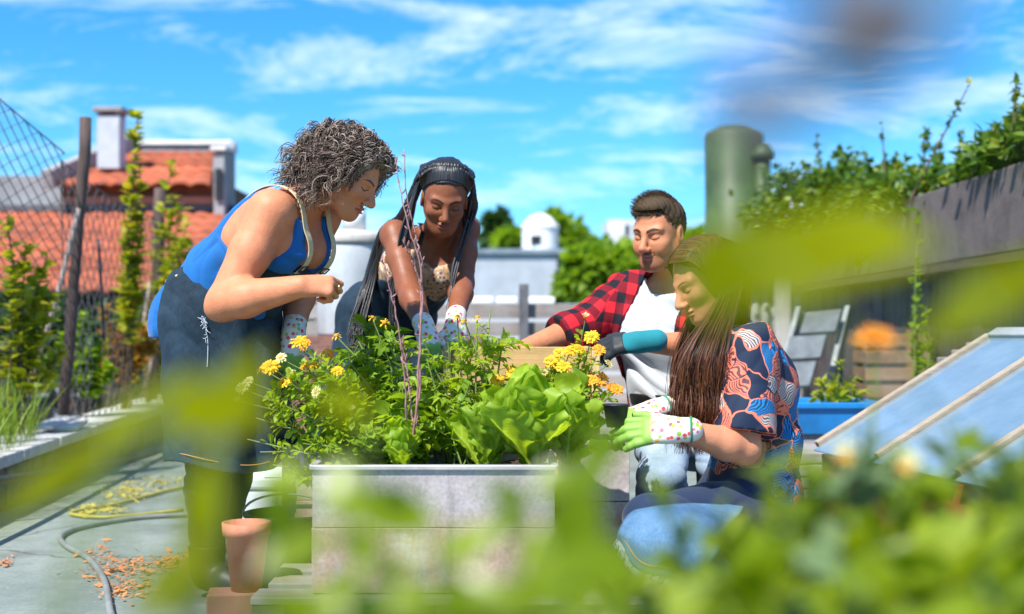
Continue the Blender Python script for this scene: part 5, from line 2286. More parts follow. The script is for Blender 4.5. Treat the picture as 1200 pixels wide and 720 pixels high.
    def belt(d, x):
        return np.maximum.reduce([d, x[..., 2] - pel[2] - .125, pel[2] + .085 - x[..., 2]])
    cloth(T, 'belt', BLACK_LEATHER, root, .016, belt, .005)
    cloth(Lg, 'shoes', BLACK_LEATHER, root, .010, lambda d, x: np.maximum(d, x[..., 2] - .125), .005)
    # teal knitted glove with black rubber palm and fingers
    gl = Sculpt()
    gl.p = HL.p + [('c', wrL - dL * .05, wrL + dL * .01, .034, .034, .01, None, False)]
    go = cloth(gl, 'glove', GLOVE_TEAL, root, .003, None, .003)
    cloth(HL, 'rubber_dip', GLOVE_BLACK, go, .0045, lambda d, x: np.maximum(d, .05 - (x - wrL) @ dL + .9 * np.maximum((x - wrL) @ bL, 0)), .003)
    # short hair
    hmat = hair_mat('dark_brown_short_hair', (.016, .011, .007), (.070, .046, .026), None, .7, .12)
    cap = Sculpt()
    cap.ell(c + Fm @ V(0, -.022, .036), (.081, .102, .090), Fm)
    cap.ell(c + Fm @ V(0, .028, .098), (.060, .052, .032), Fm, .03)

    def capcut(d, x):
        L = (x - c) @ Fm
        lx, ly, lz = np.abs(L[..., 0]), L[..., 1], L[..., 2]
        face = np.minimum(ly - (.035 + .0 * lx), .070 + .02 * (lx < .055) - lz)
        side = np.where(ly > -.045, .022 - lz - np.clip(-ly, -.2, .2) * .6, -lz - .05)
        sb_ = np.maximum(np.abs(ly - .012) - .012, np.abs(lz + .005) - .05)
        return np.maximum(d + folds(x, [((1, .4, .3), 1), ((.2, 1, -.4), 1)], .0015, 160, .02, 4), np.maximum(face, np.minimum(side, sb_)))
    ho = cloth(cap, 'hair', hmat, root, 0, capcut, .003)
    r = np.random.default_rng(21)
    N, n = 3600, 7
    ro, dn = scalp_points(N, c, Fm, 23, .03, .040, 1.03, -.04)
    Lr = (ro - c) @ Fm
    topw = np.clip((Lr[:, 2] - .05) / .05, 0, 1)
    ln = (.006 + .022 * topw) * r.uniform(.7, 1.2, N)
    comb = nrm(Fm[:, 1] * .35 + Fm[:, 0] * .55 + Fm[:, 2] * .3)
    d_ = nrm(dn * .25 + comb * 1.6 * topw[:, None] - Fm[:, 2] * .5 * (1 - topw[:, None]) - Fm[:, 1] * .4 * (1 - topw[:, None]) + r.normal(size=(N, 3)) * .09)
    t = np.linspace(0, 1, n)[None, :, None]
    pth = ro[:, None] + dn[:, None] * .012 * topw[:, None, None] * t + d_[:, None] * ln[:, None, None] * t
    v, f = tubes_arr(pth, .0010 * (1 - .7 * np.linspace(0, 1, n))[None], 3)
    put('hair_tufts', npmesh('hair_tufts', v, f), hmat, ho)
    return root


# ------------------------------------------------------------------ young woman with long brown hair
def woman_longhair():
    root = thing('person', 'young woman with long brown hair and a tropical print blouse crouching by the planter',
                 'person', (.72, 3.85, 0))
    skin = skin_mat('skin_light')
    pel = P(880, 578, 3.86)
    waist = P(886, 520, 3.86)
    chest = P(880, 452, 3.85)
    neck = P(862, 386, 3.85)
    fw = nrm(V(-.97, -.24, 0))
    up = nrm(neck - chest)
    fwd = nrm(fw - up * np.dot(fw, up))
    right = nrm(np.cross(fwd, up))
    c = P(824, 329, 3.80)
    Fm = frame(V(-.84, -.32, -.44), V(-.42, -.02, .9))
    shL, shR = P(878, 408, 3.69), P(852, 402, 4.00)
    elL, wrL = P(872, 526, 3.62), P(797, 504, 3.52)
    elR, wrR = P(838, 505, 3.98), P(770, 480, 3.78)
    T = Sculpt()
    torso(T, pel, waist, chest, neck, right, right, fwd, .88, .9)
    shoulders(T, neck, (shR, shL), chest, .050)
    A = Sculpt()
    arm(A, shR, elR, wrR, (.050, .041, .027))
    arm(A, shL, elL, wrL, (.052, .044, .028))
    Lg = Sculpt()
    leg(Lg, pel + V(0, -.09, -.03), P(762, 612, 3.47), P(850, 690, 3.45), P(815, 705, 3.40), (.086, .062, .046))
    leg(Lg, pel + V(0, .09, -.03), P(770, 625, 3.80), P(845, 690, 3.85), P(805, 700, 3.85), (.086, .062, .046))
    Hd = Sculpt()
    neckhead(Hd, c, Fm, neck, .97, .92, .98, .95, nr=.045)
    HR, HL = Sculpt(), Sculpt()
    dL, bL = nrm(V(-.97, .12, -.03)), nrm(V(-.1, -.80, .45))
    dR, bR = nrm(V(-.88, -.30, -.20)), nrm(V(-.25, -.35, .9))
    hand(HL, wrL, dL, bL, 1 if np.cross(dL, bL)[2] > 0 else -1, curl=(14, 20, 14), spread=5, thumb=(.85, .45, -.15), q=1.08)
    hand(HR, wrR, dR, bR, 1 if np.cross(dR, bR)[1] < 0 else -1, curl=(32, 38, 26), spread=6, thumb=(.7, .6, -.5), q=1.08)
    S = Sculpt()
    S.p = T.p + A.p + Lg.p + Hd.p + HR.p + HL.p
    base = np.array((.62, .265, .145))
    body_mesh(S, c, Fm, neck, lambda v: face_cols(v, c, Fm, base, .97, lip=(.50, .17, .14), brow=(.06, .035, .02), bw=.8, warm=(.6, .24, .15)),
              root, skin)
    C = np.stack([right, fwd, up], 1)

    def blouse(d, x):
        L = (x - neck) @ C
        lx, ly, lz = np.abs(L[..., 0]), L[..., 1], L[..., 2]
        d = d + folds(x, [((.3, .2, .8), 1), ((-.7, .2, .5), 1)], .008, 24, .03, 33)
        scoop = .078 - np.sqrt(lx ** 2 + (ly - .03) ** 2 + (lz - .01) ** 2)
        c1 = (x - (shL + (elL - shL) * .86)) @ nrm(elL - shL)
        c2 = (x - (shR + (elR - shR) * .80)) @ nrm(elR - shR)
        fore = np.minimum.reduce([.9 + 0 * lx])
        near1 = np.sqrt(((x - elL) ** 2).sum(-1)) - .13
        near2 = np.sqrt(((x - elR) ** 2).sum(-1)) - .13
        k1 = np.where((near1 < 0) & (ly > -.03), c1, -1)
        k2 = np.where((near2 < 0), c2, -1)
        return np.maximum.reduce([d, scoop, lz - .012, k1, k2, pel[2] - .06 - x[..., 2]])
    TA = Sculpt()
    TA.p = T.p + [('c', shL, shL + (elL - shL) * .95, .062, .078, .05, None, False), ('c', shR, shR + (elR - shR) * .95, .060, .074, .05, None, False)]

    cloth(TA, 'blouse', tropical_mat(), root, .014, blouse)

    def trs(d, x):
        return np.maximum.reduce([d + folds(x, [((.3, .5, .8), 1)], .005, 34, .03, 39), .09 - x[..., 2], x[..., 2] - pel[2] - .09])
    LL = Sculpt()
    LL.p = Lg.p + T.p[:3]
    cloth(LL, 'trousers', cloth_mat('navy_trousers', (.012, .025, .06), .8), root, .008, trs, .005)
    cloth(Lg, 'shoes', BLACK_LEATHER, root, .010, lambda d, x: np.maximum(d, x[..., 2] - .17 + 0 * d) if False else np.maximum(d, (x[..., 0] - .0) * 0 + x[..., 2] - .135), .005)
    # denim apron spread over the thighs with a frayed hem
    cs = [[P(808, 588, 3.62), P(842, 582, 3.70), P(880, 575, 3.75)],
          [P(775, 588, 3.50), P(822, 592, 3.50), P(868, 600, 3.55)],
          [P(742, 600, 3.42), P(790, 605, 3.34), P(850, 622, 3.38)],
          [P(726, 620, 3.38), P(765, 640, 3.30), P(838, 652, 3.30)],
          [P(724, 632, 3.40), P(748, 664, 3.33), P(806, 690, 3.30)]]
    rows = [spline(rw, 30) for rw in cs]
    pts = np.stack([spline([rw[j] for rw in rows], 40) for j in range(30)], 1)
    pts = pts + (np.sin(np.linspace(0, 9, 30))[None, :] * np.linspace(.002, .010, 40)[:, None])[..., None] * V(.2, -.8, .5) \
        + (np.sin(np.linspace(0, 14, 40)[:, None] + np.linspace(0, 8, 30)[None]) * .003)[..., None] * V(0, -.6, .8)
    ap = MB()
    ap.grid(pts)
    ao = ap.build('apron', DENIM_BLUE, root, smooth=True, solid=.004)
    st = MB()
    edge = pts[-1]
    st.tube(pts[-4] + V(0, -.004, .002), .0016, 5)
    st.build('hem_stitching', ORANGE_THREAD, ao)
    fr = MB()
    for i in range(220):
        j = rng.integers(0, 29)
        a = edge[j] * (1 - rng.uniform()) + edge[j + 1] * rng.uniform() if False else edge[j] + (edge[j + 1] - edge[j]) * rng.uniform()
        fr.tube([a, a + V(-.006, -.001, -.006) + rng.normal(size=3) * .002, a + V(-.010, -.001, -.013) * rng.uniform(.4, 1.3) + rng.normal(size=3) * .004], .0006, 3, False)
    fr.build('frayed_edge', HEM, ao)
    for H_, wr_, d_, b_ in ((HL, wrL, dL, bL), (HR, wrR, dR, bR)):
        g_ = Sculpt()
        g_.p = H_.p + [('c', wr_ - d_ * .03, wr_ + d_ * .01, .030, .030, .01, None, False)]
        go = cloth(g_, 'glove', GLOVE_PRINT, root, .0030, None, .003, coords=hand_coords(wr_, d_, b_))
        cu = MB()
        qq = wr_ - d_ * .030
        e1 = nrm(np.cross(d_, V(0, 0, 1)))
        e2 = np.cross(d_, e1)
        an = np.linspace(0, 2 * np.pi, 25)
        cu.tube(qq + np.outer(np.cos(an), e1) * .0345 + np.outer(np.sin(an), e2) * .0345, .0035, 6)
        cu.build('cuff_trim', cloth_mat('green_trim', (.03, .22, .12)), go, smooth=True)
    # long straight hair
    hmat = hair_mat('long_brown_hair', (.030, .010, .005), (.105, .034, .013), (.22, .08, .028), .42, .4)
    cap = Sculpt()
    cap.ell(c + Fm @ V(0, -.022, .034), (.079, .101, .091), Fm)

    def capcut(d, x):
        L = (x - c) @ Fm
        lx, ly, lz = np.abs(L[..., 0]), L[..., 1], L[..., 2]
        face = np.minimum(ly - (.040 - lx * .35), .100 - lx * .85 - lz)
        return np.maximum(d, np.maximum(face, -lz - .05))
    ho = cloth(cap, 'hair', hmat, root, 0, capcut, .004)
    r = np.random.default_rng(31)
    N, n = 3000, 30
    paths = np.zeros((N, n, 3))
    for i in range(N):
        s_ = 1 if r.uniform() < .42 else -1       # -1: her left side, nearest the camera
        par = r.uniform(-.075, .078)
        top = V(0.003 * s_, par, .131 - 4.2 * (par + .018) ** 2)
        k = r.uniform(0, 1)
        a1 = V(s_ * (.058 + .010 * r.uniform()), par * .85 - .012, .108 - 3.2 * (par + .018) ** 2)
        a2 = V(s_ * (.088 + .012 * r.uniform()) * (1 - .35 * k), .030 - .150 * k + par * .15, .036)
        a3 = V(s_ * (.090 + .014 * r.uniform()) * (1 - .35 * k), .022 - .140 * k, -.050)
        P0, P1, P2, P3 = [c + Fm @ q for q in (top, a1, a2, a3)]
        if s_ < 0:
            # in front of the near shoulder, down the chest
            x0 = 803 + 62 * k + r.normal() * 4
            e4 = P(x0, 420, 3.66 + .03 * r.normal())
            e5 = P(x0 - 3 + r.normal() * 6, 480, 3.64 + .02 * r.normal())
            e6 = P(x0 - 5 + r.normal() * 8, 505 + r.uniform(-15, 28), 3.66 + .02 * r.normal())
            if k > .72:
                e4 = P(868 + r.normal() * 5, 395, 3.80)
                e5 = P(905 + r.normal() * 6, 450, 3.95)
                e6 = P(918 + r.normal() * 7, 530, 3.98)
        else:
            x0 = 795 + 40 * k + r.normal() * 4
            e4 = P(x0, 420, 3.92 + .02 * r.normal())
            e5 = P(x0 - 2 + r.normal() * 5, 475, 3.90)
            e6 = P(x0 - 3 + r.normal() * 6, 500 + r.uniform(-15, 25), 3.88)
        paths[i] = spline([P0, P1, P2, P3, e4, e5, e6], n)
    tt = np.linspace(0, 1, n)
    rad = r.uniform(.0007, .0016, N)[:, None] * (1 - .65 * tt ** 2)[None]
    v, f = tubes_arr(paths, rad, 4)
    put('strands', npmesh('strands', v, f), hmat, ho)
    return root


# the seedling plug held between the gloved hands
def seedling():
    root = thing('seedling_pot', 'small dark pot with a seedling held between the printed gloves', 'plant pot', P(722, 500, 3.56))
    m = MB()
    m.lathe([(.001, -.03), (.026, -.03), (.036, .03), (.038, .03), (.038, .034), (.033, .034), (.032, .02), (.001, .02)], P(722, 488, 3.58), 24)
    m.build('pot', mat('dark_plastic', (.02, .022, .028), .5, .2, 20), root, smooth=True)
# ================================================================== plants
PROFILES = {'ovate': [.06, .72, 1.0, .78, .36, .01], 'lance': [.05, .55, .8, .72, .42, .0], 'round': [.15, .85, 1.05, 1.0, .75, .1],
            'spoon': [.08, .22, .42, .85, 1.0, .15]}


def leaf_batch(pos, d, nr, size, width=.5, prof='ovate', droop=.25, fold=.25, twist=0.0):
    """Curved, folded blades: 6 rows x 3 columns each. All arguments per leaf."""
    pos, d, nr = np.asarray(pos, float), nrm(d), np.asarray(nr, float)
    N = len(pos)
    s = np.cross(d, nr)
    bad = np.linalg.norm(s, axis=1) < 1e-4
    s[bad] = np.cross(d[bad], V(.3, .5, .8))
    s = nrm(s)
    u = np.cross(s, d)
    t = np.linspace(0, 1, 6)
    w = np.array(PROFILES[prof])
    size = np.broadcast_to(size, (N,))
    width = np.broadcast_to(width, (N,))
    droop = np.broadcast_to(droop, (N,))
    mid = pos[:, None] + d[:, None] * (size[:, None] * t)[..., None] - u[:, None] * (size[:, None] * droop[:, None] * t ** 2)[..., None]
    half = size[:, None] * width[:, None] * w * .5
    L = mid - s[:, None] * half[..., None] + u[:, None] * (half * fold)[..., None]
    Rr = mid + s[:, None] * half[..., None] + u[:, None] * (half * fold)[..., None]
    v = np.stack([L, mid, Rr], 2).reshape(-1, 3)
    idx = np.arange(N * 18).reshape(N, 6, 3)
    f = np.stack([idx[:, :-1, :-1], idx[:, :-1, 1:], idx[:, 1:, 1:], idx[:, 1:, :-1]], -1).reshape(-1, 4)
    return v, f


class Foliage:
    def __init__(s):
        s.v, s.f, s.n = [], [], 0

    def add(s, v, f):
        s.v.append(v)
        s.f.append(f + s.n)
        s.n += len(v)

    def build(s, name, material, parent):
        return put(name, npmesh(name, np.concatenate(s.v), np.concatenate(s.f)), material, parent)


G_MID = leaf_mat('leaf_mid_green', (.13, .245, .018), (.27, .41, .032), .5)
G_BRIGHT = leaf_mat('leaf_bright_green', (.19, .31, .020), (.36, .49, .04), .5, tint=(.47, .54, .07))
G_LETTUCE = leaf_mat('leaf_lettuce', (.22, .35, .018), (.36, .52, .035), .5, .45, vein=True)
G_DARK = leaf_mat('leaf_dark_green', (.020, .060, .014), (.055, .12, .025), .3)
G_IVY = leaf_mat('leaf_ivy', (.022, .075, .010), (.14, .25, .022), .4, .4, tint=(.34, .38, .06))
G_YELLOW = leaf_mat('leaf_yellow_green', (.20, .27, .015), (.42, .44, .035), .45, tint=(.50, .36, .05))
G_AUTUMN = leaf_mat('leaf_orange_yellow', (.25, .15, .03), (.48, .34, .05), .4, tint=(.50, .16, .04))
G_SAGE = leaf_mat('leaf_sage', (.12, .20, .085), (.22, .31, .14), .35)
G_GRASS = leaf_mat('grass_blade', (.13, .22, .02), (.28, .36, .05), .45)
G_FRONT = leaf_mat('leaf_front', (.12, .19, .004), (.28, .37, .010), .5, .28, tint=(.42, .50, .06))
G_FRONT_DARK = leaf_mat('leaf_front_dark', (.035, .085, .010), (.075, .14, .016), .4, .4)
STEM = mat('green_stem', (.17, .24, .06), .6, .25, 20)
TWIG = mat('purple_twig', (.33, .17, .16), .7, .3, 40)
BARK = mat('bark', (.12, .085, .06), .9, .4, 12, .5)
YELLOW = leaf_mat('yellow_petal', (.72, .42, .010), (.85, .58, .015), .2, .6, tint=(.86, .40, .01))
ORANGE = leaf_mat('orange_petal_flower', (.80, .30, .01), (.85, .42, .02), .2, .6)
CREAM = leaf_mat('cream_petal', (.62, .60, .30), (.78, .74, .45), .3, .6)
EYE = mat('flower_eye', (.62, .30, .02), .9, .3, 60)


def flower_mesh(petal_mat, r=.016, npet=15, name='flower', cup=.35, seed=0):
    q = np.random.default_rng(seed)
    f = Foliage()
    for ring, rr, tilt in ((0, r, cup), (1, r * .78, cup + .35)):
        a = np.linspace(0, 2 * np.pi, npet, endpoint=False) + ring * .2 + q.normal(size=npet) * .05
        d = np.stack([np.cos(a), np.sin(a), np.full(npet, tilt) + q.normal(size=npet) * .1], 1)
        nr_ = np.tile(V(0, 0, 1), (npet, 1)) + q.normal(size=(npet, 3)) * .1
        v, fc = leaf_batch(d * .003, d, nr_, rr * q.uniform(.85, 1.1, npet), .36, 'spoon', .35, .1)
        f.add(v, fc)
    v = np.concatenate(f.v)
    fa = np.concatenate(f.f)
    n0 = len(v)
    th = np.linspace(0, np.pi / 2, 5)
    an = np.linspace(0, 2 * np.pi, 10, endpoint=False)
    dv = np.array([[.0065 * math.cos(t) * math.cos(b), .0065 * math.cos(t) * math.sin(b), .002 + .0045 * math.sin(t)] for t in th for b in an])
    df = np.array([(i * 10 + j, i * 10 + (j + 1) % 10, (i + 1) * 10 + (j + 1) % 10, (i + 1) * 10 + j) for i in range(4) for j in range(10)]) + n0
    me = npmesh(name, np.concatenate([v, dv]), np.concatenate([fa, df]))
    me.materials.append(petal_mat)
    me.materials.append(EYE)
    mi = np.zeros(len(fa) + len(df), np.int32)
    mi[len(fa):] = 1
    me.polygons.foreach_set('material_index', mi)
    return me


FL = {'yellow': flower_mesh(YELLOW, .021, 17, cup=.1, seed=1), 'orange': flower_mesh(ORANGE, .018, 14, seed=2),
      'cream': flower_mesh(CREAM, .017, 14, seed=3), 'star': flower_mesh(YELLOW, .013, 5, cup=-.1, seed=4), 'bud': flower_mesh(CREAM, .010, 9, cup=1.6, seed=5)}


def flower_at(kind, p, nrm_, parent, s=1.0):
    o = bpy.data.objects.new('flower', FL[kind])
    COL.objects.link(o)
    o.parent = parent
    o.matrix_parent_inverse = world_of(parent).inverted()
    o.location = tuple(p)
    qn = Vector(tuple(nrm(nrm_))).to_track_quat('Z', 'Y')
    o.rotation_euler = (qn @ Quaternion((0, 0, 1), rng.uniform(0, 6))).to_euler()
    o.scale = (s, s, s)
    return o


def plant(name, label, cat, base, tips, leaf, leaf_n, leaf_size, mat_, group=None, stem_r=.0028, prof='spoon', width=.4, bow=.25,
          start=.12, stem_mat=None, droop=.3, flowers=(), spread=.8, seed=0, up=.35, side=0, taper=.35):
    """Stems bowing from a base to each tip with leaves all along; flowers: {tip index: kind}."""
    r = np.random.default_rng(seed + 100)
    base = np.asarray(base, float)
    root = thing(name, label, cat, base, 0, group)
    tips = [np.asarray(t, float) for t in tips]
    n = 18
    paths = []
    for t in tips:
        b = base + V(r.normal() * .02, r.normal() * .02, 0)
        mid = b * (1 - .5) + t * .5
        mid = mid + V((b[0] - t[0]) * bow, (b[1] - t[1]) * bow, abs(t[2] - b[2]) * .10) + r.normal(size=3) * .012
        paths.append(spline([b, mid, t], n))
    paths = np.array(paths)
    tt = np.linspace(0, 1, n)
    v, f = tubes_arr(paths, (stem_r * (1 - taper * tt))[None], 6)
    put('stems', npmesh('stems', v, f), stem_mat or STEM, root)
    fo = Foliage()
    N = leaf_n * len(tips)
    k = r.integers(0, len(tips), N)
    t = np.clip(r.uniform(start, 1.0, N) ** .85, 0, 1) * (.87 if flowers else 1)
    fi = t * (n - 1.001)
    i0 = fi.astype(int)
    pos = paths[k, i0] * (1 - (fi - i0))[:, None] + paths[k, i0 + 1] * (fi - i0)[:, None]
    tan = nrm(paths[k, i0 + 1] - paths[k, i0])
    a = r.normal(size=(N, 3))
    d = nrm(a - tan * (a * tan).sum(1, keepdims=True)) * spread + tan * up + V(0, 0, .25)
    nr_ = V(0, 0, 1)[None] + r.normal(size=(N, 3)) * .45
    size = leaf_size * r.uniform(.55, 1.25, N) * (1.15 - .5 * t)
    if leaf == 'simple':
        v, f = leaf_batch(pos, d, nr_, size, width * r.uniform(.8, 1.2, N), prof, droop * r.uniform(.3, 1.6, N), .3)
        fo.add(v, f)
    else:                                            # compound: a rachis with paired leaflets
        d = nrm(d)
        rach = []
        for q, (fr_t, sd) in enumerate(((.35, -1), (.35, 1), (.62, -1), (.62, 1), (.88, -1), (.88, 1), (1.0, 0))):
            s_ = nrm(np.cross(d, nr_))
            pp = pos + d * (size * fr_t)[:, None] - V(0, 0, 1) * (size * .30 * fr_t ** 2)[:, None]
            dd = nrm(d * (.55 if sd else 1) + s_ * sd * .85 - V(0, 0, .25) + r.normal(size=(N, 3)) * .18)
            v, f = leaf_batch(pp, dd, nr_ + r.normal(size=(N, 3)) * .3, size * (.42 if sd else .5) * r.uniform(.7, 1.2, N), .52, 'ovate', .35, .3)
            fo.add(v, f)
        rp = pos[:, None] + d[:, None] * (size[:, None] * np.linspace(0, 1, 4))[..., None] - V(0, 0, 1) * (size[:, None] * .30 * np.linspace(0, 1, 4) ** 2)[..., None]
        v, f = tubes_arr(rp, .0011, 4)
        fo.add(v, f)
    fob = fo.build('foliage', mat_, root)
    for i, kind in dict(flowers).items():
        tn = nrm(paths[i][-1] - paths[i][-3])
        nn = nrm(tn * .4 + V(0, -.75, .62) + r.normal(size=3) * .25)
        flower_at(kind, tips[i] + tn * .004, nn, root, r.uniform(.85, 1.2))
    return root


def lettuce(label, base, size, nleaf, seed, mat_=None, lean=(0, 0)):
    r = np.random.default_rng(seed)
    root = thing('lettuce', label, 'lettuce', base, 0, 'lettuces in the front planter')
    nu, nv = 30, 21
    vs, fs, n0 = [], [], 0
    for i in range(nleaf):
        a = i * 2.4 + r.normal() * .2
        el = R(np.clip(86 - 46 * (i / nleaf) ** 1.2 + r.normal() * 9, 15, 89))
        L = size * r.uniform(.8, 1.1) * (.75 + .35 * math.sin(math.pi * (i + 2) / (nleaf + 3)))
        W = L * r.uniform(.44, .64)
        dh = V(math.cos(a) + lean[0], math.sin(a) + lean[1], 0)
        d = nrm(nrm(dh) * math.cos(el) + V(0, 0, math.sin(el)))
        s_ = nrm(np.cross(d, V(0, 0, 1) if abs(d[2]) < .97 else V(math.cos(a), math.sin(a), 0)))
        u = np.cross(s_, d)
        ph = r.uniform(0, 6.28, 5)
        T = np.linspace(0, 1, nu)[:, None]
        S = np.linspace(-1, 1, nv)[None]
        wid = W * .5 * (.10 * (1 - T) + .95 * np.sin(np.pi * np.clip(T * .992 + .004, 0, 1) ** 1.45) ** .60) * (1 + (.10 * np.sin(T * 22 + ph[0]) + .09 * np.sin(T * 47 + ph[4])) * np.abs(S))
        ruf = np.abs(S) ** 2.5 * .055 * L * (np.sin(T * 15 + ph[1] + S * 2) + .5 * np.sin(T * 34 + ph[2] - S))
        tip = np.clip(T - .7, 0, 1) * .14 * L * np.sin(S * 8 + ph[3])
        curl = -L * .13 * T ** 2.2 + .16 * L * S ** 2 * T
        vein = -.018 * L * np.exp(-(S / .10) ** 2) + .010 * L * np.sin(np.abs(S) * 9 - T * 13)
        hh = ruf + tip * .5 + curl + vein
        pts = base + V(r.normal() * .008, r.normal() * .008, 0) + d * (T * L)[..., None] + s_ * (wid * S)[..., None] + u * (-hh * -1)[..., None]
        idx = np.arange(nu * nv).reshape(nu, nv) + n0
        vs.append(pts.reshape(-1, 3))
        fs.append(np.stack([idx[:-1, :-1], idx[:-1, 1:], idx[1:, 1:], idx[1:, :-1]], -1).reshape(-1, 4))
        n0 += nu * nv
    lm = npmesh('leaves', np.concatenate(vs), np.concatenate(fs))
    S2, T2 = np.meshgrid(np.linspace(-1, 1, nv), np.linspace(0, 1, nu))
    vn = np.exp(-(S2 / .09) ** 2) * (1 - .6 * T2) + .55 * np.clip(np.sin(T2 * 34 - np.abs(S2) * 11) - .72, 0, 1) * 3 * (1 - np.abs(S2) * .5)
    at = lm.attributes.new('vein', 'FLOAT', 'POINT')
    at.data.foreach_set('value', np.tile(np.clip(vn, 0, .8).ravel(), nleaf).astype(np.float32))
    put('leaves', lm, mat_ or G_LETTUCE, root)
    m = MB()
    m.lathe([(.001, 0), (.014, 0), (.011, .02), (.001, .03)], base, 12)
    m.build('stalk', STEM, root, smooth=True)
    return root


# ---- the bed: left clump with yellow flowers
tl = [(350, 401, 'yellow'), (359, 405, 'orange'), (318, 430, 'yellow'), (309, 433, 'orange'), (286, 456, 'cream'), (331, 421, 'cream'), (396, 436, 'yellow'),
      (385, 418, 'orange'), (368, 428, 'yellow'), (360, 431, 'orange'), (372, 461, 'cream'), (335, 448, 'yellow'), (293, 448, 'cream'), (420, 466, 'cream'),
      (412, 482, 'bud'), (345, 440, 'bud'), (281, 470, 'bud'), (300, 490, None), (290, 515, None), (320, 545, None), (305, 530, None), (350, 470, None), (375, 490, None),
      (400, 500, None), (420, 520, None), (330, 500, None), (355, 520, None), (385, 545, None), (440, 500, None), (310, 560, None), (405, 455, 'bud'), (340, 555, None)]
d_ = [3.62, 3.72, 3.60, 3.66, 3.58, 3.70, 3.66, 3.8, 3.75, 3.68, 3.6, 3.62]
plant('flowering_plant', 'bushy plant with yellow and cream daisy heads spilling over the left end of the planter', 'flowering plant', (-.42, 3.68, .44),
      [P(x, y, d_[i % 12]) for i, (x, y, k_) in enumerate(tl)], 'simple', 85, .046, G_BRIGHT, 'flowering plants in the planters', flowers={i: t[2] for i, t in enumerate(tl) if t[2]},
      width=.42, seed=1, bow=.18)
tr = [(693, 396, 'yellow'), (679, 410, 'yellow'), (701, 412, 'orange'), (660, 430, 'yellow'), (646, 424, 'yellow'), (691, 447, 'orange'), (704, 446, 'orange'),
      (716, 457, 'orange'), (626, 436, 'orange'), (655, 415, 'yellow'), (600, 437, 'yellow'), (668, 412, 'yellow'), (686, 374, 'bud'), (722, 458, 'orange'), (712, 428, 'cream'),
      (584, 446, 'yellow'), (640, 440, 'bud'), (700, 470, None), (680, 480, None), (660, 470, None), (690, 500, None), (640, 460, None), (670, 520, None), (705, 490, None), (650, 445, 'bud'),
      (715, 475, None), (612, 455, None), (635, 475, None)]
plant('flowering_plant', 'upright plant with yellow and orange daisy heads beside the wooden planter and the teal glove', 'flowering plant', (.16, 4.03, .47),
      [P(x, y, 3.88 + .14 * ((i * 7) % 5) / 4) for i, (x, y, k_) in enumerate(tr)], 'simple', 62, .042, G_BRIGHT, 'flowering plants in the planters',
      flowers={i: t[2] for i, t in enumerate(tr) if t[2]}, width=.40, seed=2, bow=.12)
# tomato-like plants in the middle
for k_, (bx, by, tips_, lab, fl) in enumerate((
        (-.34, 3.86, [(437, 374), (451, 380), (420, 400), (462, 400), (410, 425), (475, 430), (440, 440), (395, 395)],
         'tall tomato plant with small yellow flowers in front of the woman with braids', {0: 'star', 1: 'star', 7: 'star'}),
        (-.20, 3.88, [(500, 420), (488, 400), (520, 440), (470, 455), (510, 470), (530, 460), (495, 395)], 'leafy tomato plant at the foot of the dry twigs', {}),
        (-.11, 3.92, [(536, 373), (545, 378), (559, 374), (575, 363), (590, 384), (525, 400), (550, 430), (575, 440), (540, 450)],
         'tomato plant with a cluster of yellow star flowers before the gloves', {0: 'star', 1: 'star', 2: 'star'}))):
    plant('tomato_plant', lab, 'tomato plant', (bx, by, .44), [P(x, y, by - .05 + .12 * ((i * 5) % 4) / 4) for i, (x, y) in enumerate(tips_)], 'compound', 16, .085, [G_MID, G_BRIGHT, G_BRIGHT][k_],
          'tomato plants in the planter', .0038, seed=10 + k_, bow=.1, flowers=fl, up=.2)
# broad leaves low in the bed
for k_, (px, by, tips_, lab, mm) in enumerate((
        (470, 3.72, [(455, 480), (480, 470), (440, 500), (500, 495), (470, 450), (425, 520), (510, 520), (490, 530), (450, 530)], 'young chard with pale round leaves low in the front planter', G_BRIGHT),
        (540, 3.74, [(540, 470), (560, 480), (520, 490), (550, 450), (575, 500), (530, 520), (560, 525), (505, 500)], 'dark leafy herb growing left of the big lettuce', G_MID),
        (430, 4.20, [(440, 395), (420, 420), (455, 410), (470, 440), (405, 450), (430, 380), (460, 385)], 'big leaved plant rising in the rear zinc planter', G_MID),
        (350, 4.20, [(365, 470), (340, 480), (380, 460), (400, 470), (330, 500)], 'low green herb at the left of the rear zinc planter', G_SAGE),
        (590, 4.38, [(560, 430), (580, 440), (600, 430), (620, 445), (640, 430), (570, 455), (610, 460), (650, 450)], 'mint growing in front of the wooden planter', G_MID))):
    bb = P(px, 550, by)
    plant('leafy_herb', lab, 'herb', (bb[0], by, .44 if k_ < 4 else .13), [P(x, y, by + .06 * ((i * 3) % 4 - 1.5) / 2 - (.3 if k_ == 4 else 0)) for i, (x, y) in enumerate(tips_)], 'simple', 26, [.06, .045, .085, .04, .045][k_], mm,
          'leafy herbs in the planters', .003, prof='round' if k_ in (0, 2) else 'ovate', width=.7, seed=30 + k_, bow=.05, droop=.4)
lettuce('largest frilled lettuce standing upright at the right end of the front planter', P(622, 548, 3.62), .275, 20, 41, lean=(0, -.2))
lettuce('yellowish lettuce leaning over the rim at the planter corner', P(668, 545, 3.68), .20, 11, 42, lean=(.4, -.2))
lettuce('small sunlit lettuce low on the left of the large one', P(470, 548, 3.60), .13, 13, 43)
lettuce('small lettuce between the herb and the large lettuce', P(572, 548, 3.62), .18, 11, 44)
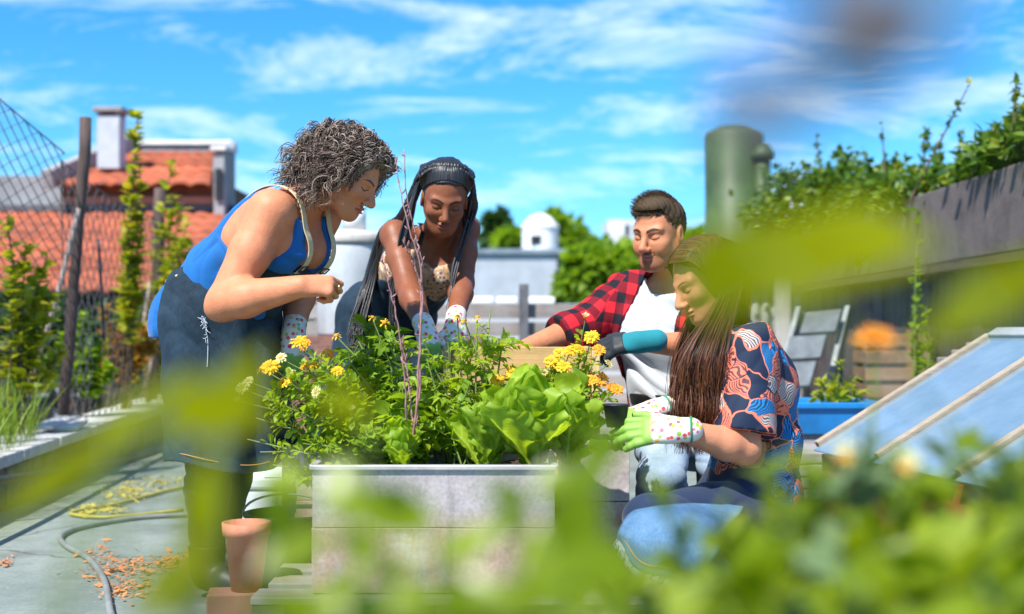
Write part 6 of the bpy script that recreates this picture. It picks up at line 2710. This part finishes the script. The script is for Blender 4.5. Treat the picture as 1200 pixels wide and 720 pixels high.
# dry twigs
root = thing('dry_twigs', 'tall bare purplish twigs standing in the front planter', 'twigs', P(480, 548, 3.6))
m = MB()
tw = [[(478, 545, 3.60), (488, 480, 3.60), (492, 400, 3.60), (494, 320, 3.60), (480, 270, 3.60), (470, 225, 3.61), (463, 185, 3.62)],
      [(479, 545, 3.61), (490, 470, 3.62), (493, 380, 3.62), (494, 310, 3.62), (488, 280, 3.63), (478, 235, 3.64), (473, 175, 3.65)],
      [(476, 500, 3.60), (474, 440, 3.58), (466, 380, 3.57), (455, 335, 3.57), (448, 300, 3.57)],
      [(484, 500, 3.60), (478, 440, 3.62), (470, 400, 3.63)], [(494, 340, 3.60), (484, 305, 3.59), (474, 285, 3.58)]]
for k_, t in enumerate(tw):
    q = spline([P(*a) for a in t], 40)
    q[1:-1] += rng.normal(size=(38, 3)) * .0015
    m.tube(q, np.linspace(.0042 if k_ < 2 else .003, .0014, 40), 6)
    for j in range(12, 39, 2):
        s_ = nrm(rng.normal(size=3) + V(0, 0, 1.2))
        m.tube([q[j], q[j] + s_ * .010, q[j] + s_ * .016 + V(0, 0, .004)], [.0014, .0026, .0006], 5)
m.build('twigs', TWIG, root, smooth=True)

# plant in the blue tub
plant('young_shrub', 'young olive green shrub growing in the blue trough', 'shrub', (P(980, 480, 6.25)[0], 6.25, .43),
      [P(x, y, 6.25 + .03 * i) for i, (x, y) in enumerate(((985, 420), (960, 445), (1005, 440), (975, 450), (995, 455), (950, 462), (1012, 458)))], 'simple', 26, .075, G_YELLOW, None, .004, prof='ovate', seed=50, bow=.1)

# ---- climbing vine on the plank wall
tp_ = [(1074, 282), (1078, 310), (1072, 345), (1085, 360), (1080, 380), (1068, 400), (1092, 395), (1075, 420), (1088, 430)]
plant('climbing_vine', 'slender leafy vine climbing the dark plank wall', 'vine', (P(1080, 470, 8.0)[0], 8.0, .01), [P(x, y, 8.0 + .05 * (i % 3)) for i, (x, y) in enumerate(tp_)], 'simple', 22, .075, G_MID,
      None, .006, prof='ovate', width=.65, seed=60, bow=.02, start=.35)


# ---- ivy masses on the parapet
def mass(name, label, cat, centres, n, leaf, mat_, seed, base=None, group=None, prof='ovate', width=.7, sprigs=0, stems=True):
    """A thicket: leaves gathered in uneven clumps, a few sprigs reaching out."""
    r = np.random.default_rng(seed)
    base = np.asarray(base if base is not None else centres[0][0], float)
    root = thing(name, label, cat, base, 0, group)
    fo = Foliage()
    sp = []
    wsum = np.array([c_[1][0] * c_[1][1] * c_[1][2] for c_ in centres]) ** .66
    wsum = wsum / wsum.sum()
    for (c_, rad), w_ in zip(centres, wsum):
        k_ = int(n * w_)
        ncl = max(4, k_ // 45)
        cl = nrm(r.normal(size=(ncl, 3))) * r.uniform(.45, 1.0, (ncl, 1))
        ii = r.integers(0, ncl, k_)
        q = cl[ii] + r.normal(size=(k_, 3)) * .20
        pos = np.asarray(c_) + q * np.asarray(rad)
        out = nrm(q + r.normal(size=(k_, 3)) * .5 + V(0, 0, .25))
        v, f = leaf_batch(pos, out + r.normal(size=(k_, 3)) * .3, V(0, 0, 1) + out * .8 + r.normal(size=(k_, 3)) * .5, leaf * r.uniform(.6, 1.3, k_), width, prof, .3, .25)
        fo.add(v, f)
        sp += [(np.asarray(c_), np.asarray(c_) + cl[j] * np.asarray(rad) * .95) for j in range(min(ncl, 10))]
    tall = []
    for _ in range(sprigs):
        c_, rad = centres[r.integers(len(centres))]
        b = np.asarray(c_) + V(r.normal() * .6, r.normal() * .6, .5) * np.asarray(rad)
        t = b + V(r.normal() * .3, r.normal() * .3, 1.0) * max(rad) * r.uniform(.25, .6)
        tall.append((b, t))
        k_ = 34
        u = r.uniform(0, 1.05, k_)[:, None]
        pos = b + (t - b) * u
        v, f = leaf_batch(pos, r.normal(size=(k_, 3)) + V(0, 0, .6), V(0, 0, 1) + r.normal(size=(k_, 3)) * .6, leaf * .7 * r.uniform(.6, 1.2, k_), width, prof, .3, .25)
        fo.add(v, f)
    fo.build('foliage', mat_, root)
    if stems:
        allp = [spline([base, a * .6 + base * .4 + V(0, 0, .02), b], 8) for a, b in sp] + [spline([a, (a + b) / 2, b], 8) for a, b in tall]
        v, f = tubes_arr(np.array(allp), np.linspace(.012, .004, 8)[None] * max(.5, leaf / .08), 5)
        put('stems', npmesh('stems', v, f), BARK, root)
    return root


mass('ivy', 'dense dark ivy heaped on the near end of the concrete parapet', 'ivy', [((3.0, 6.9, 1.90), (.30, .5, .17)), ((3.0, 7.7, 1.84), (.30, .5, .12)), ((2.95, 6.2, 1.92), (.3, .5, .20)), ((2.85, 7.2, 1.83), (.22, .5, .12))],
     6200, .075, G_IVY, 70, (3.0, 7.0, 1.72), 'ivy on the parapet', sprigs=8)
mass('ivy', 'lower straggling ivy along the far end of the concrete parapet', 'ivy', [((2.95, 8.7, 1.83), (.28, .6, .13)), ((2.9, 9.8, 1.86), (.3, .7, .20)), ((2.9, 11.2, 1.98), (.35, .7, .32)), ((2.75, 12.2, 1.95), (.45, .5, .36)), ((2.72, 9.6, 1.62), (.10, 1.2, .18))],
     8200, .075, G_IVY, 71, (2.95, 9.5, 1.72), 'ivy on the parapet', sprigs=10)

# ---- climbers and shrubs along the wire fence
for k_, (b_, tips_, lab, mm, nl, ls) in enumerate((
        (on_wall(9.2), [(161, 133, 9.0), (158, 160, 9.0), (165, 190, 9.05), (155, 230, 9.0), (168, 250, 9.1), (150, 270, 9.0), (160, 290, 9.1), (148, 310, 9.0)],
         'tallest climbing shoot rising above the fence between the posts', G_YELLOW, 20, .085),
        (on_wall(10.0), [(202, 192, 9.9), (206, 225, 9.9), (214, 245, 9.9), (220, 262, 9.8), (208, 285, 9.9), (226, 285, 9.9), (204, 305, 9.9)],
         'leafy climbing shoot wound round the second fence post', G_YELLOW, 22, .085),
        (on_wall(7.0, .25), [(8, 255, 6.9), (30, 290, 7.0), (15, 320, 6.9), (45, 330, 7.1), (60, 345, 7.1), (20, 360, 7.0), (38, 400, 7.0), (70, 410, 7.2), (10, 420, 7.0), (55, 300, 7.1)],
         'yellow green climber spread over the wire mesh at the left edge', G_YELLOW, 20, .075),
        (on_wall(8.4, .3), [(85, 430, 8.4), (105, 410, 8.4), (75, 390, 8.4), (120, 400, 8.5), (95, 370, 8.4), (130, 430, 8.4), (60, 420, 8.3), (110, 445, 8.4)],
         'green shrub growing behind the first fence post', G_MID, 26, .075),
        (on_wall(9.4, .32), [(130, 385, 9.4), (150, 370, 9.4), (170, 390, 9.4), (140, 410, 9.4), (165, 420, 9.4), (185, 400, 9.5), (120, 360, 9.4), (178, 375, 9.5), (155, 440, 9.4)],
         'shrub with yellow and orange leaves between the fence posts', G_AUTUMN, 30, .075),
        (on_wall(10.6, .3), [(205, 330, 10.5), (215, 350, 10.5), (200, 370, 10.5), (210, 400, 10.4), (195, 420, 10.5), (190, 350, 10.5), (222, 300, 10.6)],
         'loose shrub behind the second fence post', G_YELLOW, 20, .085))):
    plant('climber' if k_ < 3 else 'shrub', lab, 'climber' if k_ < 3 else 'shrub', b_, [P(*t) for t in tips_], 'simple', int(nl * 2.8), ls * 1.4, mm, 'greenery along the wire fence', .006, prof='ovate', width=.6, seed=80 + k_, bow=.05,
          start=.3, stem_mat=BARK, spread=.9)
mass('shrub', 'dark thicket under the eaves of the tiled house', 'shrub', [(P(30, 400, 11.2), (.9, .35, .35)), (P(120, 400, 11.3), (.7, .35, .3)), (P(190, 410, 11.5), (.6, .3, .35))], 3200, .11, G_DARK, 90,
     V(-3.8, 11.3, -.2), 'greenery along the wire fence')

# tall grass on the wall
r = np.random.default_rng(5)
N = 420
bpos = np.array([on_wall(y_, o_, .262) for y_, o_ in zip(r.uniform(5.4, 6.7, N), r.uniform(.02, .32, N))])
dirs = nrm(np.stack([r.normal(size=N) * .22, r.normal(size=N) * .22, np.ones(N)], 1))
v, f = leaf_batch(bpos, dirs, r.normal(size=(N, 3)), r.uniform(.15, .42, N), .03, 'lance', r.uniform(.05, .5, N), .3)
o_ = put('tall_grass', npmesh('tall_grass', v, f), G_GRASS)
tag(o_, 'tuft of tall pale grass growing along the low stone wall', 'grass', kind='stuff')


# ---- trees beyond
def tree(label, base, h, blobs, n, leaf, mat_, seed, group='trees beyond the terrace', prof='ovate', cat='tree', name='tree'):
    r = np.random.default_rng(seed)
    base = np.asarray(base, float)
    root = thing(name, label, cat, base, 0, group)
    m = MB()
    top = base + V(0, 0, h * .8)
    m.tube(spline([base, base + V(r.normal() * .1, 0, h * .4), top], 10), np.linspace(h * .045, h * .012, 10), 8)
    for c_, rad in blobs:
        c_ = np.asarray(c_)
        for _ in range(3):
            e = c_ + nrm(r.normal(size=3)) * np.asarray(rad) * .7
            s_ = base + V(0, 0, max(.15 * h, min(h * .6, (c_[2] - base[2]) * .6)))
            m.tube(spline([s_, (s_ + e) / 2 + V(0, 0, .05 * h), e], 8), np.linspace(h * .018, h * .004, 8), 6)
    m.build('trunk', BARK, root, smooth=True)
    fo = Foliage()
    ws = np.array([np.prod(b_[1]) for b_ in blobs]) ** .66
    ws /= ws.sum()
    for (c_, rad), w_ in zip(blobs, ws):
        k_ = int(n * w_)
        ncl = max(6, k_ // 40)
        cl = nrm(r.normal(size=(ncl, 3))) * r.uniform(.5, 1.0, (ncl, 1)) ** .6
        ii = r.integers(0, ncl, k_)
        q = cl[ii] + r.normal(size=(k_, 3)) * .15
        pos = np.asarray(c_) + q * np.asarray(rad)
        out = nrm(q + r.normal(size=(k_, 3)) * .6)
        v, f = leaf_batch(pos, out, V(0, 0, 1) + out * .6 + r.normal(size=(k_, 3)) * .5, leaf * r.uniform(.6, 1.3, k_), .6, prof, .3, .25)
        fo.add(v, f)
    fo.build('crown', mat_, root)
    return root


def blob(px, py, d, rx, ry):
    return (P(px, py, d), (rx / 1500 * d, max(rx, ry) / 1500 * d, ry / 1500 * d))


tree('dark conifer rising behind the pale building', (P(588, 300, 42)[0], 42, -2), 6.5, [blob(584, 262, 42, 12, 14), blob(586, 278, 42, 17, 18), blob(596, 285, 42, 18, 14)], 3600, .32, G_DARK, 101, prof='lance')
tree('clipped green tree left of the round turret', (P(603, 300, 36)[0], 36, -2), 5.5, [blob(598, 282, 36, 18, 10), blob(612, 284, 36, 12, 10)], 2400, .26, G_MID, 102)
tree('broad green tree right of the round turret', (P(668, 330, 36)[0], 36, -2), 5.5, [blob(652, 265, 36, 14, 14), blob(668, 282, 36, 20, 18), blob(690, 300, 36, 22, 20), blob(648, 285, 36, 10, 16)], 4200, .28, G_MID, 103)
tree('nearer leafy tree behind the man in plaid', (P(710, 350, 20)[0], 20, -2), 4.2, [blob(690, 325, 20, 26, 28), blob(722, 320, 20, 26, 26), blob(672, 345, 20, 16, 22), blob(742, 315, 20, 16, 20), blob(705, 350, 20, 30, 20)], 5200, .20, G_MID, 104)
tree('pointed bright green tree beside the head of the man', (P(735, 330, 24)[0], 24, -2), 4.8, [blob(736, 300, 24, 9, 14), blob(736, 318, 24, 14, 16), blob(750, 325, 24, 12, 14)], 2600, .20, G_BRIGHT, 105)
tree('low tree filling the gap behind the long haired woman', (P(800, 330, 26)[0], 26, -2), 4.6, [blob(790, 300, 26, 24, 20), blob(820, 300, 26, 24, 24), blob(770, 315, 26, 20, 20)], 3200, .24, G_MID, 106)
tree('far hedge like tree between the tank and the tiled house', (P(330, 330, 40)[0], 40, -2), 4.4, [blob(300, 345, 40, 40, 18), blob(360, 345, 40, 40, 18), blob(420, 345, 40, 30, 16)], 3600, .3, G_DARK, 107)

for _fn in (woman_curly, woman_braids, man_plaid, woman_longhair, seedling):
    if globals().get('WHO') and _fn.__name__ not in WHO:
        continue
    _fn()
# ================================================================== plants close to the lens
G_FRONT_DEEP = leaf_mat('leaf_front_deep', (.16, .19, .001), (.25, .275, .001), .5, .6, spec=.05)


def front_leaf_plant(label, base, leaves, mat_, seed, stem=True, prof='ovate'):
    """leaves: (px, py, depth, length px, width px, screen angle deg, tilt) - real blades a few cm long on stems from a planting trough."""
    r = np.random.default_rng(seed)
    base = np.asarray(base, float)
    root = thing('foreground_plant', label, 'plant', base, 0, 'plants close to the lens')
    fo = Foliage()
    paths = []
    for px, py, d, lp, wp_, ang, tilt in leaves:
        c_ = P(px, py, d)
        L = lp / 1500 * d
        a = R(ang)
        dr = nrm(V(math.cos(a), r.normal() * .25, math.sin(a)))
        nn = nrm(V(-math.sin(a) * .3, -1, .35 + tilt))
        s0 = c_ - dr * L / 2
        v, f = leaf_batch(s0[None], dr[None], nn[None], L, wp_ / lp, prof, .15, .2)
        fo.add(v, f)
        paths.append(spline([base + V(r.normal() * .01, r.normal() * .01, 0), base * .45 + s0 * .55 + V((s0[0] - base[0]) * -.2, 0, .0), s0], 14))
    fo.build('foliage', mat_, root)
    v, f = tubes_arr(np.array(paths), np.linspace(.0022, .0011, 14)[None], 6)
    put('stems', npmesh('stems', v, f), STEM, root)
    return root


# planting troughs the foreground plants stand in
def trough(label, x0, x1, y0, y1, h):
    t_ = thing('wooden_trough', label, 'trough', ((x0 + x1) / 2, (y0 + y1) / 2, 0), 0, 'wooden troughs near the camera')
    m = MB()
    for z_ in (h * .25, h * .75):
        m.box(((x0 + x1) / 2, y0, z_), (x1 - x0, .02, h * .49))
        m.box(((x0 + x1) / 2, y1, z_), (x1 - x0, .02, h * .49))
        m.box((x0 + .01, (y0 + y1) / 2, z_), (.02, y1 - y0 - .022, h * .49))
        m.box((x1 - .01, (y0 + y1) / 2, z_), (.02, y1 - y0 - .022, h * .49))
    m.build('boards', GREY_BOARD, t_, bevel=.003)
    m = MB()
    m.box(((x0 + x1) / 2, (y0 + y1) / 2, h - .05), (x1 - x0 - .045, y1 - y0 - .025, .02))
    m.build('soil', SOIL, t_)


trough('wooden trough close to the lens on the left', -.45, .05, .35, .75, .34)
trough('wooden trough close to the lens on the right', .12, .95, .35, 1.6, .34)

front_leaf_plant('blurred broad leaved plant hanging over the right of the view', (.50, .60, .29), [
    (955, 290, .44, 270, 120, 178, .3), (900, 312, .43, 240, 130, 190, .3), (850, 325, .40, 120, 120, 250, .9), (990, 262, .46, 180, 70, 170, .2),
    (1150, 352, .55, 210, 75, 207, .5), (1195, 330, .55, 120, 60, 215, .5), (870, 300, .46, 150, 110, 160, .3)], G_FRONT_DEEP, 201)
front_leaf_plant('blurred leafy plant in front of the standing woman', (-.12, .62, .29), [
    (258, 480, .50, 150, 100, 10, .4), (238, 585, .55, 130, 60, 85, .1), (228, 650, .55, 110, 50, 80, .1), (95, 530, .55, 230, 34, 203, .4), (400, 470, .6, 80, 50, 150, .3),
    (205, 668, .55, 110, 50, 40, .3), (60, 575, .60, 150, 26, 205, .4), (285, 440, .52, 90, 60, 60, .5)], G_FRONT_DEEP, 202)
front_leaf_plant('blurred bright leaves before the zinc planter', (-.08, .72, .29), [
    (445, 595, .62, 150, 85, 160, .8), (400, 570, .64, 90, 60, 100, .8), (350, 640, .62, 110, 60, 30, .6), (540, 640, .66, 100, 50, 200, .4), (595, 585, .66, 80, 60, 140, .7), (500, 715, .60, 170, 50, 10, .6),
    (360, 712, .58, 170, 55, 350, .6), (610, 700, .66, 130, 60, 20, .5), (670, 620, .66, 120, 70, 250, .5), (690, 560, .68, 90, 60, 60, .6), (430, 712, .58, 160, 55, 185, .5),
    (325, 600, .62, 80, 60, 120, .6), (645, 665, .66, 110, 70, 100, .6), (700, 660, .64, 120, 80, 160, .6),
    (560, 690, .64, 110, 46, 150, .5), (470, 660, .66, 90, 40, 30, .6), (705, 520, .72, 60, 50, 100, .6), (655, 560, .70, 70, 50, 30, .7), (480, 700, .7, 90, 60, 40, .7), (540, 705, .72, 80, 60, 120, .7), (400, 690, .68, 90, 60, 60, .7), (630, 640, .74, 60, 50, 80, .8), (585, 620, .74, 60, 50, 20, .8), (680, 600, .74, 70, 50, 110, .8), (420, 640, .70, 70, 50, 150, .8), (330, 560, .66, 70, 50, 160, .7)], G_FRONT, 203)
front_leaf_plant('blurred grass leaved plant in the lower left corner', (-.30, .60, .29), [
    (60, 540, .55, 200, 26, 205, .4), (120, 500, .56, 190, 26, 215, .4), (30, 590, .55, 160, 24, 200, .4), (170, 470, .58, 140, 26, 212, .4), (215, 700, .56, 120, 50, 30, .4)], G_FRONT_DEEP, 204, prof='lance')
# dull seed heads on thin stems right in front of the lens
sh_ = thing('seed_heads', 'dull purple grey seed heads on thin stems hanging blurred before the sky at upper right', 'seed heads', (.20, .34, .29))
m = MB()
hd = MB()
for q_, r_ in ((P(1055, 30, .22), .0085), (P(975, 0, .22), .007), (P(885, 130, .24), .0085), (P(985, 95, .24), .006), (P(1010, 60, .23), .006)):
    m.tube(spline([V(.20, .34, .29), V(.20, .31, .7), V(q_[0] + .05, q_[1] + .02, q_[2] + .015), q_], 20), .0006, 5)
    hd.lathe([(.0002, -1.2 * r_), (.6 * r_, -.9 * r_), (r_, 0), (.75 * r_, .8 * r_), (.0002, 1.3 * r_)], q_, 14)
hd.build('heads', mat('dull_seed', (.14, .12, .13), .9, .3, 300), sh_, smooth=True)
m.build('stems', STEM, sh_, smooth=True)


def front_bush(label, base, top_px, d, n_st, nl, ls, mat_, seed, spread=.16, flowers=None, prof='ovate', width=.6):
    r = np.random.default_rng(seed)
    t0 = P(top_px[0], top_px[1], d)
    tips = []
    for i in range(n_st):
        tips.append(V(t0[0] + r.normal() * spread, d + r.normal() * spread * .6, t0[2] - abs(r.normal()) * .07))
    rt = plant('foreground_plant', label, 'plant', base, tips, 'simple', nl, ls, mat_, 'plants close to the lens', .003, prof=prof, width=width, seed=seed, bow=.1, start=.35)
    for i, k_ in (flowers or {}).items():
        flower_at(k_, tips[i] + V(0, 0, .006), V(r.normal() * .3, -.6, .8), rt, 1.3)
    return rt


front_bush('blurred leafy plant filling the lower right corner', (.42, .95, .29), (1125, 618), .92, 15, 26, .078, G_FRONT, 211)
front_bush('blurred leafy plant low at the right of the crouching woman', (.30, .95, .29), (965, 605), .92, 15, 26, .074, G_FRONT, 212)
front_bush('blurred leafy plant below the denim apron', (.16, .80, .29), (850, 692), .80, 13, 26, .064, G_FRONT, 213, .09)
front_bush('blurred pale budded plant rising before the cold frame', (.34, 1.25, .29), (1010, 480), 1.1, 8, 30, .050, G_SAGE, 214, .08, {0: 'bud', 1: 'bud', 2: 'bud'})
front_bush('blurred pale leaved plant between the blouse and the cold frame', (.26, 1.15, .29), (910, 530), 1.0, 12, 34, .045, G_FRONT, 215, .08)
front_bush('blurred pale grey green plant low between the blouse and the cold frame', (.30, .85, .29), (945, 590), .85, 7, 20, .05, G_SAGE, 219, .07)
front_bush('blurred tall plant at the right edge of the view', (.50, 1.2, .29), (1180, 500), 1.1, 12, 34, .05, G_FRONT, 216, .08)
front_bush('blurred dark leaved plant along the bottom right edge', (.36, .72, .29), (1050, 680), .70, 13, 26, .064, G_FRONT, 217, .14)
front_bush('blurred low plant along the bottom beside the pallet', (.06, .70, .29), (690, 690), .70, 12, 28, .05, G_FRONT, 218, .08)
# orange marigold on its stem
mg = thing('marigold', 'blurred orange marigold on a tall stem before the slatted crate', 'flower', (.36, 1.2, .29))
m = MB()
m.tube(spline([V(.36, 1.2, .29), V(.35, 1.24, .6), P(1024, 402, 1.25)], 14), .0022, 6)
m.build('stem', STEM, mg, smooth=True)
for k_ in range(3):
    flower_at('orange', P(1024, 400, 1.25) + V(.002 * k_, 0, .004 * k_), V(.1 * k_, -.35, 1), mg, 1.0 - .15 * k_)
